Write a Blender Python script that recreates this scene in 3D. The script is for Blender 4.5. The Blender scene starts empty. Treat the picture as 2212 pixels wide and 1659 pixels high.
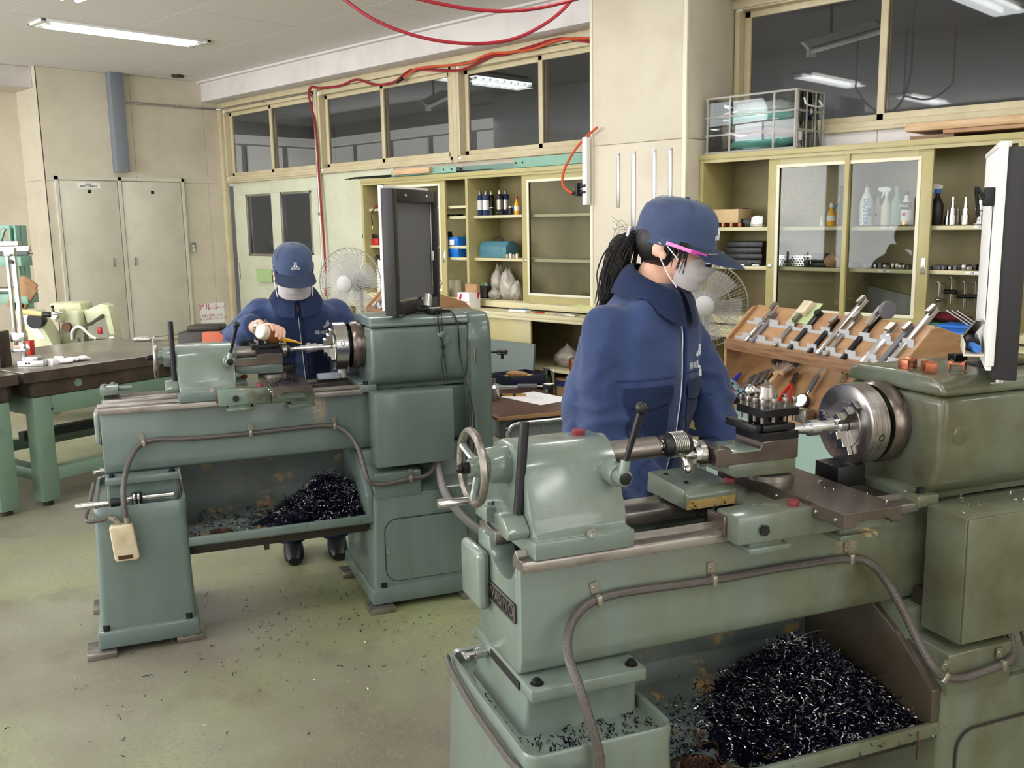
import bpy, bmesh, math, random
from mathutils import Vector as V, Matrix as M, noise
random.seed(7)
S = bpy.context.scene
COL = S.collection
R = math.radians
PI = math.pi

# ------------------------------------------------------------------ camera, world, lights, exposure
FPX, PITCH, ROLL, HD, CAMZ = 2050.42, .16764, -.01623, R(44.777), 1.55
CX, CY = 1106.0, 829.5
FZ = .033                                             # floor level
_fw = V((-math.sin(HD)*math.cos(PITCH), math.cos(HD)*math.cos(PITCH), -math.sin(PITCH)))
_rt = V((math.cos(HD), math.sin(HD), 0)); _up = _rt.cross(_fw)
AX = math.cos(ROLL)*_rt + math.sin(ROLL)*_up
AY = -math.sin(ROLL)*_rt + math.cos(ROLL)*_up
CAM = V((0, 0, CAMZ))
cd = bpy.data.cameras.new('camera'); cam = bpy.data.objects.new('camera', cd); COL.objects.link(cam)
cd.sensor_width = 36; cd.lens = FPX/2212*36; cd.clip_start = .05
cam.matrix_world = M(((AX.x, AY.x, -_fw.x, 0), (AX.y, AY.y, -_fw.y, 0), (AX.z, AY.z, -_fw.z, CAMZ), (0, 0, 0, 1)))
S.camera = cam
w = bpy.data.worlds.new('world'); S.world = w; w.use_nodes = True
w.node_tree.nodes['Background'].inputs[0].default_value = (.80, .86, .95, 1)
w.node_tree.nodes['Background'].inputs[1].default_value = .6
S.view_settings.view_transform = 'Standard'; S.view_settings.look = 'None'
S.view_settings.gamma = 1; S.view_settings.exposure = 0.0
S.view_settings.use_curve_mapping = False

def area(name, loc, rot, sx, sy, power, col=(1, 1, 1)):
    l = bpy.data.lights.new(name, 'AREA'); l.shape = 'RECTANGLE'; l.size = sx; l.size_y = sy
    l.energy = power; l.color = col
    o = bpy.data.objects.new(name, l); COL.objects.link(o); o.location = loc; o.rotation_euler = rot
    return o
# daylight through the windows of the wall behind the photographer
for wx, pw in ((-8.6, 265), (-5.2, 205), (-1.8, 58), (1.6, 44)):
    area('window_and_fill_light', (wx, -3.42, 1.9), (R(90), 0, 0), 3.2, 2.2, pw, (.94, .965, 1.0))
area('window_and_fill_light', (3.5, .6, 1.8), (R(90), 0, R(90)), 3.2, 2.0, 50, (.95, .975, 1.0))  # fill added on the right to brighten the standing worker's face and mask
# fluorescent troffers out of the picture (their housings are built further down)
LIGHT_XY = [(-8.1, .6), (-5.4, 3.6), (-5.4, .6), (-2.7, 3.6), (-2.7, .6), (0, 3.6), (0, .6), (2.4, .6), (2.4, 3.6), (-5.4, -2.2), (-2.7, -2.2), (0, -2.2)]
ZC = 3.16

# ------------------------------------------------------------------ helpers
def ray(px, py):
    return AX*((px-CX)/FPX) - AY*((py-CY)/FPX) + _fw
def on_z(px, py, z=FZ):
    d = ray(px, py); return CAM + d*((z-CAM.z)/d.z)
def on_y(px, py, y):
    d = ray(px, py); return CAM + d*((y-CAM.y)/d.y)
def on_x(px, py, x):
    d = ray(px, py); return CAM + d*((x-CAM.x)/d.x)
def on_pl(px, py, p, n):
    d = ray(px, py); return CAM + d*((V(p)-CAM).dot(V(n))/d.dot(V(n)))
def at_d(px, py, dist):
    return CAM + ray(px, py)*dist

class B:
    """collects geometry for ONE mesh object"""
    def __init__(s): s.bm = bmesh.new()
    def raw(s, vs, fs):
        v = [s.bm.verts.new(p) for p in vs]
        out = []
        for f in fs:
            try: out.append(s.bm.faces.new([v[i] for i in f]))
            except ValueError: pass
        return v, out
    def _bev(s, faces, r, seg=2, edges=None):
        if r <= 0: return
        es = edges if edges is not None else list({e for f in faces for e in f.edges})
        bmesh.ops.bevel(s.bm, geom=es, offset=r, segments=seg, profile=.5, affect='EDGES', clamp_overlap=True)
    def bx(s, x0, x1, y0, y1, z0, z1, r=0, seg=2, T=None):
        ps = [V((x, y, z)) for z in (z0, z1) for y in (y0, y1) for x in (x0, x1)]
        if T is not None: ps = [T @ p for p in ps]
        v, f = s.raw(ps, [(0, 2, 3, 1), (4, 5, 7, 6), (0, 1, 5, 4), (2, 6, 7, 3), (0, 4, 6, 2), (1, 3, 7, 5)])
        s._bev(f, r, seg); return s
    def box(s, c, d, r=0, T=None, seg=2):
        return s.bx(c[0]-d[0]/2, c[0]+d[0]/2, c[1]-d[1]/2, c[1]+d[1]/2, c[2]-d[2]/2, c[2]+d[2]/2, r, seg, T)
    def prism(s, poly, ax, lo, hi, r=0, seg=2, T=None):
        """poly: 2d points; extruded along ax 'x' (poly in y,z), 'y' (poly in x,z) or 'z' (poly in x,y)"""
        def P(a, b, t): return V((t, a, b)) if ax == 'x' else V((a, t, b)) if ax == 'y' else V((a, b, t))
        n = len(poly)
        ps = [P(a, b, lo) for a, b in poly]+[P(a, b, hi) for a, b in poly]
        if T is not None: ps = [T @ p for p in ps]
        fs = [tuple(range(n))[::-1], tuple(range(n, 2*n))]+[(i, (i+1) % n, n+(i+1) % n, n+i) for i in range(n)]
        v, f = s.raw(ps, fs)
        bmesh.ops.recalc_face_normals(s.bm, faces=f)
        s._bev(f, r, seg); return s
    def rev(s, prof, a, ax, n=20, T=None):
        """lathe: prof [(t, r)] measured from a along ax"""
        a = V(a); ax = V(ax).normalized()
        u = ax.orthogonal().normalized(); w_ = ax.cross(u)
        rings = []
        for t, r in prof:
            if r < 1e-6:
                rings.append([s.bm.verts.new((T @ (a+ax*t)) if T is not None else a+ax*t)])
            else:
                q = [a+ax*t+(u*math.cos(2*PI*i/n)+w_*math.sin(2*PI*i/n))*r for i in range(n)]
                rings.append([s.bm.verts.new((T @ p) if T is not None else p) for p in q])
        for A_, B_ in zip(rings[:-1], rings[1:]):
            for i in range(n):
                j = (i+1) % n
                if len(A_) == 1 and len(B_) == 1: continue
                if len(A_) == 1: s.bm.faces.new((A_[0], B_[i], B_[j]))
                elif len(B_) == 1: s.bm.faces.new((A_[i], B_[0], A_[j]))
                else: s.bm.faces.new((A_[i], B_[i], B_[j], A_[j]))
        return s
    def cyl(s, a, b, r, r2=None, n=16, bev=0):
        a = V(a); b = V(b); L = (b-a).length; r2 = r if r2 is None else r2
        if bev: pf = [(0, 0), (0, r-bev), (bev, r), (L-bev, r2), (L, r2-bev), (L, 0)]
        else: pf = [(0, 0), (0, r), (L, r2), (L, 0)]
        return s.rev(pf, a, b-a, n)
    def hexa(s, a, b, r): return s.cyl(a, b, r, n=6)
    def sph(s, c, r, n=14, sc=(1, 1, 1), T=None):
        mtx = M.Translation(V(c)) @ M.Diagonal((r*sc[0], r*sc[1], r*sc[2], 1))
        if T is not None: mtx = T @ mtx
        bmesh.ops.create_uvsphere(s.bm, u_segments=n, v_segments=max(6, n*2//3), radius=1, matrix=mtx); return s
    def tube(s, pts, r, n=8, smooth=4, closed=False, cap=True):
        pts = [V(p) for p in pts]
        rs = r if isinstance(r, (list, tuple)) else [r]*len(pts)
        if smooth and len(pts) > 2:
            out = []; ro = []
            N = len(pts); rng = range(N if closed else N-1)
            for i in rng:
                p1, p2 = pts[i], pts[(i+1) % N]
                p0 = pts[i-1] if (i > 0 or closed) else p1*2-p2
                p3 = pts[(i+2) % N] if (i+2 < N or closed) else p2*2-p1
                for k in range(smooth):
                    t = k/smooth
                    out.append(.5*((2*p1)+(p2-p0)*t+(2*p0-5*p1+4*p2-p3)*t*t+(3*p1-p0-3*p2+p3)*t**3))
                    ro.append(rs[i]*(1-t)+rs[(i+1) % N]*t)
            if not closed: out.append(pts[-1]); ro.append(rs[-1])
            pts, rs = out, ro
        N = len(pts); rings = []; u = None
        for i in range(N):
            if closed: t = pts[(i+1) % N]-pts[i-1]
            else: t = pts[min(i+1, N-1)]-pts[max(i-1, 0)]
            if t.length < 1e-9: t = V((0, 0, 1))
            t.normalize()
            u = t.orthogonal() if u is None else u-t*u.dot(t)
            if u.length < 1e-6: u = t.orthogonal()
            u.normalize(); w_ = t.cross(u)
            rings.append([s.bm.verts.new(pts[i]+(u*math.cos(2*PI*k/n)+w_*math.sin(2*PI*k/n))*rs[i]) for k in range(n)])
        for i in range(N if closed else N-1):
            A_, B_ = rings[i], rings[(i+1) % N]
            for k in range(n):
                j = (k+1) % n; s.bm.faces.new((A_[k], B_[k], B_[j], A_[j]))
        if cap and not closed:
            s.bm.faces.new(rings[0]); s.bm.faces.new(rings[-1][::-1])
        return s
    def bar(s, a, b, wd, th, up=(0, 0, 1), r=0):
        """rectangular bar from a to b, wd across, th along up"""
        a = V(a); b = V(b); x = (b-a); L = x.length; x.normalize(); u = V(up); u = (u-x*u.dot(x)).normalized(); y = u.cross(x)
        T = M(((x.x, y.x, u.x, a.x), (x.y, y.y, u.y, a.y), (x.z, y.z, u.z, a.z), (0, 0, 0, 1)))
        return s.bx(0, L, -wd/2, wd/2, -th/2, th/2, r, 2, T)
    def loft(s, rings, cap=True):
        rr = [[s.bm.verts.new(p) for p in ring] for ring in rings]; n = len(rr[0])
        for A_, B_ in zip(rr[:-1], rr[1:]):
            for k in range(n):
                j = (k+1) % n; s.bm.faces.new((A_[k], A_[j], B_[j], B_[k]))
        if cap: s.bm.faces.new(rr[0][::-1]); s.bm.faces.new(rr[-1])
        return s
    def grid(s, fn, nu, nv, thick=0):
        """sheet fn(u,v) u,v in 0..1"""
        vs = [[s.bm.verts.new(fn(i/nu, j/nv)) for j in range(nv+1)] for i in range(nu+1)]
        fs = [s.bm.faces.new((vs[i][j], vs[i+1][j], vs[i+1][j+1], vs[i][j+1])) for i in range(nu) for j in range(nv)]
        if thick: bmesh.ops.solidify(s.bm, geom=fs, thickness=thick)
        return s
    def mesh(s, name, angle=35, recalc=True):
        if recalc and not getattr(s, 'keep', False): bmesh.ops.recalc_face_normals(s.bm, faces=s.bm.faces[:])
        me = bpy.data.meshes.new(name); s.bm.to_mesh(me); s.bm.free()
        if len(me.polygons):
            me.polygons.foreach_set('use_smooth', [True]*len(me.polygons))
            me.set_sharp_from_angle(angle=R(angle))
        return me
    def out(s, name, m, parent=None, loc=None, rotz=None, label=None, angle=35):
        return link(name, s.mesh(name, angle), m, parent, loc, rotz, label)

def link(name, me, m, parent=None, loc=None, rotz=None, label=None):
    if m is not None and not me.materials: me.materials.append(m)
    o = bpy.data.objects.new(name, me); COL.objects.link(o)
    if parent is not None: o.parent = parent
    if loc is not None: o.location = loc
    if rotz is not None: o.rotation_euler = (0, 0, rotz)
    if label: o['label'] = label
    return o
def tag(o, label, cat, group=None, kind=None):
    if label: o['label'] = label
    if cat: o['category'] = cat
    if group: o['group'] = group
    if kind: o['kind'] = kind
    return o
def thing(name, label, cat, loc=(0, 0, 0), rotz=0, group=None, kind=None):
    o = bpy.data.objects.new(name, None); COL.objects.link(o); o.location = loc; o.rotation_euler = (0, 0, rotz)
    o.empty_display_size = .05
    return tag(o, label, cat, group, kind)
def dup(root, loc=None, rotz=None, label=None, group=None):
    r = root.copy(); COL.objects.link(r)
    if loc is not None: r.location = loc
    if rotz is not None: r.rotation_euler = (root.rotation_euler.x, root.rotation_euler.y, rotz)
    if label: r['label'] = label
    if group: r['group'] = group
    for ch in list(root.children):
        c = ch.copy(); COL.objects.link(c); c.parent = r
        for g in list(ch.children):
            d = g.copy(); COL.objects.link(d); d.parent = c
    return r
def fuse(b, name, voxel, it=4, fac=.5):
    """voxel-union of everything in b, smoothed: one continuous surface"""
    bmesh.ops.recalc_face_normals(b.bm, faces=b.bm.faces[:])
    me = bpy.data.meshes.new('tmp'); b.bm.to_mesh(me); b.bm.free()
    o = bpy.data.objects.new('tmp', me); COL.objects.link(o)
    m = o.modifiers.new('r', 'REMESH'); m.mode = 'VOXEL'; m.voxel_size = voxel
    m = o.modifiers.new('s', 'SMOOTH'); m.factor = fac; m.iterations = it
    dg = bpy.context.evaluated_depsgraph_get(); dg.update()
    me2 = bpy.data.meshes.new_from_object(o.evaluated_get(dg)); me2.name = name
    bpy.data.objects.remove(o); bpy.data.meshes.remove(me)
    me2.polygons.foreach_set('use_smooth', [True]*len(me2.polygons))
    return me2
def text_mesh(txt, size, T, ext=.0004, align='CENTER', space=1):
    cu = bpy.data.curves.new('t', 'FONT'); cu.body = txt; cu.size = size; cu.extrude = ext; cu.align_x = align; cu.align_y = 'CENTER'
    cu.space_character = space; cu.resolution_u = 3
    o = bpy.data.objects.new('t', cu); COL.objects.link(o)
    dg = bpy.context.evaluated_depsgraph_get(); dg.update()
    me = bpy.data.meshes.new_from_object(o.evaluated_get(dg)); bpy.data.objects.remove(o)
    me.transform(T); return me
def frame(o, x, z):
    """matrix with local X along x, local Z (text normal) along z, origin o"""
    x = V(x).normalized(); z = V(z); z = (z-x*z.dot(x)).normalized(); y = z.cross(x)
    return M(((x.x, y.x, z.x, o[0]), (x.y, y.y, z.y, o[1]), (x.z, y.z, z.z, o[2]), (0, 0, 0, 1)))

# ------------------------------------------------------------------ materials
def lin(c): return tuple((x/255/12.92 if x/255 <= .04045 else ((x/255+.055)/1.055)**2.4) for x in c)+(1,)
def mat(name, col, rough=.5, metal=0, col2=None, scale=6, lo=.45, hi=.65, bump=0, bscale=150, detail=4, stretch=None,
        emit=0, coat=0, trans=0, ior=1.45, alpha=1, col3=None, scale3=2, lo3=.5, hi3=.7, spec=None, sheen=0):
    m = bpy.data.materials.new(name); m.use_nodes = True; nt = m.node_tree; N = nt.nodes; L = nt.links
    p = N['Principled BSDF']
    p.inputs['Base Color'].default_value = lin(col); p.inputs['Roughness'].default_value = rough; p.inputs['Metallic'].default_value = metal
    p.inputs['IOR'].default_value = ior
    if coat: p.inputs['Coat Weight'].default_value = coat; p.inputs['Coat Roughness'].default_value = .12
    if trans: p.inputs['Transmission Weight'].default_value = trans
    if alpha < 1: p.inputs['Alpha'].default_value = alpha
    if spec is not None: p.inputs['Specular IOR Level'].default_value = spec
    if sheen: p.inputs['Sheen Weight'].default_value = sheen
    if emit: p.inputs['Emission Color'].default_value = lin(col); p.inputs['Emission Strength'].default_value = emit
    if col2 or bump or col3:
        tc = N.new('ShaderNodeTexCoord'); src = tc.outputs['Object']
        if stretch:
            mp = N.new('ShaderNodeMapping'); mp.inputs['Scale'].default_value = stretch; L.new(src, mp.inputs['Vector']); src = mp.outputs['Vector']
    def layer(base, c, sc, a, b):
        nz = N.new('ShaderNodeTexNoise'); nz.inputs['Scale'].default_value = sc; nz.inputs['Detail'].default_value = detail
        nz.inputs['Roughness'].default_value = .6
        L.new(src, nz.inputs['Vector'])
        rm = N.new('ShaderNodeMapRange'); rm.inputs[1].default_value = a; rm.inputs[2].default_value = b; L.new(nz.outputs['Fac'], rm.inputs[0])
        mx = N.new('ShaderNodeMix'); mx.data_type = 'RGBA'; L.new(rm.outputs[0], mx.inputs[0])
        if base is None: mx.inputs[6].default_value = lin(col)
        else: L.new(base, mx.inputs[6])
        mx.inputs[7].default_value = lin(c); return mx.outputs[2]
    o = None
    if col2: o = layer(o, col2, scale, lo, hi)
    if col3: o = layer(o, col3, scale3, lo3, hi3)
    if o is not None: L.new(o, p.inputs['Base Color'])
    if bump:
        nz = N.new('ShaderNodeTexNoise'); nz.inputs['Scale'].default_value = bscale; nz.inputs['Detail'].default_value = 3; L.new(src, nz.inputs['Vector'])
        bp = N.new('ShaderNodeBump'); bp.inputs['Strength'].default_value = bump; bp.inputs['Distance'].default_value = .004
        L.new(nz.outputs['Fac'], bp.inputs['Height']); L.new(bp.outputs[0], p.inputs['Normal'])
    return m
def glass(name, tint=(235, 240, 240), refl=.5, tr=.9):
    """thin pane: clear with a mirror-like fresnel reflection"""
    m = bpy.data.materials.new(name); m.use_nodes = True; nt = m.node_tree; N = nt.nodes; L = nt.links
    N.remove(N['Principled BSDF']); out = N['Material Output']
    t = N.new('ShaderNodeBsdfTransparent'); t.inputs[0].default_value = lin(tint)
    g = N.new('ShaderNodeBsdfGlossy'); g.inputs['Roughness'].default_value = .02; g.inputs['Color'].default_value = (.95, .97, .97, 1)
    fr = N.new('ShaderNodeFresnel'); fr.inputs['IOR'].default_value = 1.5
    mu = N.new('ShaderNodeMath'); mu.operation = 'MULTIPLY_ADD'; mu.inputs[1].default_value = refl; mu.inputs[2].default_value = 0
    mx = N.new('ShaderNodeMixShader'); L.new(fr.outputs[0], mu.inputs[0]); L.new(mu.outputs[0], mx.inputs[0])
    L.new(t.outputs[0], mx.inputs[1]); L.new(g.outputs[0], mx.inputs[2]); L.new(mx.outputs[0], out.inputs[0])
    return m

MT = {}
MT['wall'] = mat('cream wall panel', (208, 199, 180), .55, col2=(200, 190, 170), scale=3, bump=.03, bscale=300, col3=(176, 165, 140), scale3=1.6, lo3=.66, hi3=.85)
MT['closet'] = mat('closet door paint', (208, 204, 188), .5, col2=(200, 195, 178), scale=3, col3=(182, 172, 148), scale3=1.8, lo3=.66, hi3=.85)
MT['ceil'] = mat('ceiling board', (236, 231, 230), .9, col2=(220, 215, 214), scale=90, lo=.4, hi=.6, bump=.25, bscale=160)
MT['white'] = mat('beam paint', (222, 216, 214), .7, col2=(212, 206, 204), scale=4)
MT['sash'] = mat('beige sash paint', (200, 188, 155), .42, col2=(190, 177, 143), scale=5)
MT['sashd'] = mat('dark beige groove', (120, 108, 84), .6)  # dark beige behind the ceiling joints and on the plate lettering
MT['door'] = mat('pale green door paint', (205, 207, 184), .45, col2=(198, 198, 174), scale=4)
MT['olive'] = mat('olive cabinet paint', (178, 167, 116), .38, col2=(168, 157, 106), scale=4, lo=.4, hi=.7)
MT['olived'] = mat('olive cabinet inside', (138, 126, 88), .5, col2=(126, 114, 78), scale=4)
MT['shelf'] = mat('pale shelf edge', (205, 196, 158), .45)
MT['cream'] = mat('cream door trim', (226, 220, 196), .4)
MT['grey'] = mat('blue grey duct paint', (122, 128, 136), .45)
MT['galv'] = mat('galvanised steel', (190, 190, 188), .3, 1)
MT['red'] = mat('red air hose', (150, 32, 46), .35)
MT['orange'] = mat('orange air hose', (206, 84, 50), .35)
MT['black'] = mat('black plastic', (26, 26, 28), .4)
MT['dark'] = mat('black steel', (38, 37, 38), .38, .5)
MT['steel'] = mat('bright steel', (205, 203, 200), .22, 1)
MT['steelw'] = mat('worn ground steel', (158, 152, 146), .34, .85, col2=(118, 109, 102), scale=9, lo=.4, hi=.7, stretch=(1, 4, 4))
MT['steelb'] = mat('brown oiled steel', (128, 117, 110), .27, .8, col2=(98, 87, 80), scale=7, lo=.35, hi=.7, bump=.05, bscale=90)
MT['brass'] = mat('brass', (196, 158, 88), .3, 1)
MT['copper'] = mat('copper', (186, 112, 84), .35, .9, col2=(160, 88, 62), scale=30)
MT['alu'] = mat('turned aluminium', (222, 222, 224), .24, .9)
MT['strip'] = mat('bent sheet aluminium', (196, 198, 200), .4, .35)
MT['plate'] = mat('cast iron plate', (140, 134, 124), .26, .5, col2=(118, 111, 100), scale=5, lo=.35, hi=.7, bump=.04, bscale=120)
MT['plated'] = mat('brown cast iron side', (88, 74, 64), .6, .3, col2=(58, 48, 42), scale=6, lo=.35, hi=.65)  # darker, browner mottle than the plate top
MT['green'] = mat('mint green stand paint', (116, 142, 122), .45, col2=(102, 124, 102), scale=7, lo=.5, hi=.75, col3=(44, 44, 36), scale3=16, lo3=.70, hi3=.74)
MT['greenp'] = mat('mint green rack paint', (130, 170, 152), .45, col2=(118, 156, 138), scale=6)
MT['pg'] = mat('glossy grey green machine paint', (98, 114, 111), .32, col2=(90, 105, 101), scale=3, lo=.4, hi=.7, bump=.05, bscale=45, coat=.4, col3=(80, 88, 74), scale3=5, lo3=.60, hi3=.85)
MT['pgo'] = mat('oily olive green machine paint', (108, 116, 102), .30, col2=(92, 97, 78), scale=3.2, lo=.38, hi=.66, bump=.05, bscale=45, coat=.5, col3=(80, 78, 54), scale3=4, lo3=.52, hi3=.78)
MT['pgl'] = mat('light glossy machine paint', (118, 130, 121), .22, col2=(106, 117, 106), scale=3, lo=.4, hi=.7, bump=.14, bscale=70, coat=.5, col3=(98, 100, 74), scale3=5, lo3=.58, hi3=.85)
MT['tray'] = mat('dark grey green tray paint', (92, 102, 98), .4, col2=(72, 76, 68), scale=5, lo=.45, hi=.7, col3=(150, 124, 84), scale3=13, lo3=.55, hi3=.64)
MT['braid'] = mat('braided conduit sleeve', (104, 98, 94), .45, .4, col2=(82, 76, 72), scale=420, lo=.4, hi=.6, bump=.3, bscale=500)
MT['clip'] = mat('zinc clip', (166, 160, 146), .35, .85)
MT['ivory'] = mat('yellowed ivory plastic', (206, 192, 164), .45, col2=(184, 166, 134), scale=14)
MT['wood'] = mat('varnished plywood', (172, 134, 96), .42, col2=(150, 110, 72), scale=5, lo=.3, hi=.7, stretch=(1.2, 1.2, 9), detail=6)
MT['woodd'] = mat('dark plywood edge', (138, 102, 72), .5, col2=(108, 76, 52), scale=8, stretch=(1, 1, 12))
MT['board'] = mat('raw timber', (206, 174, 136), .6, col2=(188, 152, 112), scale=5, stretch=(1, 9, 9))
MT['navy'] = mat('navy twill', (45, 64, 106), .82, col2=(37, 53, 92), scale=9, lo=.35, hi=.7, bump=.12, bscale=420, sheen=.15)
MT['navyd'] = mat('navy twill in wear', (32, 48, 88), .85, bump=.12, bscale=420)
MT['cap'] = mat('slate navy cap cotton', (58, 73, 106), .85, col2=(51, 64, 95), scale=12, lo=.35, hi=.7, bump=.15, bscale=380, sheen=.15)
MT['skin'] = mat('skin', (226, 180, 156), .5, col2=(214, 162, 138), scale=20, lo=.4, hi=.7)
MT['mask'] = mat('white mask fabric', (232, 228, 230), .9, bump=.05, bscale=500)
MT['hair'] = mat('black hair', (24, 20, 20), .42, bump=.5, bscale=60, stretch=(6, 6, .6))
MT['thread'] = mat('white embroidery', (232, 234, 238), .8)
MT['cyan'] = mat('cyan embroidery', (72, 178, 214), .8)
MT['lab'] = mat('white paper', (236, 234, 232), .8)
MT['pink'] = mat('pink glasses temple', (226, 128, 196), .35)
MT['mag'] = mat('magenta glasses temple', (176, 52, 138), .35)
MT['glass'] = glass('window glass', (214, 216, 218), .8)
MT['cglass'] = glass('cabinet glass', (226, 230, 224), .75)
MT['clear'] = glass('clear plastic', (240, 242, 242), 1.0)
MT['blue'] = mat('blue plastic tray', (24, 112, 208), .4)
MT['redp'] = mat('red plastic', (186, 36, 36), .4)
MT['oil'] = mat('amber oil in bottle', (150, 92, 38), .25, col2=(128, 74, 30), scale=12)
MT['yel'] = mat('yellow nozzle plastic', (238, 172, 34), .4)
MT['bwhite'] = mat('white plastic', (226, 226, 222), .4)
MT['milk'] = mat('milky plastic', (214, 206, 188), .4)
MT['chip'] = mat('blued steel swarf', (18, 21, 42), .28, .85, col2=(66, 68, 84), scale=55, lo=.55, hi=.75)
MT['chipw'] = mat('bright steel swarf', (190, 188, 186), .3, .9)
MT['chipb'] = mat('brown swarf', (92, 66, 48), .4, .7)
MT['card'] = mat('brown cardboard', (172, 136, 100), .8, col2=(158, 122, 88), scale=9)
MT['cardl'] = mat('pale cardboard', (206, 180, 136), .8)
MT['guard'] = mat('black guard frame', (42, 40, 42), .5, bump=.1, bscale=200)
MT['mesh'] = mat('dark grey guard panel', (100, 100, 104), .55)
MT['sticker'] = mat('ink black', (30, 30, 34), .7)
MT['inkr'] = mat('ink red', (186, 38, 48), .7)
MT['inkb'] = mat('ink blue', (60, 120, 200), .7)
MT['teal'] = mat('teal tool box paint', (72, 122, 136), .4)
MT['bag'] = mat('grey polythene bag', (176, 168, 156), .3, col2=(140, 132, 122), scale=14, bump=.5, bscale=30)
MT['fan'] = mat('fan wire', (150, 150, 146), .45, .3)
MT['fanb'] = mat('translucent fan blade', (204, 200, 200), .7, alpha=.5)
MT['fanw'] = mat('fan hub plastic', (190, 188, 188), .6)
MT['machine'] = mat('cream green band saw paint', (206, 208, 172), .42, col2=(188, 186, 150), scale=5, lo=.45, hi=.7)
MT['grease'] = mat('greasy black', (48, 42, 36), .5)
MT['mint'] = mat('mint bench paint', (140, 164, 152), .45)
MT['beyond_glow'] = mat('lit room beyond', (206, 204, 198), .8, emit=.32)
MT['room'] = mat('grey paint of the next room', (150, 150, 150), .9)
MT['lamp'] = mat('fluorescent tube', (255, 252, 248), .5, emit=9)
MT['lampd'] = mat('fluorescent tube next room', (236, 246, 246), .5, emit=1.6)
MT['refl'] = mat('lamp reflector', (236, 236, 234), .4)
def paint(name, clean, oily, x0, x1, stain, amt=.5, rough=.3):
    """machine enamel that is clean at x0 and oil stained towards x1 (lathe coordinates), with run marks"""
    m = mat(name, clean, rough, col2=tuple(int(c*.93) for c in clean), scale=3, lo=.4, hi=.7, bump=.05, bscale=45, coat=.45)
    nt = m.node_tree; N = nt.nodes; L = nt.links; p = N['Principled BSDF']; base = p.inputs['Base Color'].links[0].from_socket
    tc = N.new('ShaderNodeTexCoord'); sx = N.new('ShaderNodeSeparateXYZ'); L.new(tc.outputs['Object'], sx.inputs[0])
    r = N.new('ShaderNodeMapRange'); r.inputs[1].default_value = x0; r.inputs[2].default_value = x1; r.inputs[4].default_value = amt; L.new(sx.outputs[0], r.inputs[0])
    mp = N.new('ShaderNodeMapping'); mp.inputs['Scale'].default_value = (9, 9, 1.6); L.new(tc.outputs['Object'], mp.inputs[0])
    for sock, sc, c, add in ((mp.outputs[0], 1.0, oily, 0), (tc.outputs['Object'], 5.0, stain, -.25)):
        nz = N.new('ShaderNodeTexNoise'); nz.inputs['Scale'].default_value = sc; nz.inputs['Detail'].default_value = 6; nz.inputs['Roughness'].default_value = .62; L.new(sock, nz.inputs['Vector'])
        a = N.new('ShaderNodeMath'); a.operation = 'ADD'; L.new(nz.outputs['Fac'], a.inputs[0]); L.new(r.outputs[0], a.inputs[1])
        q = N.new('ShaderNodeMapRange'); q.inputs[1].default_value = .60-add; q.inputs[2].default_value = .95-add; L.new(a.outputs[0], q.inputs[0])
        mx = N.new('ShaderNodeMix'); mx.data_type = 'RGBA'; L.new(q.outputs[0], mx.inputs[0]); L.new(base, mx.inputs[6]); mx.inputs[7].default_value = lin(c); base = mx.outputs[2]
    # bare streak rubbed through the paint on the bed under the cross slide
    def mr(s, a, b):
        q = N.new('ShaderNodeMapRange'); q.inputs[1].default_value = a; q.inputs[2].default_value = b; L.new(s, q.inputs[0]); return q.outputs[0]
    def mul(a, b):
        q = N.new('ShaderNodeMath'); q.operation = 'MULTIPLY'; L.new(a, q.inputs[0]); L.new(b, q.inputs[1]); return q.outputs[0]
    f = mul(mul(mr(sx.outputs[0], .855, .88), mr(sx.outputs[0], .925, .90)), mul(mr(sx.outputs[2], .76, .86), mr(sx.outputs[2], .889, .888)))
    nz = N.new('ShaderNodeTexNoise'); nz.inputs['Scale'].default_value = 160; L.new(tc.outputs['Object'], nz.inputs['Vector']); f = mul(f, mr(nz.outputs['Fac'], .40, .52))
    mx = N.new('ShaderNodeMix'); mx.data_type = 'RGBA'; L.new(f, mx.inputs[0]); L.new(base, mx.inputs[6]); mx.inputs[7].default_value = lin((176, 150, 110)); base = mx.outputs[2]
    L.new(base, p.inputs['Base Color']); return m
MT['pg'] = paint('grey green machine enamel', (103, 118, 113), (90, 102, 94), -.4, 1.5, (74, 72, 58), .24)
MT['pgo'] = paint('oily olive machine enamel', (112, 125, 117), (102, 107, 86), -.15, .95, (78, 72, 48), .43)
MT['sky'] = mat('overcast sky', (228, 238, 246), .9, emit=1.0)

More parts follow.
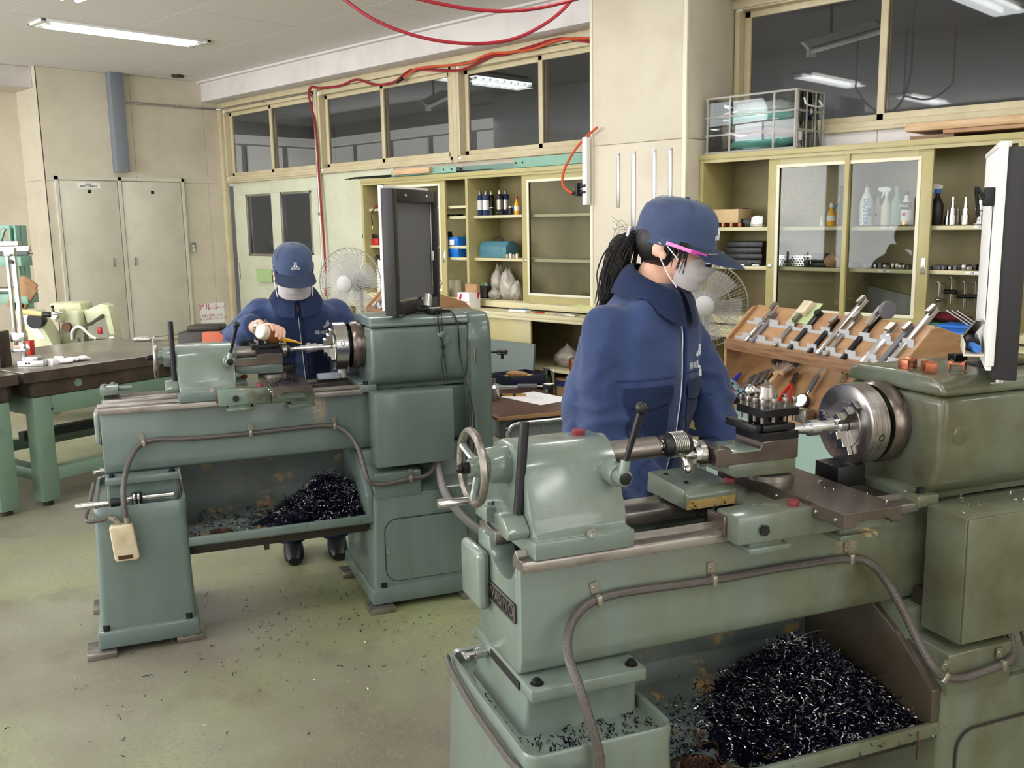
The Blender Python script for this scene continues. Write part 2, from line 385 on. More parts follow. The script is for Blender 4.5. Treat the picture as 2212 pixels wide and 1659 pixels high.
# ------------------------------------------------------------------ the room
def floor_mat():
    m = bpy.data.materials.new('worn green floor paint'); m.use_nodes = True; nt = m.node_tree; N = nt.nodes; L = nt.links
    p = N['Principled BSDF']; p.inputs['Roughness'].default_value = .55
    tc = N.new('ShaderNodeTexCoord')
    def nz(sc, det=5, ro=.6):
        n = N.new('ShaderNodeTexNoise'); n.inputs['Scale'].default_value = sc; n.inputs['Detail'].default_value = det; n.inputs['Roughness'].default_value = ro
        L.new(tc.outputs['Object'], n.inputs['Vector']); return n.outputs['Fac']
    def mr(s, a, b):
        r = N.new('ShaderNodeMapRange'); r.inputs[1].default_value = a; r.inputs[2].default_value = b; L.new(s, r.inputs[0]); return r.outputs[0]
    def mix(f, a, b):
        x = N.new('ShaderNodeMix'); x.data_type = 'RGBA'; L.new(f, x.inputs[0])
        for s, i in ((a, 6), (b, 7)):
            if isinstance(s, tuple): x.inputs[i].default_value = lin(s)
            else: L.new(s, x.inputs[i])
        return x.outputs[2]
    c = mix(mr(nz(.75), .44, .66), (134, 132, 115), (138, 144, 98))
    c = mix(mr(nz(.5, 6), .48, .68), c, (100, 92, 80))
    c = mix(mr(nz(3.1, 6), .56, .78), c, (104, 98, 84))
    c = mix(mr(nz(60, 3), .54, .64), c, (122, 120, 102))
    c = mix(mr(nz(150, 2), .66, .72), c, (160, 162, 132))
    L.new(c, p.inputs['Base Color'])
    L.new(mr(nz(2.5), .3, 2.2), p.inputs['Roughness'])
    b = N.new('ShaderNodeBump'); b.inputs['Strength'].default_value = .25; b.inputs['Distance'].default_value = .003
    L.new(nz(120, 2), b.inputs['Height']); L.new(b.outputs[0], p.inputs['Normal'])
    r = p.inputs['Roughness'].links[0]; nt.links.remove(r); p.inputs['Roughness'].default_value = .5
    return m
MT['floor'] = floor_mat()
XL, XB, YW, YB, XR = -10.2, -10.75, 5.65, -3.5, 3.6
def struct(o, label, cat): return tag(o, label, cat, kind='structure')
struct(B().bx(-13.5, XR+.2, YB-.2, 10.2, FZ-.1, FZ).out('floor', MT['floor']), 'worn green painted concrete workshop floor', 'floor')
ce = struct(B().bx(XB-.2, XR+.2, YB-.2, YW+.2, ZC+.012, ZC+.1).out('ceiling', MT['sashd']), 'off white speckled board ceiling of the workshop', 'ceiling')
pm = B().bx(.0035, .9515, .0035, 1.9065, 0, .012).mesh('ceiling_panel'); pm.materials.append(MT['ceil'])
k = 0
for j in range(-8, 3):
    y = 3.62+.955*j
    for i in range(-1, 8):
        x = -10.75+1.91*i+(.95 if j % 2 else 0)
        o = bpy.data.objects.new('ceiling_panel', pm); COL.objects.link(o); o.parent = ce
        o.rotation_euler = (0, 0, R(-90)); o.location = (x, y+.955, ZC)
wl = struct(B().bx(XB-.2, XB, YB, 3.66, FZ, ZC).out('wall_left', MT['wall']), 'cream panelled wall behind the metal rack at far left', 'wall')
wc = struct(B().bx(XB-.1, XL-.012, 3.662, YW, FZ, ZC).out('wall_closet', MT['wall']), 'cream panelled wall that holds the pair of closet doors', 'wall')
for ya, yb in ((3.65, 4.6), (4.6, 5.43), (5.43, YW)):
    for za, zb in ((FZ, 2.05), (2.05, ZC)):
        B().bx(XL-.012, XL, ya+.0015, yb-.0015, za+.0015, zb-.0015, .002, 1).out('wall_panel', MT['wall'], wc)
B().bx(XB, XL, 3.648, 3.661, FZ, 2.055).out('wall_panel', MT['wall'], wc)
B().bx(XB, XL, 3.648, 3.661, 2.058, ZC).out('wall_panel', MT['wall'], wc)
struct(B().bx(XB, -10.28, YB, 3.648, 2.96, ZC, .01).out('trim_beam_left', MT['white']), 'off white ceiling beam above the recessed wall at far left', 'beam')
bm_ = struct(B().bx(XL, XR, 5.41, YW, 2.945, ZC, .006).out('trim_beam', MT['white']), 'long white ceiling beam above the clerestory windows', 'beam')
B().bx(XL, XR, 5.36, 5.41, 3.14, ZC-.001).out('beam_moulding', MT['white'], bm_)
# right-hand (window) wall
wr = B()
wr.bx(-8.27, -4.2, YW, YW+.14, FZ, 2.075); wr.bx(-3.52, XR, YW, YW+.14, FZ, 2.065)
wr.bx(-10.3, XR, YW, YW+.14, 2.90, ZC); wr.bx(-1.2, XR, YW, YW+.14, 2.06, 2.9)
wr = struct(wr.out('wall_right', MT['wall']), 'cream wall below and above the clerestory windows', 'wall')
B().bx(-8.26, -7.09, YW-.012, YW, FZ, 2.07, .003).out('wall_panel', MT['door'], wr, label='pale green wall panel between the sliding door and the shelves')
for xa, xb in ((-3.5, -2.52), (-2.517, -1.2), (-1.197, 1)):
    B().bx(xa, xb, YW-.012, YW, 1.9, 2.06, .002).out('wall_panel', MT['white'], wr)
B().bx(XL, -4.2, YW-.045, YW, 2.885, 2.945, .006).out('window_head', MT['sash'], wr)
B().bx(-3.5, 1, YW-.045, YW, 2.885, 2.945, .006).out('window_head', MT['sash'], wr)
B().bx(XL, -10.13, YW-.06, YW, FZ, 2.9, .005).out('wall_post', MT['sash'], wr)
B().bx(-8.29, -8.25, YW-.04, YW+.05, FZ, 2.9, .004).out('wall_post', MT['sash'], wr)
struct(B().bx(XB, XR, YB-.15, YB, FZ, ZC).out('wall_back', MT['wall']), 'cream wall behind the photographer', 'wall')
struct(B().bx(XR, XR+.15, YB, YW, FZ, ZC).out('wall_end', MT['wall']), 'cream end wall at the right of the workshop', 'wall')
# column
co = struct(B().bx(-4.26, -3.51, 5.115, YW, FZ, ZC).out('wall_column', MT['wall']), 'square cream column between the two banks of shelves', 'column')
for za, zb in ((FZ, 2.055), (2.058, ZC)):
    B().bx(-4.25, -3.53, 5.1, 5.115, za, zb, .003).out('column_panel', MT['wall'], co)
    B().bx(-3.51, -3.498, 5.13, YW, za, zb, .003).out('column_panel', MT['wall'], co)
B().bx(-4.275, -4.25, 5.095, 5.15, FZ, ZC, .004).out('corner_trim', MT['cream'], co)
B().bx(-3.53, -3.497, 5.097, 5.13, FZ, ZC, .006).out('corner_trim', MT['cream'], co)

def pane(x0, x1, y, z0, z1):
    b = B(); b.keep = True; b.raw([V((x0, y, z0)), V((x1, y, z0)), V((x1, y, z1)), V((x0, y, z1))], [(0, 1, 2, 3)]); return b
def window(n, x0, x1, xm, z0=2.085, z1=2.88, label=''):
    t = thing('window_%d' % n, label, 'window', ((x0+x1)/2, YW, z0), kind='structure')
    lx = lambda x: x-(x0+x1)/2
    a, b = lx(x0), lx(x1); h = z1-z0
    f = B(); f.bx(a, b, -.03, .09, 0, .045, .005); f.bx(a, b, -.03, .09, h-.045, h, .005); f.bx(a, a+.035, -.03, .09, 0, h, .005); f.bx(b-.035, b, -.03, .09, 0, h, .005)
    f.bx(a, b, -.045, -.02, -.012, .012, .004)
    f.out('window_frame', MT['sash'], t)
    for i, (p, q, y) in enumerate(((a+.035, lx(xm)+.025, .035), (lx(xm)-.025, b-.035, .0))):
        s = B(); s.bx(p, q, y, y+.03, .04, .085, .004); s.bx(p, q, y, y+.03, h-.085, h-.045, .004); s.bx(p, p+.045, y, y+.03, .04, h-.045, .004); s.bx(q-.045, q, y, y+.03, .04, h-.045, .004)
        s = s.out('sash', MT['sash'], t)
        pane(p+.04, q-.04, y+.014, .08, h-.08).out('pane', MT['glass'], s)
    g = B(); g.bx(a+.01, a+.05, -.035, .0, h-.05, h-.01, .004); g.bx(a+.01, a+.05, -.035, .0, .0, .035, .004); g.out('corner_stop', MT['bwhite'], t)
    return t
window(1, -10.13, -8.29, -9.18, label='clerestory window above the pale green sliding door')
window(2, -8.25, -6.25, -7.245, label='clerestory window second from the far corner, left of the loop of red hose')
window(3, -6.19, -4.2, -5.24, label='clerestory window touching the left of the column')
window(4, -3.49, -1.25, -2.51, 2.07, 2.92, label='wide clerestory window above the right bank of shelves')
window(5, -1.2, 1.0, -.1, 2.07, 2.92, label='clerestory window beyond the right edge of the picture')
B().bx(-6.25, -6.19, YW-.03, YW+.09, 2.07, 2.9, .004).out('window_post', MT['sash'], wr)
# sliding door
dr = thing('door_1', 'pale green double sliding door with two glazed openings', 'door', (-9.2, YW, FZ), kind='structure')
for xa, xb, ga, gb, y, gz in ((-.9, .03, -.63, -.03, .03, 1.20), (-.05, .9, .14, .73, -.005, 1.225)):
    b = B(); z1 = 2.02; ya, yb = y, y+.035; gt = 1.885
    b.bx(xa, xb, ya, yb, 0, gz, .003); b.bx(xa, xb, ya, yb, gt, z1, .003); b.bx(xa, ga, ya, yb, gz, gt); b.bx(gb, xb, ya, yb, gz, gt)
    lf = b.out('door_leaf', MT['door'], dr)
    b = B()
    for p in ((ga, gb, gz, gz+.025), (ga, gb, gt-.025, gt), (ga, ga+.03, gz, gt), (gb-.03, gb, gz, gt)): b.bx(p[0], p[1], ya-.008, yb, p[2], p[3], .003)
    b.out('glazing_frame', MT['galv'], lf)
    pane(ga, gb, y+.016, gz, gt).out('pane', MT['glass'], lf)
    B().bx(xa+.03 if xa < -.5 else xb-.05, xa+.05 if xa < -.5 else xb-.03, ya-.004, ya+.004, .93, 1.12, .003).out('recessed_pull', MT['galv'], lf)
B().bx(-.93, .93, -.03, .09, 2.02, 2.07, .004).out('door_head', MT['sash'], dr)
# closet doors on the left wall
cl = thing('door_2', 'pair of cream closet doors under the blue grey duct', 'door', (XL, 4.43, FZ), kind='structure')
f = B()
for p in ((-.69, .69, 2.03, 2.065), (-.69, .69, .30, .335), (-.69, -.66, .3, 2.065), (.66, .69, .3, 2.065), (-.05, -.015, .3, 2.065)): f.bx(0, .03, p[0], p[1], p[2], p[3])
f.out('door_frame', MT['closet'], cl)
for a, b_, hy in ((-.652, -.058, -.16), (-.007, .652, .07)):
    d = B().bx(.003, .022, a, b_, .343, 2.022, .004).out('door_leaf', MT['closet'], cl)
    B().bx(.02, .034, hy-.012, hy+.012, 1.13, 1.22, .003).out('pull_handle', MT['galv'], d)
    B().bx(.021, .025, (a+b_)/2-.018, (a+b_)/2+.018, 1.895, 1.93, .002).bx(.021, .027, (a+b_)/2-.009, (a+b_)/2+.009, 1.904, 1.921).out('lock_plate', MT['dark'], d)
pp = tag(B().bx(XL+.022, XL+.0235, 3.955, 4.19, 1.98, 2.035).out('label_strip', MT['lab']), 'white label strip with black writing on the left closet door', 'label')
me = text_mesh('機械室\n機械室 空調機械室', .022, frame((XL+.024, 4.072, 2.008), (0, 1, 0), (1, 0, 0))); link('lettering', me, MT['sticker'], pp)
# duct, conduit, switch, sign, speaker
struct(B().bx(XL, XL+.11, 4.35, 4.49, 2.15, ZC, .004).out('trim_duct', MT['grey']), 'blue grey vertical cable duct on the wall over the closet doors', 'duct')
cdt = thing('conduit_pipe', 'thin galvanised conduit running from the grey duct round the corner', 'conduit', (XL, 4.5, 2.875))
B().tube([(.02, -.01, 0), (.02, .98, 0), (.05, 1.06, 0), (.14, 1.11, .0), (.5, 1.11, .005), (1.75, 1.11, .0), (1.87, 1.11, -.03), (1.91, 1.11, -.14), (1.92, 1.11, -1.0), (1.92, 1.11, -2.2)], .012, 8, 5).out('pipe', MT['galv'], cdt)
for p in ((.02, .18, 0), (.02, .6, 0), (.16, 1.11, 0), (1.0, 1.11, 0), (1.92, 1.11, -.35), (1.92, 1.11, -1.2)):
    B().box(p, (.03, .03, .03), .004).out('saddle_clip', MT['galv'], cdt)
sw = thing('wall_switch', 'brushed steel double switch plate right of the closet doors', 'switch', (XL, 5.19, 1.335))
B().bx(0, .008, -.037, .037, -.06, .06, .003).out('plate', MT['galv'], sw)
for z in (.02, -.02): B().bx(.008, .013, -.012, .012, z-.012, z+.012, .002).out('rocker', MT['bwhite'], sw)
sg = thing('paper_sign', 'white paper sign with red Japanese writing low on the left wall', 'sign', (XL, 5.37, .58))
B().bx(.001, .0025, -.15, .15, -.115, .115).out('sheet', MT['lab'], sg)
link('lettering', text_mesh('アルミ', .085, frame((.003, -.05, .07), (0, 1, 0), (1, 0, 0))), MT['inkr'], sg)
link('lettering', text_mesh('専用 ケース', .02, frame((.003, .1, .06), (0, 1, 0), (1, 0, 0))), MT['inkr'], sg)
link('lettering', text_mesh('※使い終わったら\n もとに戻しましょう!', .036, frame((.003, .0, -.045), (0, 1, 0), (1, 0, 0))), MT['inkr'], sg)
tag(B().rev([(0, 0), (0, .07), (.02, .06), (.03, 0)], (-9.9, 5.0, ZC), (0, 0, -1), 20).out('ceiling_speaker', MT['grease']), 'small dark round fitting on the ceiling near the far corner', 'fitting')
tag(B().bx(-9.62, -9.30, YW-.02, YW-.017, .95, 1.09, 0).out('green_notice', mat('green paper', (168, 196, 136), .8)), 'green notice on the sliding door behind the crouching worker', 'notice')

def troffer(p, label):
    t = thing('ceiling_light', label, 'light', p)
    f = B()
    for a in ((-.15, .15, -.70, -.665), (-.15, .15, .665, .70), (-.15, -.13, -.7, .7), (.13, .15, -.7, .7)): f.bx(a[0], a[1], a[2], a[3], -.02, 0, .002)
    f.out('housing', MT['refl'], t)
    B().bx(-.13, .13, -.665, .665, -.004, -.001).out('reflector', MT['refl'], t)
    for x in (-.06, .06):
        B().cyl((x, -.6, -.022), (x, .6, -.022), .016, n=10).out('tube', MT['lamp'], t)
    for x in (-.06, .06):
        for y in (-.63, .63): B().box((x, y, -.015), (.03, .05, .028), .004).out('lamp_holder', MT['bwhite'], t)
    return t
troffer((-8.05, 3.62, ZC), 'bright recessed fluorescent ceiling light above the closet doors')
for i, (x, y) in enumerate(LIGHT_XY): troffer((x, y, ZC), ('first', 'second', 'third', 'fourth', 'fifth', 'sixth', 'seventh', 'eighth', 'ninth', 'tenth', 'eleventh', 'twelfth')[i]+' of the recessed ceiling lights outside the picture, counted from the far end')
for i, (x, y) in enumerate(LIGHT_XY+[(-8.05, 3.62)]):
    area('troffer_glow', (x, y, ZC-.05), (0, 0, 0), .26, 1.3, 17, (.96, .985, 1))
bt = thing('batten_light', 'surface fluorescent batten cut by the top left edge of the picture', 'light', on_z(150, 5, 3.0))
dv = (on_z(330, -60, 3.0)-on_z(150, 5, 3.0)).normalized(); Tb = frame((0, 0, 0), dv, (0, 0, 1))
B().bx(-.02, 1.2, -.05, .05, .06, .16, .005, T=Tb).bx(-.06, 1.2, -.11, .11, .045, .06, .004, T=Tb).out('fitting', MT['refl'], bt)
for y in (-.05, .05): B().cyl(Tb @ V((0, y, .02)), Tb @ V((1.2, y, .02)), .016, n=10).out('tube', MT['lamp'], bt)
B().box((0, 0, .1), (.02, .02, .16)).out('hanger', MT['refl'], bt)

# the next room, seen through the clerestory panes
nr = B(); nr.bx(-14, XR, 9.6, 9.7, FZ, 3.2); nr.bx(-14, XR, YW+.2, 9.6, 3.2, 3.3); nr.bx(-14.1, -14, YW+.1, 9.6, FZ, 3.3); nr.bx(XR, XR+.1, YW+.1, 9.6, FZ, 3.3)
nr.bx(-13, -9.5, 7.6, 7.7, FZ, 2.0)
nr.bx(-9.2, XR, 9.0, 9.1, FZ, 3.2)
struct(nr.out('wall_next_room', MT['room']), 'grey walls and ceiling of the unlit room beyond the clerestory windows', 'wall')
lw = B(); 
for i in range(5): lw.bx(-13.9+i*.95, -13.9+i*.95+.8, 9.55, 9.59, 2.2, 2.84); lw.bx(-13.99, -13.95, 5.9+i*.75, 5.9+i*.75+.63, 2.2, 2.84)
lw.bx(-13.9, -9.3, 9.5, 9.59, 2.87, 3.0); lw.bx(-13.99, -13.9, 5.9, 9.5, 2.87, 3.0)  # white beam over the openings, its lit look put in as material glow
struct(lw.out('window_6', MT['beyond_glow']), 'row of pale glazed openings under a glowing white beam across the next room', 'window')
area('next_room_daylight', (-11.0, 9.0, 2.9), (R(-35), 0, 0), 3.5, .4, 60, (1, 1, 1))
area('next_room_fill', (-3, 7.4, .6), (R(180), 0, 0), 8, 2.5, 26, (1, .97, .95))  # upward fill added to brighten the ceiling of the next room
sh = B(); sh.bx(-10.2, -8.6, 7.2, 7.5, 1.5, 1.52); sh.bx(-10.2, -8.6, 7.2, 7.5, 1.2, 1.22); sh.bx(-10.2, -8.6, 7.5, 7.52, FZ, 1.75); 
for i in range(9): sh.bx(-10.15+i*.17, -10.03+i*.17, 7.22, 7.4, 1.22, 1.28+.02*(i % 3), .01); sh.bx(-10.15+i*.17, -10.03+i*.17, 7.22, 7.4, 1.52, 1.58+.015*(i % 4), .01)
struct(sh.out('trim_shelf', MT['room']), 'grey shelf of papers seen through the sliding door glass', 'shelf')
for k, (pa, pb) in enumerate((((1010, 170), (1130, 186)), ((1722, 156), (1830, 166)), ((1935, 208), (2035, 222)))):
    a, b_ = on_z(*pa, 3.12), on_z(*pb, 3.12)
    c = (a+b_)/2; c.y = min(max(c.y, 6.6), 9.0)
    t = thing('ceiling_light', ('lit louvred ceiling light seen through the window left of the column', 'lit louvred ceiling light seen through the right window, upper of two', 'lit louvred ceiling light seen low in the right window')[k], 'light', (a+b_)/2)
    T = frame((0, 0, 0), (b_-a), (0, 0, 1)); Ln = (b_-a).length/2
    B().bx(-Ln, Ln, -.15, .15, .02, .06, T=T).out('housing', MT['room'], t)
    B().bx(-Ln, Ln, -.14, .14, .005, .02, T=T).out('diffuser', MT['lampd'], t)
    for q in range(9):
        x = -Ln+2*Ln*q/8; B().bx(x-.006, x+.006, -.14, .14, -.02, .005, T=T).out('louvre', MT['refl'], t)
for k, (pa, pb) in enumerate((((925, 232), (972, 242)), ((1752, 112), (1905, 160)))):
    a, b_ = on_y(*pa, 7.4), on_y(*pb, 7.0); 
    t = thing('batten_light', ('unlit hanging batten light seen through the second window', 'unlit hanging batten light with white end reflector in the right window')[k], 'light', a)
    d = b_-a; d.z = 0; T = frame((0, 0, 0), d, (0, 0, 1)); Ln = d.length
    B().cyl((0, 0, 0), T @ V((Ln, 0, 0)), .018, n=10).out('tube', MT['refl'], t)
    B().prism([(-.09, .07), (.09, .07), (.03, .02), (.03, -.04), (-.03, -.04), (-.03, .02)], 'x', -.02, .02, T=T).out('end_reflector', MT['bwhite'], t)
    B().prism([(-.09, .07), (.09, .07), (.03, .03), (-.03, .03)], 'x', .02, Ln, T=T).out('reflector', MT['room'], t)
    B().box(T @ V((.25, 0, .35)), (.015, .015, .6)).out('hanger', MT['room'], t)

# ------------------------------------------------------------------ cabinets along the window wall
def panel_frame(b, x0, x1, y0, y1, z0, z1, g):
    """rectangular door with an opening g = (x0,x1,z0,z1)"""
    b.bx(x0, g[0], y0, y1, z0, z1, .002); b.bx(g[1], x1, y0, y1, z0, z1, .002); b.bx(g[0], g[1], y0, y1, z0, g[2]); b.bx(g[0], g[1], y0, y1, g[3], z1); return b
def glass_door(t, x0, x1, y0, z0, z1, g, hx, side):
    d = panel_frame(B(), x0, x1, y0, y0+.022, z0, z1, g).out('door', MT['olive'], t)
    b = B(); e = .02
    for p in ((g[0]-e, g[1]+e, g[2]-e, g[2]), (g[0]-e, g[1]+e, g[3], g[3]+e), (g[0]-e, g[0], g[2], g[3]), (g[1], g[1]+e, g[2], g[3])): b.bx(p[0], p[1], y0-.004, y0+.016, p[2], p[3], .002)
    b.out('glazing_bead', MT['cream'], d)
    pane(g[0], g[1], y0+.009, g[2], g[3]).out('pane', MT['cglass'], d)
    B().bx(hx-.013, hx+.013, y0-.003, y0+.002, 1.24, 1.33, .003).bx(hx-.007, hx+.007, y0-.0045, y0+.002, 1.262, 1.315, .002).out('recessed_pull', MT['galv'], d)
    B().rev([(0, 0), (.002, .012), (.006, .012), (.006, 0)], (side, y0-.006, 1.27), (0, 1, 0), 12).out('lock', MT['galv'], d)
    return d
UF, UB = 5.25, 5.62           # front and back of the upper units
def upper(name, label, X, bays, shelves, doors, posts):
    x0, x1 = X; t = thing(name, label, 'cabinet', (x0, UF, .89)); o = V((x0, UF, .89))
    def P(b, n, m, **k):
        b.bm.transform(M.Translation(-o)) if False else bmesh.ops.translate(b.bm, verts=b.bm.verts[:], vec=-o); return b.out(n, m, t, **k)
    P(B().bx(x0, x1, UF-.012, UB, 1.925, 1.958, .003).bx(x0, x1, UF-.005, UF+.03, 1.905, 1.925), 'top_panel', MT['olive'])
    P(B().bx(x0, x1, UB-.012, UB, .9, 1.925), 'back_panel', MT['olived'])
    P(B().bx(x0, x1, UF+.02, UB, .9, .95, .003), 'bottom_panel', MT['shelf'])
    P(B().bx(x0, x1, UF-.008, UF+.07, .9, .945, .003), 'door_track', MT['shelf'])
    for a in posts: P(B().bx(a-.014, a+.014, UF-.004, UB, .9, 1.925, .002), 'side_panel', MT['olive'])
    for a, b_, z in shelves:
        P(B().bx(a, b_, UF+.055, UB, z-.022, z, .002), 'shelf', MT['shelf'])
    for d in doors:
        dd = glass_door(t, *d)
    for ob in t.children:
        if ob.name.startswith('door') and not ob.name.startswith('door_track'): ob.location = -o
    return t
upper('shelf_cabinet', 'olive steel shelf cabinet left of the column with spray cans', (-7.08, -4.22), None,
      [(-7.06, -5.7, 1.70), (-7.06, -5.7, 1.375), (-6.0, -5.7, 1.615), (-6.0, -5.7, 1.28), (-5.67, -4.24, 1.615), (-5.67, -4.24, 1.28)],
      [(-6.76, -5.96, UF+.01, .95, 1.915, (-6.68, -6.04, 1.02, 1.865), -5.99, -6.73), (-5.085, -4.25, UF+.01, .95, 1.915, (-5.01, -4.33, 1.025, 1.85), -4.28, -5.05)], (-7.066, -5.685, -4.234))
upper('shelf_cabinet', 'wide olive steel shelf cabinet right of the column with glass sliding door', (-3.49, -1.59), None,
      [(-3.47, -2.52, 1.503), (-2.5, -1.6, 1.50), (-3.47, -2.52, 1.262), (-2.5, -1.6, 1.262)],
      [(-3.01, -2.035, UF+.01, .95, 1.915, (-2.935, -2.115, 1.015, 1.85), -2.06, -2.985)], (-3.476, -2.51, -1.604))
upper('shelf_cabinet', 'olive steel cabinet cut off by the right edge of the picture', (-1.585, -.2), None, [(-1.57, -.22, 1.5), (-1.57, -.22, 1.262)], [(-1.3, -.25, UF+.01, .95, 1.915, (-1.2, -.35, 1.015, 1.85), -.3, -1.26)], (-1.571, -.214))
def lower(label, X, doors, inner, plate=None):
    x0, x1 = X; F = 5.06; t = thing('base_cabinet', label, 'cabinet', (x0, F, FZ)); o = V((x0, F, FZ))
    def P(b, n, m, **k):
        bmesh.ops.translate(b.bm, verts=b.bm.verts[:], vec=-o); return b.out(n, m, t, **k)
    P(B().bx(x0, x1, F, YW-.01, .858, .888, .004).bx(x0, x1, F-.004, F+.02, .838, .858, .002), 'counter_top', MT['shelf'])
    P(B().bx(x0, x1, F+.03, UB, .1, .13, .002).bx(x0, x1, F-.002, F+.03, .1, .145, .004), 'floor_panel', MT['shelf'])
    P(B().bx(x0, x1, F+.06, F+.08, FZ, .1), 'plinth', MT['wall'])
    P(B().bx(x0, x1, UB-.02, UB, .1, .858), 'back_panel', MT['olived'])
    for a in (x0, x1-.02): P(B().bx(a, a+.02, F, UB, .1, .858), 'side_panel', MT['olive'])
    P(B().bx(x0+.02, x1-.02, F+.07, UB, .46, .48, .002), 'shelf', MT['shelf'])
    for a, b_, y, hx in doors:
        d = P(B().bx(a, b_, F+y, F+y+.02, .145, .84, .003), 'door', MT['olive'])
        h = B().bx(hx-.012, hx+.012, F+y-.003, F+y+.004, .44, .56, .003); bmesh.ops.translate(h.bm, verts=h.bm.verts[:], vec=-o); h.out('recessed_pull', MT['dark'], d)
    if plate:
        px = plate; b = B().bx(px-.06, px+.06, F-.003, F+.012, .70, .745, .006); bmesh.ops.translate(b.bm, verts=b.bm.verts[:], vec=-o); pl = b.out('name_plate', MT['sash'], t)
        pl.location.y = .0
        me = text_mesh('DKK', .036, frame(V((px, F-.0035, .722))-o, (1, 0, 0), (0, -1, 0)), .001); link('lettering', me, MT['sashd'], pl)
    return t
lower('olive base cabinet under the spray can shelves with one door slid open', (-7.08, -4.22), [(-7.0, -5.98, .012, -6.9), (-6.3, -5.3, .036, -6.2), (-5.56, -4.83, .012, -4.86)], None)
lower('olive base cabinet under the right bank of shelves', (-3.49, -.2), [(-2.62, -1.9, .012, -2.0), (-1.95, -1.2, .0, -1.85), (-1.2, -.3, .012, -.4)], None, -1.86)

ORD = ['first', 'second', 'third', 'fourth', 'fifth', 'sixth', 'seventh', 'eighth', 'ninth', 'tenth', 'eleventh', 'twelfth', 'thirteenth', 'fourteenth', 'fifteenth']
# small things ---------------------------------------------------------
def one(b, name, m, label, cat, loc=None, rotz=None, group=None, angle=35):
    o = b.out(name, m, None, loc, rotz, angle=angle); return tag(o, label, cat, group)
def spray(loc, label, body, capm, r=.026, h=.165, band=None, group=None):
    t = thing('spray_can', label, 'can', loc, group=group)
    B().rev([(0, 0), (0, r*.92), (.006, r), (h-.02, r), (h-.004, r*.72), (h, r*.6), (h, 0)], (0, 0, 0), (0, 0, 1), 16).out('can', body, t)
    B().rev([(0, r*.5), (.014, r*.45), (.03, r*.3), (.034, 0)], (0, 0, h), (0, 0, 1), 12).out('nozzle', capm, t)
    if band is not None: B().rev([(.045, r+.0006), (h-.045, r+.0006)], (0, 0, 0), (0, 0, 1), 16).out('printed_band', band, t)
    return t
def bottle(loc, label, m, capm, r=.028, h=.17, trig=False, band=None, bandtxt=None, cat='bottle', name='bottle'):
    t = thing(name, label, cat, loc)
    B().rev([(0, 0), (0, r*.9), (.005, r), (h*.62, r), (h*.8, r*.62), (h*.88, r*.36), (h, r*.34), (h, 0)], (0, 0, 0), (0, 0, 1), 16).out('body', m, t)
    if trig:
        B().rev([(0, r*.42), (.02, r*.42), (.024, 0)], (0, 0, h), (0, 0, 1), 12).prism([(-.03, .02), (.02, .02), (.028, .038), (.0, .05), (-.045, .046), (-.05, .034)], 'y', -.011, .011, .003, T=M.Translation((0, 0, h))).prism([(-.02, .022), (-.032, -.012), (-.026, -.014), (-.012, .02)], 'y', -.006, .006, .001, T=M.Translation((0, 0, h))).out('trigger_head', capm, t)
    else: B().rev([(0, r*.46), (.024, r*.42), (.026, 0)], (0, 0, h-.002), (0, 0, 1), 12).out('cap', capm, t)
    if band is not None: B().rev([(.03, r+.0007), (h*.55, r+.0007)], (0, 0, 0), (0, 0, 1), 16).out('printed_label', band, t)
    if bandtxt:
        txt, sz, cm, vert = bandtxt
        fr = frame((.35*r, -r-.0016, h*.36), (0, 0, -1) if vert else (1, 0, 0), (0, -1, 0))
        link('lettering', text_mesh(txt, sz, fr), cm, t)
    return t
Z1 = 1.616
for i, (px, m, bd) in enumerate(((1037, 'navy', 'lab'), (1050, 'navy', 'lab'), (1062, 'dark', None), (1080, 'black', 'clip'), (1093, 'navyd', 'chipw'))):
    p = on_y(px, 465, UF+.13+(.05 if i in (2, 4) else 0)); p.z = Z1
    lb = ('blue and white spray can at the left end of the upper shelf by the column', 'blue and white spray can second from the left on the upper shelf', 'black spray can behind the others in the middle of the upper shelf', 'black spray can with a pale band on the upper shelf, fourth of five', 'dark spray can behind the right end of the row on the upper shelf')[i]
    spray(p, lb, MT[m], MT['galv'], band=MT[bd] if bd else None, group='spray cans on the upper shelf')
p = on_y(1117, 465, UF+.12); p.z = Z1
b = bottle(p, 'small yellow glue bottle with red cap on the spray can shelf', MT['yel'], MT['redp'], .022, .12, band=MT['lab'])
B().tube([(0, 0, .14), (.004, 0, .17), (.02, 0, .2)], .002, 5).out('straw', MT['redp'], b)
for i, (px, r, lb) in enumerate(((1062, .02, 'small dark tin in front of the spray cans, leftmost'), (1082, .017, 'black cylinder lying in front of the spray cans'), (1103, .02, 'dark round tin right of the black cylinder'))):
    p = on_y(px, 465, UF+.085); p.z = Z1
    t = thing('tin', lb, 'tin', p)
    if i == 1: B().cyl((-.03, 0, r), (.03, 0, r), r, n=14, bev=.002).out('body', MT['black'], t); B().cyl((-.033, 0, r), (-.029, 0, r), r*.8, n=14).out('lid', MT['galv'], t)
    else: B().cyl((0, 0, 0), (0, 0, .055), r, n=14, bev=.003).out('body', MT['dark'], t); B().cyl((0, 0, .055), (0, 0, .062), r*.9, n=14).out('lid', MT['galv'], t)
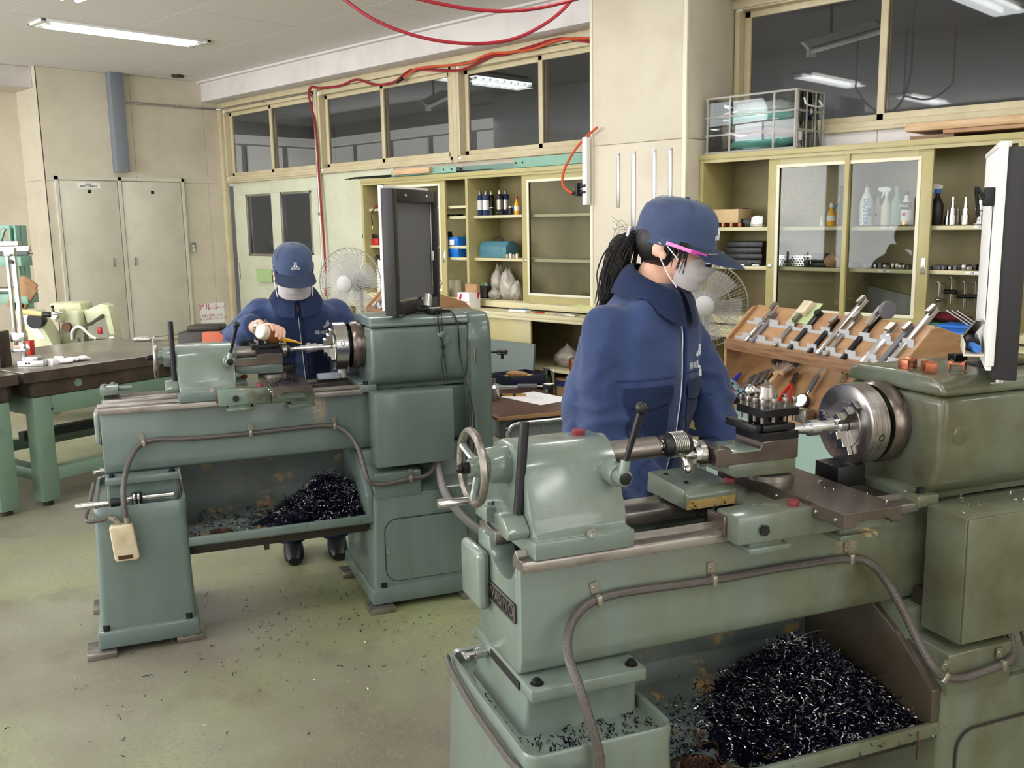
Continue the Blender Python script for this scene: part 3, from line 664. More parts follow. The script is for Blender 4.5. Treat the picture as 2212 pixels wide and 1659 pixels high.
# tool box
p = on_y(1077, 557, UF+.16); p.z = 1.281
t = thing('tool_box', 'teal metal tool box with a wire handle on the middle shelf', 'tool box', p)
B().prism([(-.07, 0), (.07, 0), (.07, .085), (.035, .13), (-.035, .13), (-.07, .085)], 'x', -.155, .155, .006).out('body', MT['teal'], t)
B().tube([(-.05, 0, .13), (-.045, 0, .155), (0, 0, .16), (.045, 0, .155), (.05, 0, .13)], .005, 6).out('handle', MT['dark'], t)
for x in (-.1, .1): B().box((x, -.072, .07), (.03, .006, .035), .002).out('latch', MT['teal'], t)
for i in range(4):
    p = on_y(1096+i*7, 556, UF+.09); p.z = 1.281
    one(B().cyl((0, 0, 0), (0, 0, .03+.006*(i % 2)), .011, n=10, bev=.002), 'plastic_plug', MT['bwhite'] if i % 2 else MT['board'], ('leftmost', 'second', 'third', 'rightmost')[i]+' small pale plug in the row in front of the teal tool box', 'cap', p, group='small caps on the middle shelf')
def bag(p, sc, label, m='bag', seed=0):
    b = B(); b.sph((0, 0, 0), 1, 22)
    for v in b.bm.verts:
        q = v.co.copy(); n = noise.noise(q*2.3+V((seed, 0, 0)))*.28+noise.noise(q*6+V((0, seed, 0)))*.13
        v.co = q*(1+n); v.co.z = max(v.co.z, -.8)
        if v.co.z > .2: k_ = 1-(v.co.z-.2)*.62; v.co.x *= k_; v.co.y *= k_
    bmesh.ops.scale(b.bm, vec=V(sc), verts=b.bm.verts[:]); bmesh.ops.translate(b.bm, vec=V((0, 0, .8*sc[2])), verts=b.bm.verts[:])
    return one(b, 'polythene_bag', MT[m], label, 'bag', p, angle=180)
for i, (px, y, sc, lb) in enumerate(((1078, .2, (.075, .06, .15), 'tall grey polythene bag leaning in the lowest bay, left of three'), (1098, .14, (.085, .06, .14), 'large grey polythene bag in the middle of the lowest bay'), (1117, .12, (.055, .05, .085), 'grey polythene bag against the glass door edge'), (1070, .09, (.065, .05, .05), 'low crumpled polythene bag at the front of the lowest bay'))):
    p = on_y(px, 640, UF+y); p.z = .951; bag(p, sc, lb, seed=i*3.7)
p = on_y(1050, 640, UF+.17); p.z = .951
t = thing('open_carton', 'low open carton of plastic parts left of the polythene bags', 'box', p)
B().bx(-.075, .075, -.06, .06, 0, .006).bx(-.075, .075, -.06, -.055, 0, .1).bx(-.075, .075, .055, .06, 0, .1).bx(-.075, -.07, -.06, .06, 0, .1).bx(.07, .075, -.06, .06, 0, .1).out('walls', MT['grease'], t)
b = B()
for i in range(12): b.box((random.uniform(-.05, .05), random.uniform(-.04, .04), .1+random.uniform(-.01, .015)), (.03, .02, .02), .003, T=None)
b.out('plastic_parts', MT['mint'], t)
# white screw carton on the counter
p = on_y(1013, 650, 5.14); p.z = .889
t = thing('screw_carton', 'white carton with red flash and Japanese print on the counter', 'box', p)
T = M.Rotation(R(-8), 4, 'Z')
B().bx(-.08, .08, -.055, .055, 0, .125, .002, T=T).out('carton', MT['lab'], t)
B().prism([(-.045, .115), (-.012, .115), (-.03, .07), (-.06, .07)], 'y', -.0565, -.0555, T=T).prism([(.03, .07), (.055, .123), (.02, .123)], 'x', .0803, .081, T=T).out('red_flash', MT['inkr'], t)
link('lettering', text_mesh('コーススレッド', .021, T @ frame((0, -.0565, .052), (1, 0, 0), (0, -1, 0))), MT['inkr'], t)
link('lettering', text_mesh('8×75', .026, T @ frame((-.03, -.0565, .025), (1, 0, 0), (0, -1, 0))), MT['sticker'], t)
link('lettering', text_mesh('━━━━\n━━━━\n━━━━\n━━━━', .012, T @ frame((.045, -.0565, .05), (1, 0, 0), (0, -1, 0))), MT['mesh'], t)
B().bx(-.08, .08, .02, .055, .125, .19, .002, T=T).out('flap', MT['card'], t)
# things on the counter edge
p = on_y(1122, 665, 5.14); p.z = .889
t = thing('parts_case', 'flat white compartment case on the counter below the bags', 'case', p)
B().bx(-.09, .09, -.03, .03, 0, .018, .003).out('tray', MT['bwhite'], t)
for i in range(6): B().bx(-.086+i*.029, -.062+i*.029, -.026, .026, .018, .024, .002).out('lid', MT['clear'] if i < 4 else MT['inkb'], t)
p = on_y(1157, 668, 5.13); p.z = .889
t = thing('pliers', 'small red handled pliers lying on the counter', 'pliers', p)
B().tube([(0, 0, .008), (.04, -.012, .008), (.075, -.012, .008)], .005, 6).tube([(0, 0, .008), (.04, .01, .008), (.075, .012, .008)], .005, 6).out('handles', MT['redp'], t)
B().tube([(0, 0, .008), (-.02, 0, .008), (-.045, 0, .008)], [.008, .007, .003], 6).out('jaws', MT['galv'], t)
p = on_y(1225, 672, 5.14); p.z = .889
one(B().bx(-.1, .1, -.03, .03, 0, .006, .001).bx(-.08, .06, -.02, .04, .006, .01, .001), 'steel_scale', MT['galv'], 'two flat steel scales lying on the counter by the column', 'ruler', p)
nb = B().bx(-.09, .09, -.13, .13, 0, .003)
for v in nb.bm.verts: v.co.z += .04*max(0, -v.co.x+.02)*4
one(nb, 'yellow_sheet', mat('pale yellow paper', (226, 232, 170), .8), 'pale yellow sheet overhanging the counter behind the standing worker', 'paper', on_y(1262, 668, 4.98) + V((0, 0, .0)), R(20))
# bay behind the guard
p = on_y(962, 557, UF+.15); p.z = 1.281
t = thing('blue_bin', 'bright blue plastic parts bin on the middle shelf behind the guard', 'bin', on_y(990, 553, UF+.13)); t.location.z = 1.281
for z0, m in ((0, 'inkb'), (.085, 'blue')): B().prism([(-.06, z0), (.06, z0), (.075, z0+.08), (-.075, z0+.08)], 'x', -.075, .075, .004).out('bin', MT['blue'], t)
B().bx(-.03, .035, -.078, -.07, .10, .145, .001).out('bin_label', MT['lab'], t)
one(B().prism([(-.05, 0), (.06, 0), (.06, .03), (.0, .21), (-.04, .21)], 'y', -.05, .05, .006), 'dark_case', MT['dark'], 'dark slanted case left of the blue bin on the middle shelf', 'case', V((on_y(968, 553, UF+.15).x, UF+.15, 1.281)))
one(B().bx(-.08, .1, -.04, .04, 0, .008, .002).bx(-.05, .1, -.03, .05, .008, .016, .002), 'flat_tin', MT['dark'], 'flat black case on the upper shelf behind the guard', 'case', V((on_y(975, 466, UF+.13).x, UF+.13, 1.616)))
t = thing('white_jug', 'white plastic jug beside the screw carton', 'jug', V((on_y(985, 640, UF+.17).x, UF+.17, .951)))
B().rev([(0, 0), (0, .06), (.02, .065), (.13, .06), (.135, .055), (.135, 0)], (0, 0, 0), (0, 0, 1), 18).out('body', MT['milk'], t)
B().tube([(-.06, 0, .12), (-.09, 0, .1), (-.085, 0, .04), (-.06, 0, .02)], .006, 6).out('handle', MT['dark'], t)
t = thing('hack_saw_frame', 'blue black saw and red box on the shelf left of the guard', 'tool', V((on_y(805, 525, UF+.1).x, UF+.1, 1.377)))
B().bx(-.13, .1, -.02, -.012, .06, .095, .004).out('blade', MT['dark'], t); B().bx(-.05, .12, -.03, .05, 0, .055, .004).out('red_case', MT['redp'], t)
t = thing('spectacle_stand', 'black goggles and white holders low in the left bay', 'goggles', V((on_y(820, 555, UF+.1).x, UF+.1, 1.19)))
B().sph((-.03, 0, .07), .025, 10).sph((.02, 0, .07), .025, 10).out('lenses', MT['black'], t); B().bx(-.02, .03, -.01, .02, -.03, .06, .004).bx(-.03, .03, -.02, .02, -.24, -.03, .004).out('holder', MT['bwhite'], t)
t = thing('cable', 'black cable hanging from the upper shelf of the left bay', 'cable', V((on_y(820, 435, UF+.07).x, UF+.03, 1.70)))
B().tube([(.02, .03, .03), (-.03, 0, .0), (-.06, -.01, -.06), (-.065, 0, -.15)], .006, 6).out('lead', MT['black'], t); B().cyl((-.065, 0, -.15), (-.065, 0, -.18), .006, n=8).out('tip', MT['brass'], t)
one(B().bx(-.05, .05, -.03, .05, 0, .03, .003), 'red_case', MT['redp'], 'red case on the top shelf of the left bay', 'case', V((on_y(822, 440, UF+.14).x, UF+.14, 1.701)))
# rods and angle irons on top of the left cabinet
top = 1.96
for i in range(9):
    a = V((-7.35+.05*i, UF+.02+.012*i, top+.012+.006*(i % 3))); b_ = a+V((2.2+.1*(i % 4), .05+.01*i, .0))
    one(B().cyl(a, b_, .004, n=6), 'steel_rod', MT['dark'], ORD[i]+' thin black rod from the front in the bundle on the left cabinet', 'rod', group='rods on top of the left cabinet')
t = thing('slotted_angle', 'pale green slotted angle iron lying on the left cabinet', 'angle iron', V((-6.35, UF-.005, top)))
B().bx(-.28, .55, 0, .004, 0, .055, .001).bx(-.28, .55, 0, .05, .0, .004).out('angle', MT['greenp'], t)
for x in (-.25, .4, .5): B().rev([(0, 0), (0, .008), (.004, .006), (.004, 0)], (x, 0, .03), (0, -1, 0), 10).out('bolt', MT['dark'], t)
t = thing('slotted_angle', 'dark green slotted angle iron lying behind the timber block', 'angle iron', V((-5.45, UF+.06, top)))
B().bx(-.45, .45, 0, .004, 0, .05, .001).bx(-.45, .45, 0, .05, 0, .004).out('angle', mat('darker green angle', (104, 132, 124), .45), t)  # darker green than the other angle irons
B().rev([(0, 0), (0, .008), (.004, .006), (.004, 0)], (-.36, 0, .03), (0, -1, 0), 10).out('bolt', MT['dark'], t)
t = thing('slotted_angle', 'pale green slotted angle iron on the cabinet next to the column', 'angle iron', V((-4.75, UF+.02, top)))
B().bx(-.42, .5, 0, .004, 0, .075, .001).bx(-.42, .5, 0, .05, 0, .004).out('angle', MT['greenp'], t)
for x in (-.4, -.33): B().rev([(0, 0), (0, .008), (.004, .006), (.004, 0)], (x, 0, .04), (0, -1, 0), 10).out('bolt', MT['dark'], t)
one(B().bx(-.23, .23, -.02, .03, 0, .045, .003), 'timber_block', MT['board'], 'orange brown timber batten lying on the pale green angle iron', 'timber', V((-6.32, UF-.03, top+.012)), R(2))

# right bank -----------------------------------------------------------
RS1, RS2 = 1.504, 1.263
def rx(px, py, d=.12): return on_y(px, py, UF+d).x
t = thing('cardboard_box', 'pale cardboard tray resting on brass stock in the left bay', 'box', (rx(1565, 480), UF+.14, RS1+.028))
B().bx(-.13, .13, -.07, .09, 0, .085, .003).out('box', MT['cardl'], t); B().bx(.02, .12, .0, .08, .085, .09, .001).out('flap', MT['dark'], t)
for i in range(8):
    one(B().cyl((0, 0, 0), (0, 0, .027), .014, n=12, bev=.002), 'brass_blank', MT['brass'] if i % 2 else MT['copper'], ORD[i]+' short brass blank from the left under the pale cardboard tray', 'blank', (rx(1548+i*9, 487, .1), UF+.08+.05*(i % 2), RS1+.001), group='brass blanks on the left shelf')
t = thing('steel_block', 'dark steel block with a bright milled face near the glass door', 'block', (rx(1623, 483), UF+.13, RS1+.001))
B().bx(-.075, .0, -.03, .04, 0, .05, .003).out('block', MT['dark'], t); B().prism([(-.03, 0), (.06, 0), (.06, .065), (.02, .07), (-.02, .06)], 'y', -.03, .03, .003, T=M.Translation((.03, 0, 0))).out('milled_piece', MT['steel'], t)
for i in range(4):
    one(B().bx(-.13, .13, -.08, .08, 0, .037, .005).bx(-.03, .03, -.083, -.078, .012, .024), 'black_case', MT['black'], ('bottom', 'second from bottom', 'third from bottom', 'topmost')[i]+' black instrument case in the stack behind the cap visor', 'case', (rx(1610, 565)+.006*(i % 2), UF+.17, RS2+.001+i*.0375))
t = thing('depth_gauge', 'slim black and silver gauge lying below the black cases', 'gauge', (rx(1610, 567, .08), UF+.08, RS2+.001))
B().bx(-.1, .1, -.006, .006, 0, .007, .001).out('beam', MT['galv'], t); B().bx(0, .05, -.012, .012, .0, .016, .002).out('slider', MT['black'], t)
# behind the glass
t = thing('bench_grinder_stand', 'dark upright bottle shaped jig behind the glass, left bay', 'jig', (rx(1815, 480, .16), UF+.18, RS1+.001))
B().rev([(0, 0), (0, .022), (.13, .02), (.16, .012), (.2, .022), (.23, .02), (.235, 0)], (0, 0, 0), (0, 0, 1), 14).out('body', MT['grease'], t); B().tube([(0, 0, .14), (-.06, 0, .1), (-.11, 0, .06)], .006, 6).out('arm', MT['inkb'], t)
bottle((rx(1797, 482, .12), UF+.11, RS1+.001), 'yellow squat container behind the glass', MT['yel'], MT['bwhite'], .026, .11, band=MT['lab'])
bottle((rx(1778, 483, .1), UF+.08, RS1+.001), 'tiny white bottle beside the yellow container', MT['bwhite'], MT['bwhite'], .011, .035)
b = bottle((rx(1870, 482, .1), UF+.1, RS1+.001), 'tall white spray bottle lettered DUSTER behind the glass', MT['bwhite'], MT['mesh'], .037, .215, bandtxt=('DUSTER', .042, MT['inkb'], True))
link('lettering', text_mesh('AIR', .03, frame((.034, -.03, .075), (0, 0, -1), (.6, -.8, 0))), MT['sticker'], b)
bottle((rx(1893, 482, .2), UF+.2, RS1+.001), 'pale bottle with a grey cap behind the tall white bottle', MT['lab'], MT['mesh'], .028, .16, bandtxt=('P', .03, MT['sticker'], False))
bottle((rx(1913, 482, .1), UF+.1, RS1+.001), 'clear trigger spray bottle with white head behind the glass', MT['milk'], MT['bwhite'], .028, .165, trig=True)
bottle((rx(1935, 482, .09), UF+.09, RS1+.001), 'mint green bottle behind the glass', MT['mint'], MT['mint'], .031, .19)
b = bottle((rx(1959, 482, .12), UF+.1, RS1+.001), 'dark metal polish can lettered PIKAL with a red dot', MT['lab'], MT['dark'], .028, .165)
B().rev([(.085, .0287), (.125, .0287)], (0, 0, 0), (0, 0, 1), 16).out('dark_band', MT['dark'], b); B().rev([(.0, .0288), (.02, .0288)], (0, 0, 0), (0, 0, 1), 16).out('gold_band', MT['brass'], b)
link('lettering', text_mesh('PIKAL', .021, frame((0, -.0295, .105), (1, 0, 0), (0, -1, 0))), MT['lab'], b); B().rev([(0, 0), (0, .011), (.001, .011), (.001, 0)], (0, -.0285, .06), (0, -1, 0), 16).out('red_dot', MT['inkr'], b)
b = bottle((rx(2022, 482, .12), UF+.12, RS1+.001), 'black trigger bottle with blue collar and white head', MT['black'], MT['bwhite'], .034, .17, trig=True); B().cyl((0, 0, .168), (0, 0, .19), .017, n=12).out('collar', MT['inkb'], b)
one(B().bx(-.014, .014, -.01, .01, 0, .045, .003), 'small_box', MT['milk'], 'small cream box beside the polish can', 'box', (rx(1985, 482, .08), UF+.08, RS1+.001))
# lower glass shelf
t = thing('perforated_tray', 'perforated steel tray behind the glass on the lower shelf', 'tray', (rx(1725, 570, .14), UF+.16, RS2+.001))
B().bx(-.12, .12, -.04, -.038, 0, .065).bx(-.12, .12, -.04, .04, 0, .003).out('tray', MT['galv'], t)
b = B()
for i in range(13):
    for j in range(4): b.cyl((-.11+i*.018+(.009 if j % 2 else 0), -.0405, .01+j*.015), (-.11+i*.018+(.009 if j % 2 else 0), -.042, .01+j*.015), .0052, n=8)
tag(b.out('perforation', MT['dark'], t), None, None, kind='stuff')
for i in range(3): one(B().bx(-.045, .045, -.04, .04, 0, .026, .003), 'black_case', MT['dark'], ('lowest', 'middle', 'topmost')[i]+' of three small dark cases between the tray and the paper parcel', 'case', (rx(1772, 570), UF+.13, RS2+.001+i*.0265))
bag((rx(1800, 570, .12), UF+.11, RS2+.001), (.055, .04, .046), 'brown paper parcel behind the glass', 'card', 5)
one(B().bx(-.015, .015, -.012, .012, 0, .06, .002), 'steel_block', MT['dark'], 'upright dark steel block left of the three small cases', 'block', (rx(1743, 572, .08), UF+.08, RS2+.001))
k = 0
for (a, b_, n) in ((1842, 1965, 15), (2010, 2120, 13)):
    for i in range(n):
        px = a+(b_-a)*i/(n-1); h = random.choice((.018, .022, .03)); wd = random.uniform(.016, .022)
        one(B().bx(-wd/2, wd/2, -.05, .05, 0, h, .002), 'tool_bit', random.choice((MT['dark'], MT['mesh'], MT['steelw'])), ORD[i]+' grey tool bit from the left '+('behind glass' if a < 1900 else 'in open bay')+', lower right shelf', 'tool bit', (rx(px, 578, .1), UF+.13, RS2+.001), R(random.uniform(-9, 9)), group='tool bits on the lower right shelf')
for px in (1925, 2080, 2100, 1960): pass
for i, (px, sh) in enumerate(((1910, RS2), (2100, RS2), (2112, RS1), (1912, RS1))):
    q = B().bx(-.035, .035, -.001, 0, -.018, -.004).out('shelf_label', MT['lab'], None, (rx(px, 585, .055), UF+.0545, sh)); tag(q, ('white shelf label under the tool bits behind the glass', 'white shelf label under the open tool bits', 'white shelf label under the turned samples', 'white shelf label on the bottle shelf')[i], 'label')
    link('lettering', text_mesh('工具', .012, frame((0, -.0015, -.011), (1, 0, 0), (0, -1, 0))), MT['sticker'], q)
# turned samples
def sample(px, prof, label, m='steel', d=.12):
    p = (rx(px, 480, d), UF+d, RS1+.001); t = thing('turned_sample', label, 'turned part', p, group='turned samples on the right shelf')
    B().rev(prof, (0, 0, 0), (0, 0, 1), 20).out('shaft', MT[m], t); return t
st = [(0, 0), (0, .02), (.05, .02), (.05, .015), (.085, .015), (.085, .01), (.12, .01), (.12, .007), (.13, .007), (.13, .009), (.145, .009), (.145, 0)]
sample(2056, [(a*1.02, b_*1.0) for a, b_ in st], 'stepped steel shaft standing beside the black trigger bottle'); sample(2084, st, 'stepped steel shaft second from the trigger bottle')
sample(2046, [(a*.55, b_) for a, b_ in st], 'short stepped steel shaft between the bottle and the tall shafts', d=.17); sample(2068, [(a*.6, b_*.9) for a, b_ in st], 'short stepped shaft behind and between the two tall shafts', 'steelw', .2)
sample(2116, [(0, 0), (0, .02), (.03, .015), (.04, .012), (.055, .015), (.07, .013), (.075, .026), (.105, .026), (.105, .012), (.125, .012), (.125, 0)], 'mushroom shaped steel turning third along the right shelf')
sample(2145, [(0, 0), (0, .042), (.028, .042), (.045, .034), (.06, .034), (.06, .0)], 'broad silver flange under the dark ring at the end of the shelf', 'alu', .1)
sample(2148, [(0, 0), (0, .036), (.12, .036), (.125, .03), (.125, 0)], 'dark steel ring standing behind the broad flange', 'steelw', .18)
one(B().bx(-.035, .035, -.02, .02, 0, .005, .001), 'steel_plate', MT['steelw'], 'thin steel plate in front of the mushroom turning', 'plate', (rx(2120, 484, .07), UF+.08, RS1+.001))
# hooks with centres on the back of the right bay
for i, (px, py, lb) in enumerate(((2027, 640, 'chuck key on the back panel, leftmost of the hanging keys'), (2054, 630, 'chuck key with black handle hanging second from left'), (2082, 640, 'black T handled key hanging third from left'), (2105, 640, 'bent rod with collar hanging fourth from left'))):
    p = on_y(px, py, UB-.05); t = thing('chuck_key', lb, 'key', p)
    B().tube([(-.02, 0, .065), (-.012, 0, .075), (0, 0, .07), (0, 0, -.07)], .004, 6).cyl((.012, 0, .07), (.012, 0, -.07), .003, n=6).out('rod', MT['galv'], t)
    if i: B().cyl((-.035, -.01, 0), (.035, -.01, 0), .012, n=10, bev=.002).out('handle', MT['dark'], t)
    else: B().sph((0, 0, -.02), .016, 10).out('knob', MT['galv'], t)
b = B(); b.sph((0, 0, 0), 1, 18)
for v in b.bm.verts: v.co *= 1+.2*noise.noise(v.co*2.2); v.co = V((v.co.x*.13, v.co.y*.05, (v.co.z+.8)*.026))
one(b, 'red_cloth', mat('maroon cloth', (96, 22, 34), .9), 'crumpled maroon cloth under the hanging keys', 'cloth', (rx(2050, 690, .2), UF+.16, .98), R(-4), angle=180)
one(B().bx(-.2, .2, -.06, .06, 0, .02, .004), 'green_mat', mat('green mat', (86, 142, 116), .8), 'green ribbed mat under the maroon cloth', 'mat', (rx(2050, 700, .18), UF+.14, .951))
t = thing('blue_tray', 'bright blue plastic tray of chisels on the counter', 'tray', on_y(2088, 742, 5.15)); t.location.z = .889
B().prism([(-.065, 0), (.065, 0), (.08, .1), (-.08, .1)], 'x', -.115, .115, .004).out('tray', MT['blue'], t); B().bx(-.125, .125, -.09, .09, .09, .105, .003).out('rim', MT['blue'], t); B().bx(-.08, .08, -.084, -.078, .03, .075, .004).out('panel', MT['blue'], t)
for i in range(3):
    one(B().bar((0, 0, 0), (-.13, .02, .075), .012, .006), 'chisel_blank', MT['galv'], ('first', 'second', 'third')[i]+' bright steel bar leaning out of the blue tray', 'bar', t.location+V((.02+.028*i, -.02, .1)))
one(B().cyl((0, 0, 0), (0, 0, .035), .028, n=16, bev=.003), 'orange_lid', mat('orange plastic', (220, 82, 40), .4), 'orange round pot left of the blue tray', 'pot', on_y(2033, 738, 5.2).to_2d().to_3d()+V((0, 0, .915)))
one(B().bx(-.05, .05, -.04, .04, 0, .026, .003), 'white_box', MT['milk'], 'pale flat box under the orange pot', 'box', on_y(2035, 738, 5.2).to_2d().to_3d()+V((0, 0, .889)))
one(B().prism([(-.17, 0), (.17, 0), (.17, .14), (-.13, .2)], 'y', 0, .006, .001), 'grey_sheet', MT['room'], 'grey sheet leaning at the back of the lowest glass bay', 'sheet', (rx(1905, 660, .3), UB-.06, .955))
t = thing('vernier_caliper', 'vernier caliper lying low behind the glass door', 'caliper', (rx(1785, 676, .1), UF+.1, .957)); B().bx(-.05, .1, -.004, .004, 0, .008).bx(-.045, -.005, -.006, .006, 0, .03, .003).out('body', MT['galv'], t); B().sph((-.02, 0, .03), .012, 8).out('knob', MT['dark'], t)
for i in range(4): one(B().cyl((-.018, 0, .012), (.018, 0, .012), .012, n=12, bev=.002), 'steel_roller', MT['steel'], ('leftmost', 'second', 'third', 'rightmost')[i]+' small bright roller lying low behind the glass door', 'roller', (rx(1892+i*11, 684, .1), UF+.1, .955), R(20), group='rollers behind the glass door')
# top of the right bank
p = on_y(1520, 325, 5.3); t = thing('storage_box', 'clear plastic storage crate on top of the right cabinet', 'crate', (-3.17, 5.42, 1.96), R(0))
b = B()
for z in (.0, .1, .2, .3): pass
x0, x1, y0, y1 = -.28, .33, -.16, .17
b.bx(x0, x1, y0, y1, 0, .012, .004); b.bx(x0, x1, y0, y0+.006, 0, .34, .002); b.bx(x0, x1, y1-.006, y1, 0, .34, .002); b.bx(x0, x0+.006, y0, y1, 0, .34, .002); b.bx(x1-.006, x1, y0, y1, 0, .34, .002)
b.out('crate_wall', MT['clear'], t)
b = B()
for z in (.005, .11, .22, .335): b.bx(x0-.008, x1+.008, y0-.008, y0, z-.006, z+.006, .002); b.bx(x1, x1+.008, y0-.008, y1+.008, z-.006, z+.006, .002); b.bx(x0-.008, x0, y0, y1, z-.006, z+.006, .002)
for x in (x0, -.12, .18, x1-.01): b.bx(x, x+.012, y0-.008, y0, 0, .34, .002)
for y in (y0, -.05, .06, y1-.01): b.bx(x1, x1+.008, y, y+.012, 0, .34, .002)
b.out('ribs', mat('frosted clear plastic', (214, 210, 200), .3, alpha=.4), t)
B().tube([(x1+.01, -.09, .29), (x1+.03, -.09, .25), (x1+.03, .09, .25), (x1+.01, .09, .29)], .006, 8).out('handle', MT['bwhite'], t)
B().bx(x1+.009, x1+.011, -.03, .03, .19, .25, .001).out('label', mat('dark blue label', (34, 44, 84), .5), t); B().cyl((x1+.011, .0, .22), (x1+.0125, .0, .22), .016, n=14).out('label_dot', MT['milk'], t)
B().bx(x1+.001, x1+.003, -.13, -.09, .05, .1, .001).out('sticker', MT['lab'], t)
for i, (a, b_, z, c) in enumerate(((-.24, .28, .01, (120, 200, 186)), (-.22, .3, .06, (206, 176, 190)), (-.25, .22, .11, (150, 156, 150)), (-.2, .28, .16, (132, 204, 190)), (-.24, .26, .21, (200, 206, 204)))):
    bg = B().sph((0, 0, 0), 1, 16, )
    for v in bg.bm.verts: v.co *= 1+.25*noise.noise(v.co*2.5+V((i, 0, 0))); v.co = V((v.co.x*.22, v.co.y*.12, v.co.z*.05+.05))
    one(bg, 'wrapped_packet', mat('crumpled film %d' % i, c, .15, .1, bump=.6, bscale=14), ('lowest', 'second lowest', 'middle', 'second highest', 'topmost')[i]+' shiny wrapped packet inside the clear crate', 'packet', (-3.15, 5.42, 1.96+z), angle=180)
t = thing('plank_stack', 'two pale planks with a split end on the right cabinet', 'plank', (-2.2, 5.42, 1.96))
B().bx(.0, 1.5, -.16, .17, .042, .085, .008).out('upper_plank', MT['board'], t); B().bx(.2, 1.5, -.15, .16, .02, .042, .003).out('lower_plank', MT['wood'], t); B().bx(.02, .25, -.13, .12, .0, .02).out('packing_piece', MT['woodd'], t); B().bx(.9, 1.1, -.13, .12, 0, .02).out('packing_piece', MT['woodd'], t)
# steel rules on the column
for i, (px, ya, yb, wd) in enumerate(((1335, 333, 448, .022), (1368, 330, 505, .032), (1413, 325, 460, .026), (1448, 322, 452, .026))):
    a = on_y(px, ya, 5.095); b_ = on_y(px, yb, 5.095); L_ = (a.z-b_.z)
    t = thing('steel_rule', ('short narrow', 'long wide', 'medium', 'medium')[i]+' steel rule hanging on the column, '+('leftmost', 'second from left', 'third from left', 'rightmost')[i], 'ruler', a)
    B().bx(-wd/2, wd/2, -.002, 0, -L_, .01, .001).out('rule', MT['galv'], t); B().cyl((0, -.002, 0), (0, -.012, 0), .004, n=8).out('hook', MT['bwhite'], t)
    b = B()
    for k in range(24): b.bx(wd/2-(.012 if k % 5 == 0 else .007), wd/2-.001, -.0024, -.002, -.02-k*(L_-.04)/24-.0007, -.02-k*(L_-.04)/24)
    tag(b.out('graduations', MT['sticker'], t), None, None, kind='stuff')
# air lines
def hose(name, pts, r, m, label, cat='hose'): 
    o = one(B().tube(pts, r, 8, 5), name, MT[m], label, cat); return o
yh = YW-.06
def drop(ps):
    a, z = ps[0]+(ps[0]-ps[1])*.5, ps[-1]+(ps[-1]-ps[-2])*.5
    return [V((a.x, a.y, ZC)), V((a.x, a.y, a.z+.1)), a]+ps+[z, V((z.x, z.y, z.z+.1)), V((z.x, z.y, ZC))]
hose('air_hose', [on_y(*p, yh) for p in ((1285, 92), (1210, 84), (1150, 100), (1090, 118), (1060, 122), (1000, 150), (950, 152), (900, 150), (880, 155), (850, 178), (810, 183), (770, 172), (735, 185), (690, 190), (672, 188), (667, 205), (676, 245), (683, 290), (688, 370), (694, 450), (702, 560), (704, 640))], .011, 'red', 'crimson air hose draped above the windows and down the wall beside the sliding door')
hose('air_hose', [on_y(*p, yh-.02) for p in ((1285, 82), (1210, 86), (1150, 106), (1100, 113), (1055, 117), (1010, 136), (960, 142), (905, 147), (885, 158), (872, 168))], .010, 'orange', 'orange air hose running above the windows beside the crimson one')
a, b_ = on_y(870, 168, yh-.02), on_y(858, 178, yh-.02)
one(B().cyl(a, b_, .017, .011, n=10), 'hose_coupling', MT['black'], 'black coupling joining orange and crimson hoses above the window', 'coupling')
hose('hanging_hose', drop([at_d(*p, 4.6) for p in ((735, -8), (800, 38), (880, 72), (960, 90), (1040, 94), (1110, 84), (1170, 56), (1215, 22), (1245, -14))]), .0085, 'red', 'crimson hose hanging in a deep loop from the ceiling')
hose('hanging_hose', drop([at_d(*p, 4.3) for p in ((880, -8), (950, 8), (1020, 20), (1090, 24), (1160, 18), (1230, 2), (1262, -8))]), .0085, 'red', 'crimson hose hanging in a shallow loop at the top edge')
hose('air_hose', [on_y(1290, 275, 5.05), on_y(1262, 300, 5.05), on_y(1238, 330, 5.03), on_y(1217, 372, 5.02), on_y(1217, 402, 5.02), on_y(1236, 418, 5.03)], .009, 'orange', 'short orange air hose looping left of the column')
t = thing('air_coupler', 'black air coupler manifold beside the column', 'coupler', on_y(1255, 411, 5.05)); 
B().cyl((-.08, -.0, -.02), (0, 0, 0), .012, .016, n=10).bx(-.03, -.01, -.03, .03, -.04, .05, .004).cyl((-.01, 0, .025), (.05, 0, .03), .014, n=10).cyl((-.01, 0, -.015), (.05, 0, -.012), .014, n=10).out('body', MT['black'], t)
B().cyl((.0, 0, .005), (.04, 0, .01), .011, n=10).out('sleeve', MT['galv'], t)
B().bx(.02, .06, -.01, .03, -.1, .35, .003).out('mounting_strip', MT['lab'], t)
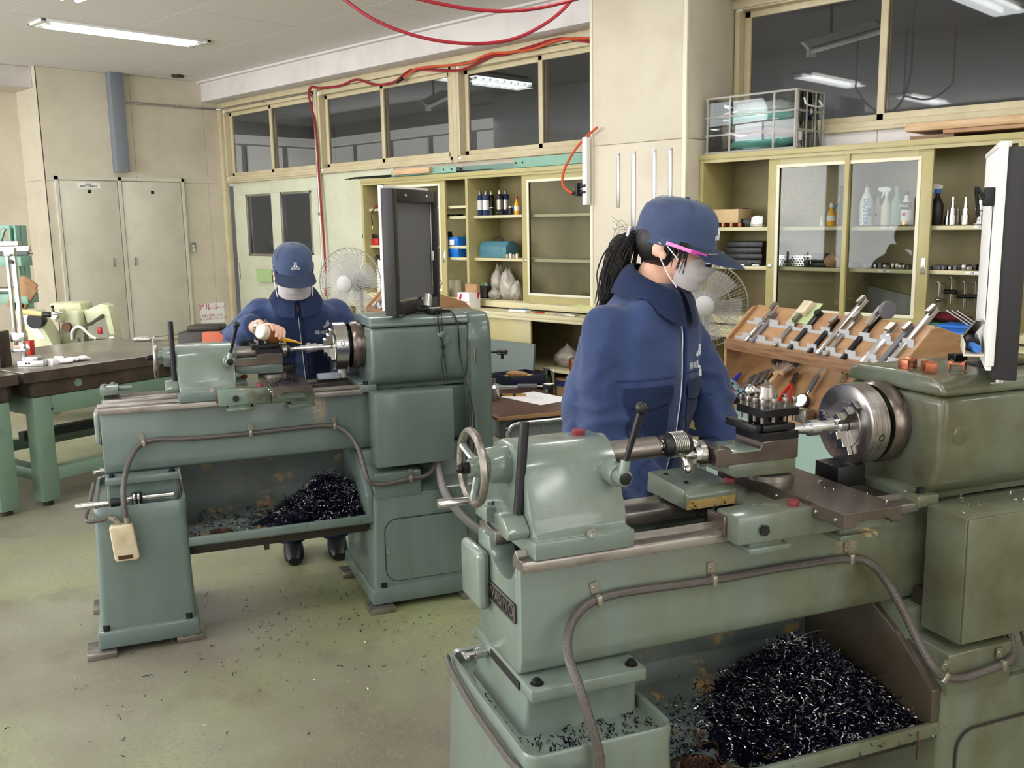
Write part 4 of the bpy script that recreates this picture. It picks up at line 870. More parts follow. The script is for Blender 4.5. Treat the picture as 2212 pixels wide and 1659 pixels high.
# inside the open base cabinet
for i, (px, py, z, s, lb) in enumerate(((1232, 850, .131, (.13, .14, .28), 'brown cardboard carton with blue band on the floor of the open base cabinet'), (1218, 850, .131, (.09, .12, .26), 'plain brown carton left of the blue banded one'))):
    p = on_y(px, py, 5.22+.06*i); t = thing('carton', lb, 'box', (p.x+.03*(1-i)-.08*i, 5.25+.1*i, z))
    B().bx(-s[0], s[0], -s[1]/2, s[1]/2, 0, s[2], .003).out('carton', MT['card'], t)
    if i == 0:
        B().bx(-s[0], s[0], -s[1]/2-.001, -s[1]/2, s[2]-.06, s[2]-.015).out('blue_band', mat('navy print', (38, 46, 100), .7), t)
        link('lettering', text_mesh('A', .06, frame((-.02, -s[1]/2-.0015, .15), (1, 0, 0), (0, -1, 0))), MT['inkr'], t)
        b = B()
        for r_ in range(3):
            for c_ in range(4): b.bx(-.1+c_*.035, -.072+c_*.035, -s[1]/2-.0015, -s[1]/2, .02+r_*.03, .04+r_*.03)
        b.out('printed_table', mat('brown print', (120, 72, 44), .8), t)
bag((-4.66, 5.3, .481), (.12, .08, .09), 'crumpled clear bag on the middle shelf of the open base cabinet', 'bag', 9)
one(B().cyl((0, 0, 0), (0, 0, .09), .05, n=18, bev=.004), 'copper_pot', MT['copper'], 'reddish cylinder on the middle shelf of the open base cabinet', 'pot', (-4.5, 5.2, .481))
one(B().bx(-.06, .06, -.05, .05, 0, .1, .01), 'black_motor', MT['black'], 'black box behind the reddish cylinder in the base cabinet', 'box', (-4.55, 5.34, .481))
bd = one(B().bx(-.6, 0, 0, .02, 0, .62, .003), 'sheet_metal', mat('dull grey green sheet', (98, 110, 106), .5), 'grey steel sheet leaning on the base cabinet doors', 'panel', (-4.72, 4.93, FZ+.03)); bd.rotation_euler = (R(-6), 0, 0)
one(B().bx(-.14, 0, 0, .004, 0, .36, .001), 'acrylic_sheet', MT['clear'], 'clear acrylic sheet leaning beside the grey panel', 'sheet', (-4.56, 5.03, .145))

# ------------------------------------------------------------------ the two lathes (local x along the bed to the headstock, y to the operator)
LROT = R(90-23.805)
O1, O2 = V((-3.453, 1.24, 0)), V((-1.24, 1.145, 0))
LD = V((math.cos(LROT), math.sin(LROT), 0)); LN = V((-LD.y, LD.x, 0))
def lp(o, x, y, z): return o+LD*x+LN*y+V((0, 0, z))
def chipmesh(b, n, place, s=(.002, .0085)):
    for _ in range(n):
        p = place(); r = random.uniform(*s)*.5; turns = random.choice((.5, .8, 1.0, 2.2)); wd = random.uniform(.0008, .0022)
        ax = V((random.gauss(0, 1), random.gauss(0, 1), random.gauss(0, .6))).normalized(); u = ax.orthogonal().normalized(); w_ = ax.cross(u)
        k = 4 if turns < 1.5 else 9; pr = None
        for i in range(k+1):
            a = turns*2*PI*i/k; q = p+(u*math.cos(a)+w_*math.sin(a))*r+ax*(wd*2.2*i*.8)
            v0 = b.bm.verts.new(q); v1 = b.bm.verts.new(q+ax*wd*1.6+u*wd*.6)
            if pr: b.bm.faces.new((pr[0], v0, v1, pr[1]))
            pr = (v0, v1)
    return b

def lathe(o, P):
    pg, pl, dx, cx = P['paint'], P['light'], P['ts'], P['cs']
    t = thing('metal_lathe', P['label'], 'lathe', o, LROT); t.location.z = 0
    A = lambda b, n, m, par=t, **k: b.out(n, m, par, **k)
    st, sb, dk = MT['steelw'], MT['steelb'], MT['dark']
    # --- bed
    b = B()
    b.prism([(.026, .895), (.026, .70), (.034, .672), (.055, .66), (.24, .66), (.26, .675), (.268, .70), (.268, .895), (.235, .895), (.235, .70), (.055, .70), (.055, .895)], 'x', .1, 1.5, .006, 2)
    b.prism([(.04, .896), (.05, .896), (.058, .876), (.075, .855), (.10, .846), (.14, .846), (.17, .856), (.19, .88), (.20, .905), (.268, .905), (.268, .69), (.25, .665), (.045, .665), (.04, .69)], 'x', .0985, .155, .006, 2)
    for i in range(6): b.bx(.26+.13*i, .278+.13*i, .05, .235, .7, .86, .004, 1)
    bed = A(b, 'bed', pg)
    b = B()
    prof = [(-.006, .893), (-.006, .910), (-.003, .915), (.024, .915), (.027, .918), (.036, .927), (.046, .915), (.05, .905), (.05, .89)]
    b.prism(prof, 'x', .094, 1.06, .0008, 1); A(b, 'front_way', st)
    b = B(); b.prism([(.19, .885), (.19, .912), (.193, .915), (.236, .915), (.241, .918), (.25, .927), (.26, .916), (.283, .915), (.286, .912), (.286, .885)], 'x', .11, 1.06, .0008, 1); A(b, 'rear_way', st)
    b = B().bx(.10, .165, .215, .285, .928, .962, .004); b.hexa((.115, .235, .962), (.115, .235, .970), .009).hexa((.145, .265, .962), (.145, .265, .970), .009).cyl((.165, .25, .947), (.215, .25, .947), .009, n=12, bev=.002); A(b, 'stop_block', pl)
    b = B(); b.bx(.07, .098, .185, .31, .745, .875, .014, 3); A(b, 'end_cover', pl)
    A(B().bx(.0975, .1, .035, .2, .636, .653), 'end_slot', MT['black'])
    A(B().cyl((.1, .235, .632), (.075, .235, .632), .013, n=14).cyl((.075, .235, .632), (.055, .24, .63), .005, n=8).bx(.05, .06, .225, .262, .624, .632, .002), 'drain_cock', MT['galv'])
    A(B().tube([(1.335, -.07, .618), (1.335, -.095, .56), (1.35, -.135, .48), (1.40, -.16, .40), (1.47, -.18, .33), (1.56, -.19, .25), (1.62, -.19, .12), (1.63, -.19, .04)], .0165, 10, 5).cyl((1.335, -.07, .60), (1.335, -.065, .617), .02, n=6), 'flexible_conduit', MT['galvd'])
    # name plate on the end of the bed
    np_ = A(B().bx(.0955, .101, .045, .20, .772, .812, .002), 'name_plate', MT['black'])
    ed = B(); ed.bx(.093, .0957, .045, .2, .809, .812).bx(.093, .0957, .045, .2, .772, .775).bx(.093, .0957, .045, .048, .772, .812).bx(.093, .0957, .197, .2, .772, .812); A(ed, 'plate_rim', MT['steelw'], np_)
    link('lettering', text_mesh('WASINO', .036, frame((.0948, .1225, .792), (0, -1, 0), (-1, 0, 0)), .001, space=1.0), MT['steelw'], np_)
    # --- left pedestal: foot, body, pan with a rim, neck, bed foot
    b = B()
    b.bx(.035, .385, -.13, .40, .058, .128, .012, 2)
    b.loft([[V((x, y, z)) for x, y in rr] for z, rr in ((.1, [(.045, -.118), (.375, -.118), (.375, .39), (.045, .39)]), (.545, [(.058, -.108), (.366, -.108), (.366, .38), (.058, .38)]))])
    e = [e for e in b.bm.edges if e.is_valid and abs(e.verts[0].co.z-e.verts[1].co.z) > .3]; b._bev(None, .022, 3, e)
    A(b, 'pedestal', pg)
    b = B()
    def rrect(x0, x1, y0, y1, r, z, n=5):
        pts = []
        for cx_, cy_, a0 in ((x1-r, y1-r, 0), (x0+r, y1-r, 90), (x0+r, y0+r, 180), (x1-r, y0+r, 270)):
            for k in range(n+1):
                a = R(a0+90*k/n); pts.append(V((cx_+r*math.cos(a), cy_+r*math.sin(a), z)))
        return pts
    b.loft([rrect(.057, .367, -.109, .381, .03, .50), rrect(.054, .37, -.112, .384, .03, .572), rrect(.057, .367, -.109, .381, .03, .579), rrect(.066, .358, -.10, .372, .024, .576), rrect(.068, .356, -.098, .37, .022, .552)]); A(b, 'pan_rim', pg)
    b = B(); b.loft([rrect(.09, .352, .004, .32, .02, .548), rrect(.1, .35, .012, .305, .012, .575), rrect(.104, .348, .006, .3, .008, .632)]); A(b, 'pedestal_neck', pg)
    b = B().bx(.1, .352, -.024, .305, .634, .662, .005); A(b, 'bed_foot', pg)
    for x in (.122, .330):
        A(B().cyl((x, .001, .662), (x, .001, .6635), .0135, n=16).hexa((x, .001, .662), (x, .001, .671), .0095).cyl((x, .001, .671), (x, .001, .6735), .0055, n=10), 'bolt', MT['dark'])
    for x in (.065, .348): A(B().hexa((x, -.118, .128), (x, -.118, .146), .012), 'bolt', MT['dark'])
    for xa, xb, ya, yb in ((-.005, .095, -.15, -.03), (.30, .40, -.12, -.02), (0, .09, .3, .41)): A(B().bx(xa, xb, ya, yb, FZ, .057, .002), 'levelling_plate', MT['steelw'])
    # --- right pedestal
    b = B()
    b.bx(1.035, 1.50, -.13, .40, .058, .128, .012, 2)
    b.loft([[V((x, y, z)) for x, y in rr] for z, rr in ((.1, [(1.045, -.118), (1.49, -.118), (1.49, .39), (1.045, .39)]), (.50, [(1.06, -.108), (1.49, -.108), (1.49, .38), (1.06, .38)]))])
    e = [e for e in b.bm.edges if e.is_valid and abs(e.verts[0].co.z-e.verts[1].co.z) > .3]; b._bev(None, .018, 3, e)
    b.prism([(-.112, .49), (-.112, .588), (-.10, .594), (.02, .60), (.38, .62), (.38, .49)], 'x', 1.065, 1.255, .004)
    b.prism([(-.108, .49), (-.085, .505), (-.03, .535), (.01, .60), (.38, .62), (.38, .49)], 'x', 1.25, 1.49, .004)
    b.bx(1.05, 1.49, .0, .33, .58, .66, .004)
    A(b, 'pedestal', pg)
    b = B(); b.prism([(-.100, .405), (.36, .405), (.36, .655), (.12, .655), (.02, .60), (-.100, .505)], 'x', 1.036, 1.064, .004); A(b, 'chip_guard', P['chute'])
    A(B().hexa((1.085, -.118, .128), (1.085, -.118, .146), .012), 'bolt', MT['dark'])
    for xa, xb, ya, yb in ((1.02, 1.12, -.16, -.06), (1.0, 1.08, .28, .38), (1.4, 1.5, -.15, -.05)): A(B().bx(xa, xb, ya, yb, FZ, .057, .002), 'levelling_plate', MT['steelw'])
    b = B(); b.loft([[V((p.x, -.116-h, p.y)) for p in [V((q.x, q.y)) for q in rrect(1.10, 1.44, .148+.0, .40, .05, 0)]] for h in (0, .006)]); pn = A(b, 'access_panel', pg); b = B(); b.loft([[V((q.x, -.1145-h, q.y)) for q in rrect(1.0965, 1.4435, .1445, .4035, .053, 0)] for h in (0, .003)]); A(b, 'panel_seam', MT['grease'], pn)
    for x, z in ((1.108, .27), (1.432, .27)): A(B().rev([(0, .008), (.002, .008), (.003, .005), (.0015, .004), (.0015, 0)], (x, -.122, z), (0, -1, 0), 12), 'screw', MT['galv'], pn)
    # --- chip tray
    b = B()
    b.prism([(-.10, .425), (-.10, .395), (-.085, .385), (.35, .40), (.36, .66), (.35, .662), (.335, .47), (.31, .43), (.26, .415), (-.075, .402), (-.088, .406), (-.093, .428)], 'x', .366, 1.06, .002, 1)
    A(b, 'chip_tray', P['tray'])
    A(B().bx(.366, 1.06, -.104, -.09, .395, .428, .004), 'tray_lip', pg)
    A(B().bx(.37, 1.05, -.05, .0, .345, .388, .003).bx(.37, 1.05, .25, .3, .345, .39, .003).cyl((.9, .12, .39), (.9, .12, .35), .05, n=18).bx(.64, .66, -.05, -.045, .325, .35), 'tray_frame', MT['grease'])
    A(B().rev([(0, .012), (.004, .03), (.008, .034), (.008, .038), (.0, .045), (-.006, .047)], (.49, -.015, .404), (0, 0, 1), 24).rev([(.001, 0), (.001, .03)], (.49, -.015, .404), (0, 0, 1), 20), 'drain', MT['chipb'])
    # --- electrical box
    bx_ = A(B().bx(1.078, 1.395, -.125, -.012, .617, .908, .004), 'electrical_box', pg)
    A(B().bx(1.080, 1.393, -.131, -.125, .62, .905, .003), 'box_door', pg, bx_)
    A(B().bx(1.09, 1.38, -.01, .03, .62, .70).bx(1.3, 1.35, -.08, -.03, .6, .618), 'box_bracket', MT['grease'])
    # --- headstock
    b = B(); b.prism([(-.025, 1.152), (-.025, 1.02), (-.021, .985), (-.008, .945), (.018, .918), (.23, .918), (.26, .955), (.278, .985), (.285, 1.02), (.285, 1.152)], 'x', 1.095, 1.50, .028, 4)
    b.bx(1.05, 1.5, .03, .275, .90, .935, .006); b.bx(1.05, 1.115, -.012, .05, .90, .930, .006)
    b.prism([(.25, 1.0), (.285, 1.0), (.285, .94), (.25, .94)], 'x', 1.06, 1.13, .004)
    A(b, 'headstock', pg)
    A(B().hexa((1.075, .008, .930), (1.075, .008, .942), .011), 'hold_down_bolt', MT['dark'])
    b = B(); b.prism([(-.026, 1.154), (-.024, 1.172), (-.012, 1.187), (.01, 1.194), (.13, 1.198), (.25, 1.194), (.272, 1.187), (.284, 1.172), (.286, 1.154)], 'x', 1.094, 1.502, .012, 3); lid = A(b, 'headstock_lid', P['lid'])
    A(B().bx(1.3, 1.45, .05, .12, 1.196, 1.201, .001), 'lid_slot', MT['black'], lid)
    for x, y in ((1.125, .02), (1.125, .24), (1.47, .02)): A(B().bx(x-.02, x+.02, y-.008, y+.008, 1.187, 1.1935, .004), 'lid_recess', MT['steelw'], lid)
    A(B().rev([(0, 0), (.0, .022), (.0015, .022), (.003, .019), (.003, 0)], (1.40 if P['knob'] else 1.15, -.025, 1.09 if P['knob'] else 1.065), (0, -1, 0), 24), 'round_plug', pg)
    if P['knob']: A(B().sph((1.385, -.025, 1.115), .018, 12, (1, .7, 1)), 'cast_boss', pg)
    # belt cover
    b = B(); b.prism([(-.03, .08), (-.03, 1.09), (-.012, 1.165), (.02, 1.195), (.24, 1.195), (.275, 1.165), (.295, 1.09), (.295, .08)], 'x', 1.495, 1.60, .02, 3); bc = A(b, 'belt_cover', pg)
    A(B().bx(1.492, 1.497, -.033, -.028, .1, 1.09).cyl((1.52, -.032, .99), (1.52, -.032, 1.05), .004, n=8).cyl((1.52, -.032, .72), (1.52, -.032, .78), .004, n=8), 'cover_hinge', MT['steelw'], bc)
    # spindle, back plate, chuck
    A(B().rev([(0, .09), (.012, .097), (.03, .097), (.032, .088), (.05, .088), (.06, 0)], (1.045, .15, 1.072), (1, 0, 0), 40), 'back_plate', MT['steelb'])
    A(B().rev([(0, 0), (0, .062), (.03, .062)], (1.03, .15, 1.072), (1, 0, 0), 24), 'spindle_nose', dk)
    ck = A(B().rev([(0, .022), (0, .055), (.002, .056), (.002, .090), (.005, .096), (.052, .096), (.056, .093), (.056, 0)], (.972, .15, 1.072), (1, 0, 0), 48), 'chuck', MT['steel'] if P['knob'] else MT['steelc'])
    A(B().rev([(0, .0), (0.004, .024)], (.9725, .15, 1.072), (1, 0, 0), 20), 'chuck_bore', dk, ck)
    for k in range(3):
        a = 2*PI*k/3+P['jaw']; T = M.Translation((.972, .15, 1.072)) @ M.Rotation(a, 4, 'X')
        b = B(); w_ = .011
        b.prism([(0, .016), (-.034, .016), (-.034, .034), (-.022, .034), (-.022, .054), (-.011, .054), (-.011, .074), (0.001, .074)], 'y', -w_, w_, .001, 1, T=T @ M(((1, 0, 0, 0), (0, 1, 0, 0), (0, 0, 1, 0), (0, 0, 0, 1))))
        A(b, 'jaw', MT['steel'], ck)
        T2_ = M.Translation((.972, .15, 1.072)) @ M.Rotation(a+PI/3, 4, 'X')
        A(B().rev([(0, .009), (.001, .008), (.001, .006), (-.004, .006), (-.004, 0)], T2_ @ V((.03, 0, .0955)), T2_.to_3x3() @ V((0, 0, 1)), 14), 'key_socket', dk, ck)
    # work piece
    A(B().rev(P['work'], (.972, .15, 1.072), (-1, 0, 0), 24), 'work_piece', MT['alu'])
    # --- tailstock
    b = B(); b.prism([(-.004, .917), (-.004, .954), (.014, .957), (.018, .982), (.06, 1.082), (.08, 1.103), (.115, 1.115), (.185, 1.115), (.22, 1.103), (.24, 1.082), (.28, .982), (.282, .917)], 'x', .122+dx, .328+dx, .008, 2)
    b.rev([(0, .031), (.004, .033), (.045, .040), (.06, .044), (.20, .044), (.262, .043), (.268, .038), (.268, 0)], (.077+dx, .15, 1.070), (1, 0, 0), 32)
    ts = A(b, 'tailstock', pl)
    A(B().rev([(0, .0345), (.002, .036), (.042, .0405), (.044, .040)], (.078+dx, .15, 1.070), (1, 0, 0), 32), 'bearing_sleeve', pl, ts)
    A(B().bx(.118+dx, .332+dx, -.008, .286, .915, .951, .003), 'tailstock_base', pg, ts)
    A(B().rev([(0, .010), (.008, .010), (.008, .006), (.003, .006), (.003, 0)], (.235+dx, -.004, .956), (0, -1, 0), 12), 'set_screw', MT['galv'], ts)
    if P['cap']: A(B().rev([(0, .013), (.004, .014), (.012, .014), (.014, .012), (.014, 0)], (.285+dx, .15, 1.112), (0, 0, 1), 18), 'oil_cap', MT['redcap'], ts)
    q = A(B().rev([(0, .0235), (.128, .0235), (.13, .022), (.13, .0)], (.34+dx, .15, 1.070), (1, 0, 0), 28), 'quill', st)
    A(B().rev([(0, .012), (.014, .012), (.014, .016)], (.47+dx, .15, 1.070), (1, 0, 0), 18), 'centre_shank', MT['steel'], q)
    A(B().rev([(0, .016), (.002, .022), (.008, .0255), (.02, .0265), (.02, .0275), (.058, .0275), (.058, .026), (.068, .022), (.07, .014), (.07, 0)], (.482+dx, .15, 1.070), (1, 0, 0), 28), 'live_centre', MT['black'], q)
    b = B()
    for k in range(8): b.rev([(0, .0274), (.0006, .0286), (.0026, .0286), (.0032, .0274)], (.503+dx+k*.0044, .15, 1.070), (1, 0, 0), 28)
    A(b, 'centre_rings', MT['steel'], q)
    A(B().rev([(0, .011), (.012, .009), (.013, .0055), (.018, .005), (.026, 0)], (.552+dx, .15, 1.070), (1, 0, 0), 18), 'centre_point', MT['alu'], q)
    # handwheel
    hx = .05+dx; hc = V((hx, .15, 1.070))
    b = B(); b.tube([hc+V((0, .073*math.cos(a), .073*math.sin(a))) for a in [2*PI*i/40 for i in range(40)]], .0085, 10, 0, True); hw = A(b, 'handwheel', MT['steelw'])
    b = B()
    for k in range(3):
        a = P['spoke']+2*PI*k/3; d = V((0, math.cos(a), math.sin(a))); b.tube([hc+V((.012, 0, 0))+d*.014, hc+V((.004, 0, 0))+d*.045, hc+d*.068], [.009, .007, .008], 8)
    b.cyl(hc+V((-.008, 0, 0)), hc+V((.03, 0, 0)), .018, .026, n=20); A(b, 'spoke', pl, hw)
    A(B().hexa(hc-V((.008, 0, 0)), hc-V((.022, 0, 0)), .013).sph(hc-V((.026, 0, 0)), .0095, 12), 'acorn_nut', dk, hw)
    a = P['grip']; d = V((0, math.cos(a), math.sin(a)))*.072
    A(B().rev([(0, .0055), (.006, .0075), (.03, .0095), (.06, .0105), (.067, .009), (.068, 0)], hc+d-V((.004, 0, 0)), (-1, 0, 0), 14), 'grip', MT['steel'], hw)
    # clamp lever
    lv = A(B().cyl((.307+dx, .08, 1.057), (.307+dx, .012, 1.057), .023, n=20, bev=.003).cyl((.307+dx, .06, 1.057), (.307+dx, -.014, 1.057), .0165, n=18, bev=.002).cyl((.305+dx, -.004, 1.06), (.312+dx, -.006, 1.092), .012, .0105, n=12), 'lever_boss', pl)
    A(B().rev([(0, .012), (.002, .0125), (.003, .009), (.003, 0)], (.307+dx, -.014, 1.057), (0, -1, 0), 14), 'end_screw', dk, lv)
    A(B().cyl((.311+dx, -.006, 1.088), (.336+dx, -.018, 1.185), .0055, .0075, n=10), 'lever_rod', dk, lv); A(B().sph((.338+dx, -.02, 1.196), .0125, 14), 'lever_ball', MT['black'], lv)
    # spanner bar and socket
    A(B().prism([(.05, .99), (.09, .992), (.10, .97), (.085, .95), (.03, .948), (.02, .965)], 'x', .075+dx, .122+dx, .006), 'bar_socket', pl)
    A(B().cyl((.11+dx, .062, .968), P['bar'], .0098, n=16, bev=.001), 'spanner_bar', MT['black'])
    # --- carriage
    b = B(); b.bx(.545+cx, .735+cx, -.05, .03, .897, .957, .005); b.bx(.735+cx, .90+cx, -.045, .03, .893, .932, .005)
    b.bx(.66+cx, .86+cx, .0, .29, .919, .938, .004)
    sd = A(b, 'saddle', P['saddle'])
    A(B().bx(.536+cx, .547+cx, -.012, .05, .905, .95, .003), 'way_wiper', MT['steelb'], sd)
    A(B().bx(.572+cx, .672+cx, -.055, .02, .876, .888, .002).bx(.58+cx, .66+cx, -.04, .01, .887, .9), 'keep_plate', P['saddle'], sd)
    A(B().bx(.80+cx, .90+cx, -.055, .02, .872, .884, .002).bx(.81+cx, .89+cx, -.04, .01, .883, .895), 'keep_plate', P['saddle'], sd)
    A(B().rev([(0, .013), (.001, .013)], (.606+cx, -.05, .924), (0, -1, 0), 16).hexa((.606+cx, -.05, .924), (.606+cx, -.058, .924), .0115), 'bolt', MT['black'], sd)
    A(B().rev([(0, .012), (.009, .0125), (.012, .011), (.012, 0)], (.70+cx, -.022, .957), (0, 0, 1), 16), 'oil_cap', MT['redcap'], sd)
    b = B(); b.prism([(.13, .922), (.13, .955), (.145, .968), (.3, .972), (.305, .922)], 'x', .535+cx, .668+cx, .005)
    rw = A(b, 'saddle_wing', P['saddle']); A(B().bx(.536+cx, .66+cx, .127, .131, .925, .945), 'worn_edge', MT['brassw'], rw)
    A(B().rev([(0, .012), (.009, .0125), (.012, .011), (.012, 0)], (.66+cx, .15, .968), (0, 0, 1), 16), 'oil_cap', MT['redcap'], rw)
    for x, y in ((.56, .26), (.565, .18)): A(B().rev([(0, .006), (.001, .006), (.001, .004), (-.002, .004), (-.002, 0)], (x+cx, y, .972), (0, 0, 1), 10), 'screw', dk, rw)
    # cross slide
    b = B(); b.prism([(.728+cx, .968), (.875+cx, .968), (.875+cx, .936), (.852+cx, .936), (.84+cx, .948), (.768+cx, .948), (.756+cx, .936), (.728+cx, .936)], 'y', -.146, .30, .0012, 1); cs = A(b, 'cross_slide', MT['steelb'])
    A(B().prism([(.768+cx, .947), (.84+cx, .947), (.852+cx, .935), (.852+cx, .92), (.756+cx, .92), (.756+cx, .935)], 'y', -.115, .29), 'dovetail', P['saddle'], cs)
    for y in (-.12, -.06, .0, .03, .07): A(B().rev([(0, .004), (.002, .0045), (.004, .003), (.004, 0)], (.728+cx, y, .950), (-1, 0, 0), 10), 'gib_screw', MT['steel'], cs)
    # compound rest
    A(B().rev([(0, .056), (.012, .056), (.014, .052), (.014, 0)], (.77+cx, .155, .968), (0, 0, 1), 32), 'swivel_base', MT['steelw'])
    A(B().prism([(.645+cx, .99), (.805+cx, .985), (.805+cx, 1.024), (.625+cx, 1.024), (.625+cx, 1.0)], 'y', .105, .2, .003), 'compound_base', pg)
    b = B(); b.prism([(.592+cx, 1.022), (.592+cx, 1.061), (.625+cx, 1.061), (.629+cx, 1.054), (.64+cx, 1.050), (.70+cx, 1.050), (.708+cx, 1.056), (.709+cx, 1.066), (.806+cx, 1.066), (.806+cx, 1.022)], 'y', .1, .2, .0015, 1); cp = A(b, 'compound_slide', MT['steelb'])
    A(B().bx(.628+cx, .705+cx, .098, .202, 1.047, 1.0515, .002), 'painted_top', pl, cp)
    A(B().rev([(0, .007), (.001, .007), (.001, .005), (-.003, .005), (-.003, 0)], (.592+cx, .115, 1.04), (-1, 0, 0), 12), 'screw', dk, cp)
    A(B().rev([(0, .016), (.006, .026), (.008, .030), (.022, .030), (.024, .027), (.032, .022), (.034, 0)], (.592+cx, .15, 1.043), (-1, 0, 0), 28), 'dial', MT['steel'], cp)
    h0 = V((.556+cx, .15, 1.043)); A(B().cyl(h0+V((.004, 0, 0)), h0-V((.018, 0, 0)), .012, n=14).tube([h0-V((.016, -.02, -.008)), h0-V((.016, 0, 0)), h0-V((.018, .02, .022))], .0055, 8).sph(h0-V((.016, -.022, -.009)), .008, 10).sph(h0-V((.02, .022, .026)), .0095, 12), 'crank', MT['steel'], cp)
    # tool post
    y0, y1 = .1, .2
    tp = A(B().bx(.707+cx, .806+cx, y0, y1, 1.066, 1.084, .0012, 1).bx(.728+cx, .79+cx, y0+.02, y1-.02, 1.084, 1.119).bx(.708+cx, .806+cx, y0, y1, 1.119, 1.137, .0012, 1), 'tool_post', MT['toolblack'])
    A(B().bx(.692+cx, .707+cx, y0+.005, y1+.02, 1.086, 1.103, .001).bx(.715+cx, .80+cx, y0+.006, y0+.02, 1.086, 1.10, .001), 'tool_holder', dk, tp)
    k = 0
    for x, y in ((.715, .112), (.745, .112), (.775, .112), (.799, .112), (.715, .14), (.715, .165), (.715, .19), (.799, .145), (.799, .18), (.77, .19)):
        A(B().cyl((x+cx, y, 1.105), (x+cx, y, 1.145), .004, n=8).box((x+cx, y, 1.152), (.0105, .0105, .014), .0015), 'clamp_bolt', MT['steelw'], tp)
    A(B().rev([(0, .019), (.014, .019), (.015, .0225), (.042, .018), (.043, .013), (.058, .0)], (.755+cx, .152, 1.137), (0, 0, 1), 20), 'clamp_cone', MT['steelw'], tp)
    A(B().cyl((.755+cx, .152, 1.168), (.728+cx, .165, 1.17), .007, n=10).sph((.722+cx, .168, 1.170), .0145, 16), 'clamp_ball_lever', MT['steel'], tp)
    A(B().bx(.80+cx, .86+cx, .2, .28, .968, 1.0, .002) if P['knob'] else B().bx(.92, 1.0, .10, .18, .935, .985, .002), 'steady_block', MT['dark'])
    # way behind carriage
    A(B().bx(.875+cx, 1.05, .05, .19, .90, .914), 'way_cover', MT['grease'])
    # conduits
    hz = A(B().tube(P['hose'], .0095, 10, 5), 'conduit', MT['braid'])
    hs = A(B().tube(P['hose2'], .0075, 8, 5), 'conduit', MT['braid'])
    for c, up in P['clips']:
        c = V(c); d = V(up).normalized(); n_ = V((0, -1, 0))
        A(B().bar(c+n_*.006-d*.012, c+n_*.006+d*.013, .013, .013, n_, .003).bar(c+d*.012+V((0, .008, 0)), c+d*.036+V((0, .008, 0)), .017, .002, n_).rev([(0, .005), (.004, .003), (.004, 0)], c+d*.026+V((0, .008, 0)), n_, 8), 'conduit_clip', MT['clip'], hz)
    j = P['jbox']
    jb = A(B().prism([(.122, .392), (.19, .392), (.197, .40), (.183, .515), (.176, .522), (.112, .522), (.105, .514), (.115, .40)], 'y', -.165, -.118, .007, 3), 'junction_box', MT['ivory'])
    A(B().bx(.13, .172, -.167, -.164, .402, .412).bx(.127, .175, -.1665, -.164, .400, .414), 'rating_label', MT['chipb'], jb)
    A(B().cyl((.165, -.14, .52), (.165, -.14, .545), .012, n=12).cyl((.14, -.14, .52), (.125, -.14, .542), .010, n=10).cyl((.125, -.14, .542), (.105, -.138, .55), .0095, n=10), 'gland', MT['clip'], jb)
    return t
MT['steelc'] = mat('spun chuck steel', (196, 190, 186), .3, .95, col2=(150, 142, 138), scale=60, lo=.4, hi=.6, stretch=(6, .25, .25))
MT['galvd'] = mat('grey flexible conduit', (132, 130, 126), .45, .3, bump=.3, bscale=200)
MT['redcap'] = mat('faded red cap', (120, 40, 50), .55)
MT['brassw'] = mat('bare worn edge', (176, 150, 94), .5, .2, col2=(150, 120, 70), scale=60)
MT['toolblack'] = mat('blackened tool steel', (30, 30, 34), .28, .6, col2=(52, 50, 52), scale=14)
MT['pgs'] = mat('saddle machine paint', (110, 128, 116), .32, col2=(98, 112, 98), scale=6, coat=.3, col3=(84, 76, 52), scale3=9, lo3=.52, hi3=.72)
MT['pgso'] = mat('oily saddle machine paint', (104, 118, 98), .3, col2=(88, 92, 68), scale=8, lo=.4, hi=.65, coat=.4, col3=(74, 64, 40), scale3=10, lo3=.5, hi3=.7)
MT['chuteo'] = mat('oily brown chute paint', (74, 66, 54), .3, .1, col2=(54, 46, 38), scale=5, coat=.4)
shaft = [(0, .015), (.03, .015), (.05, .013), (.055, .010), (.05, .010)]
L1 = lathe(O1, dict(label='grey green metal lathe further back with the worker in a cap oiling its work piece', paint=MT['pg'], light=MT['pgl'], lid=MT['pg'], saddle=MT['pgs'], chute=MT['pg'], tray=MT['tray'],
    ts=.255, cs=-.035, knob=True, jaw=R(18), cap=False, spoke=R(60), grip=R(80),
    work=[(0, .012), (.06, .012), (.06, .017), (.085, .017), (.085, .021), (.1, .021), (.1, .013), (.125, .013), (.125, .009), (.15, .009), (.15, .006), (.158, .006), (.158, 0)],
    bar=(.11+.255, .066, 1.212),
    hose=[(.162, -.14, .535), (.160, -.135, .60), (.163, -.11, .655), (.185, -.02, .715), (.222, .014, .765), (.28, .014, .783), (.41, .014, .775), (.623, .014, .774), (.86, .014, .779), (.945, .014, .771), (.99, -.01, .745), (1.02, -.04, .695), (1.03, -.09, .63), (1.036, -.122, .582), (1.065, -.125, .556), (1.12, -.125, .552), (1.21, -.125, .563), (1.27, -.122, .565), (1.31, -.1, .585), (1.325, -.08, .62)],
    hose2=[(.108, -.138, .55), (.075, -.142, .545), (.04, -.14, .545), (.03, -.11, .553), (.035, 0, .553), (.04, .2, .56), (.042, .34, .56)],
    clips=[((.24, .014, .774), (-.25, 0, 1)), ((.623, .014, .774), (0, 0, 1)), ((.945, .014, .771), (0, 0, 1)), ((1.21, -.125, .563), (0, 0, 1))], jbox=None))
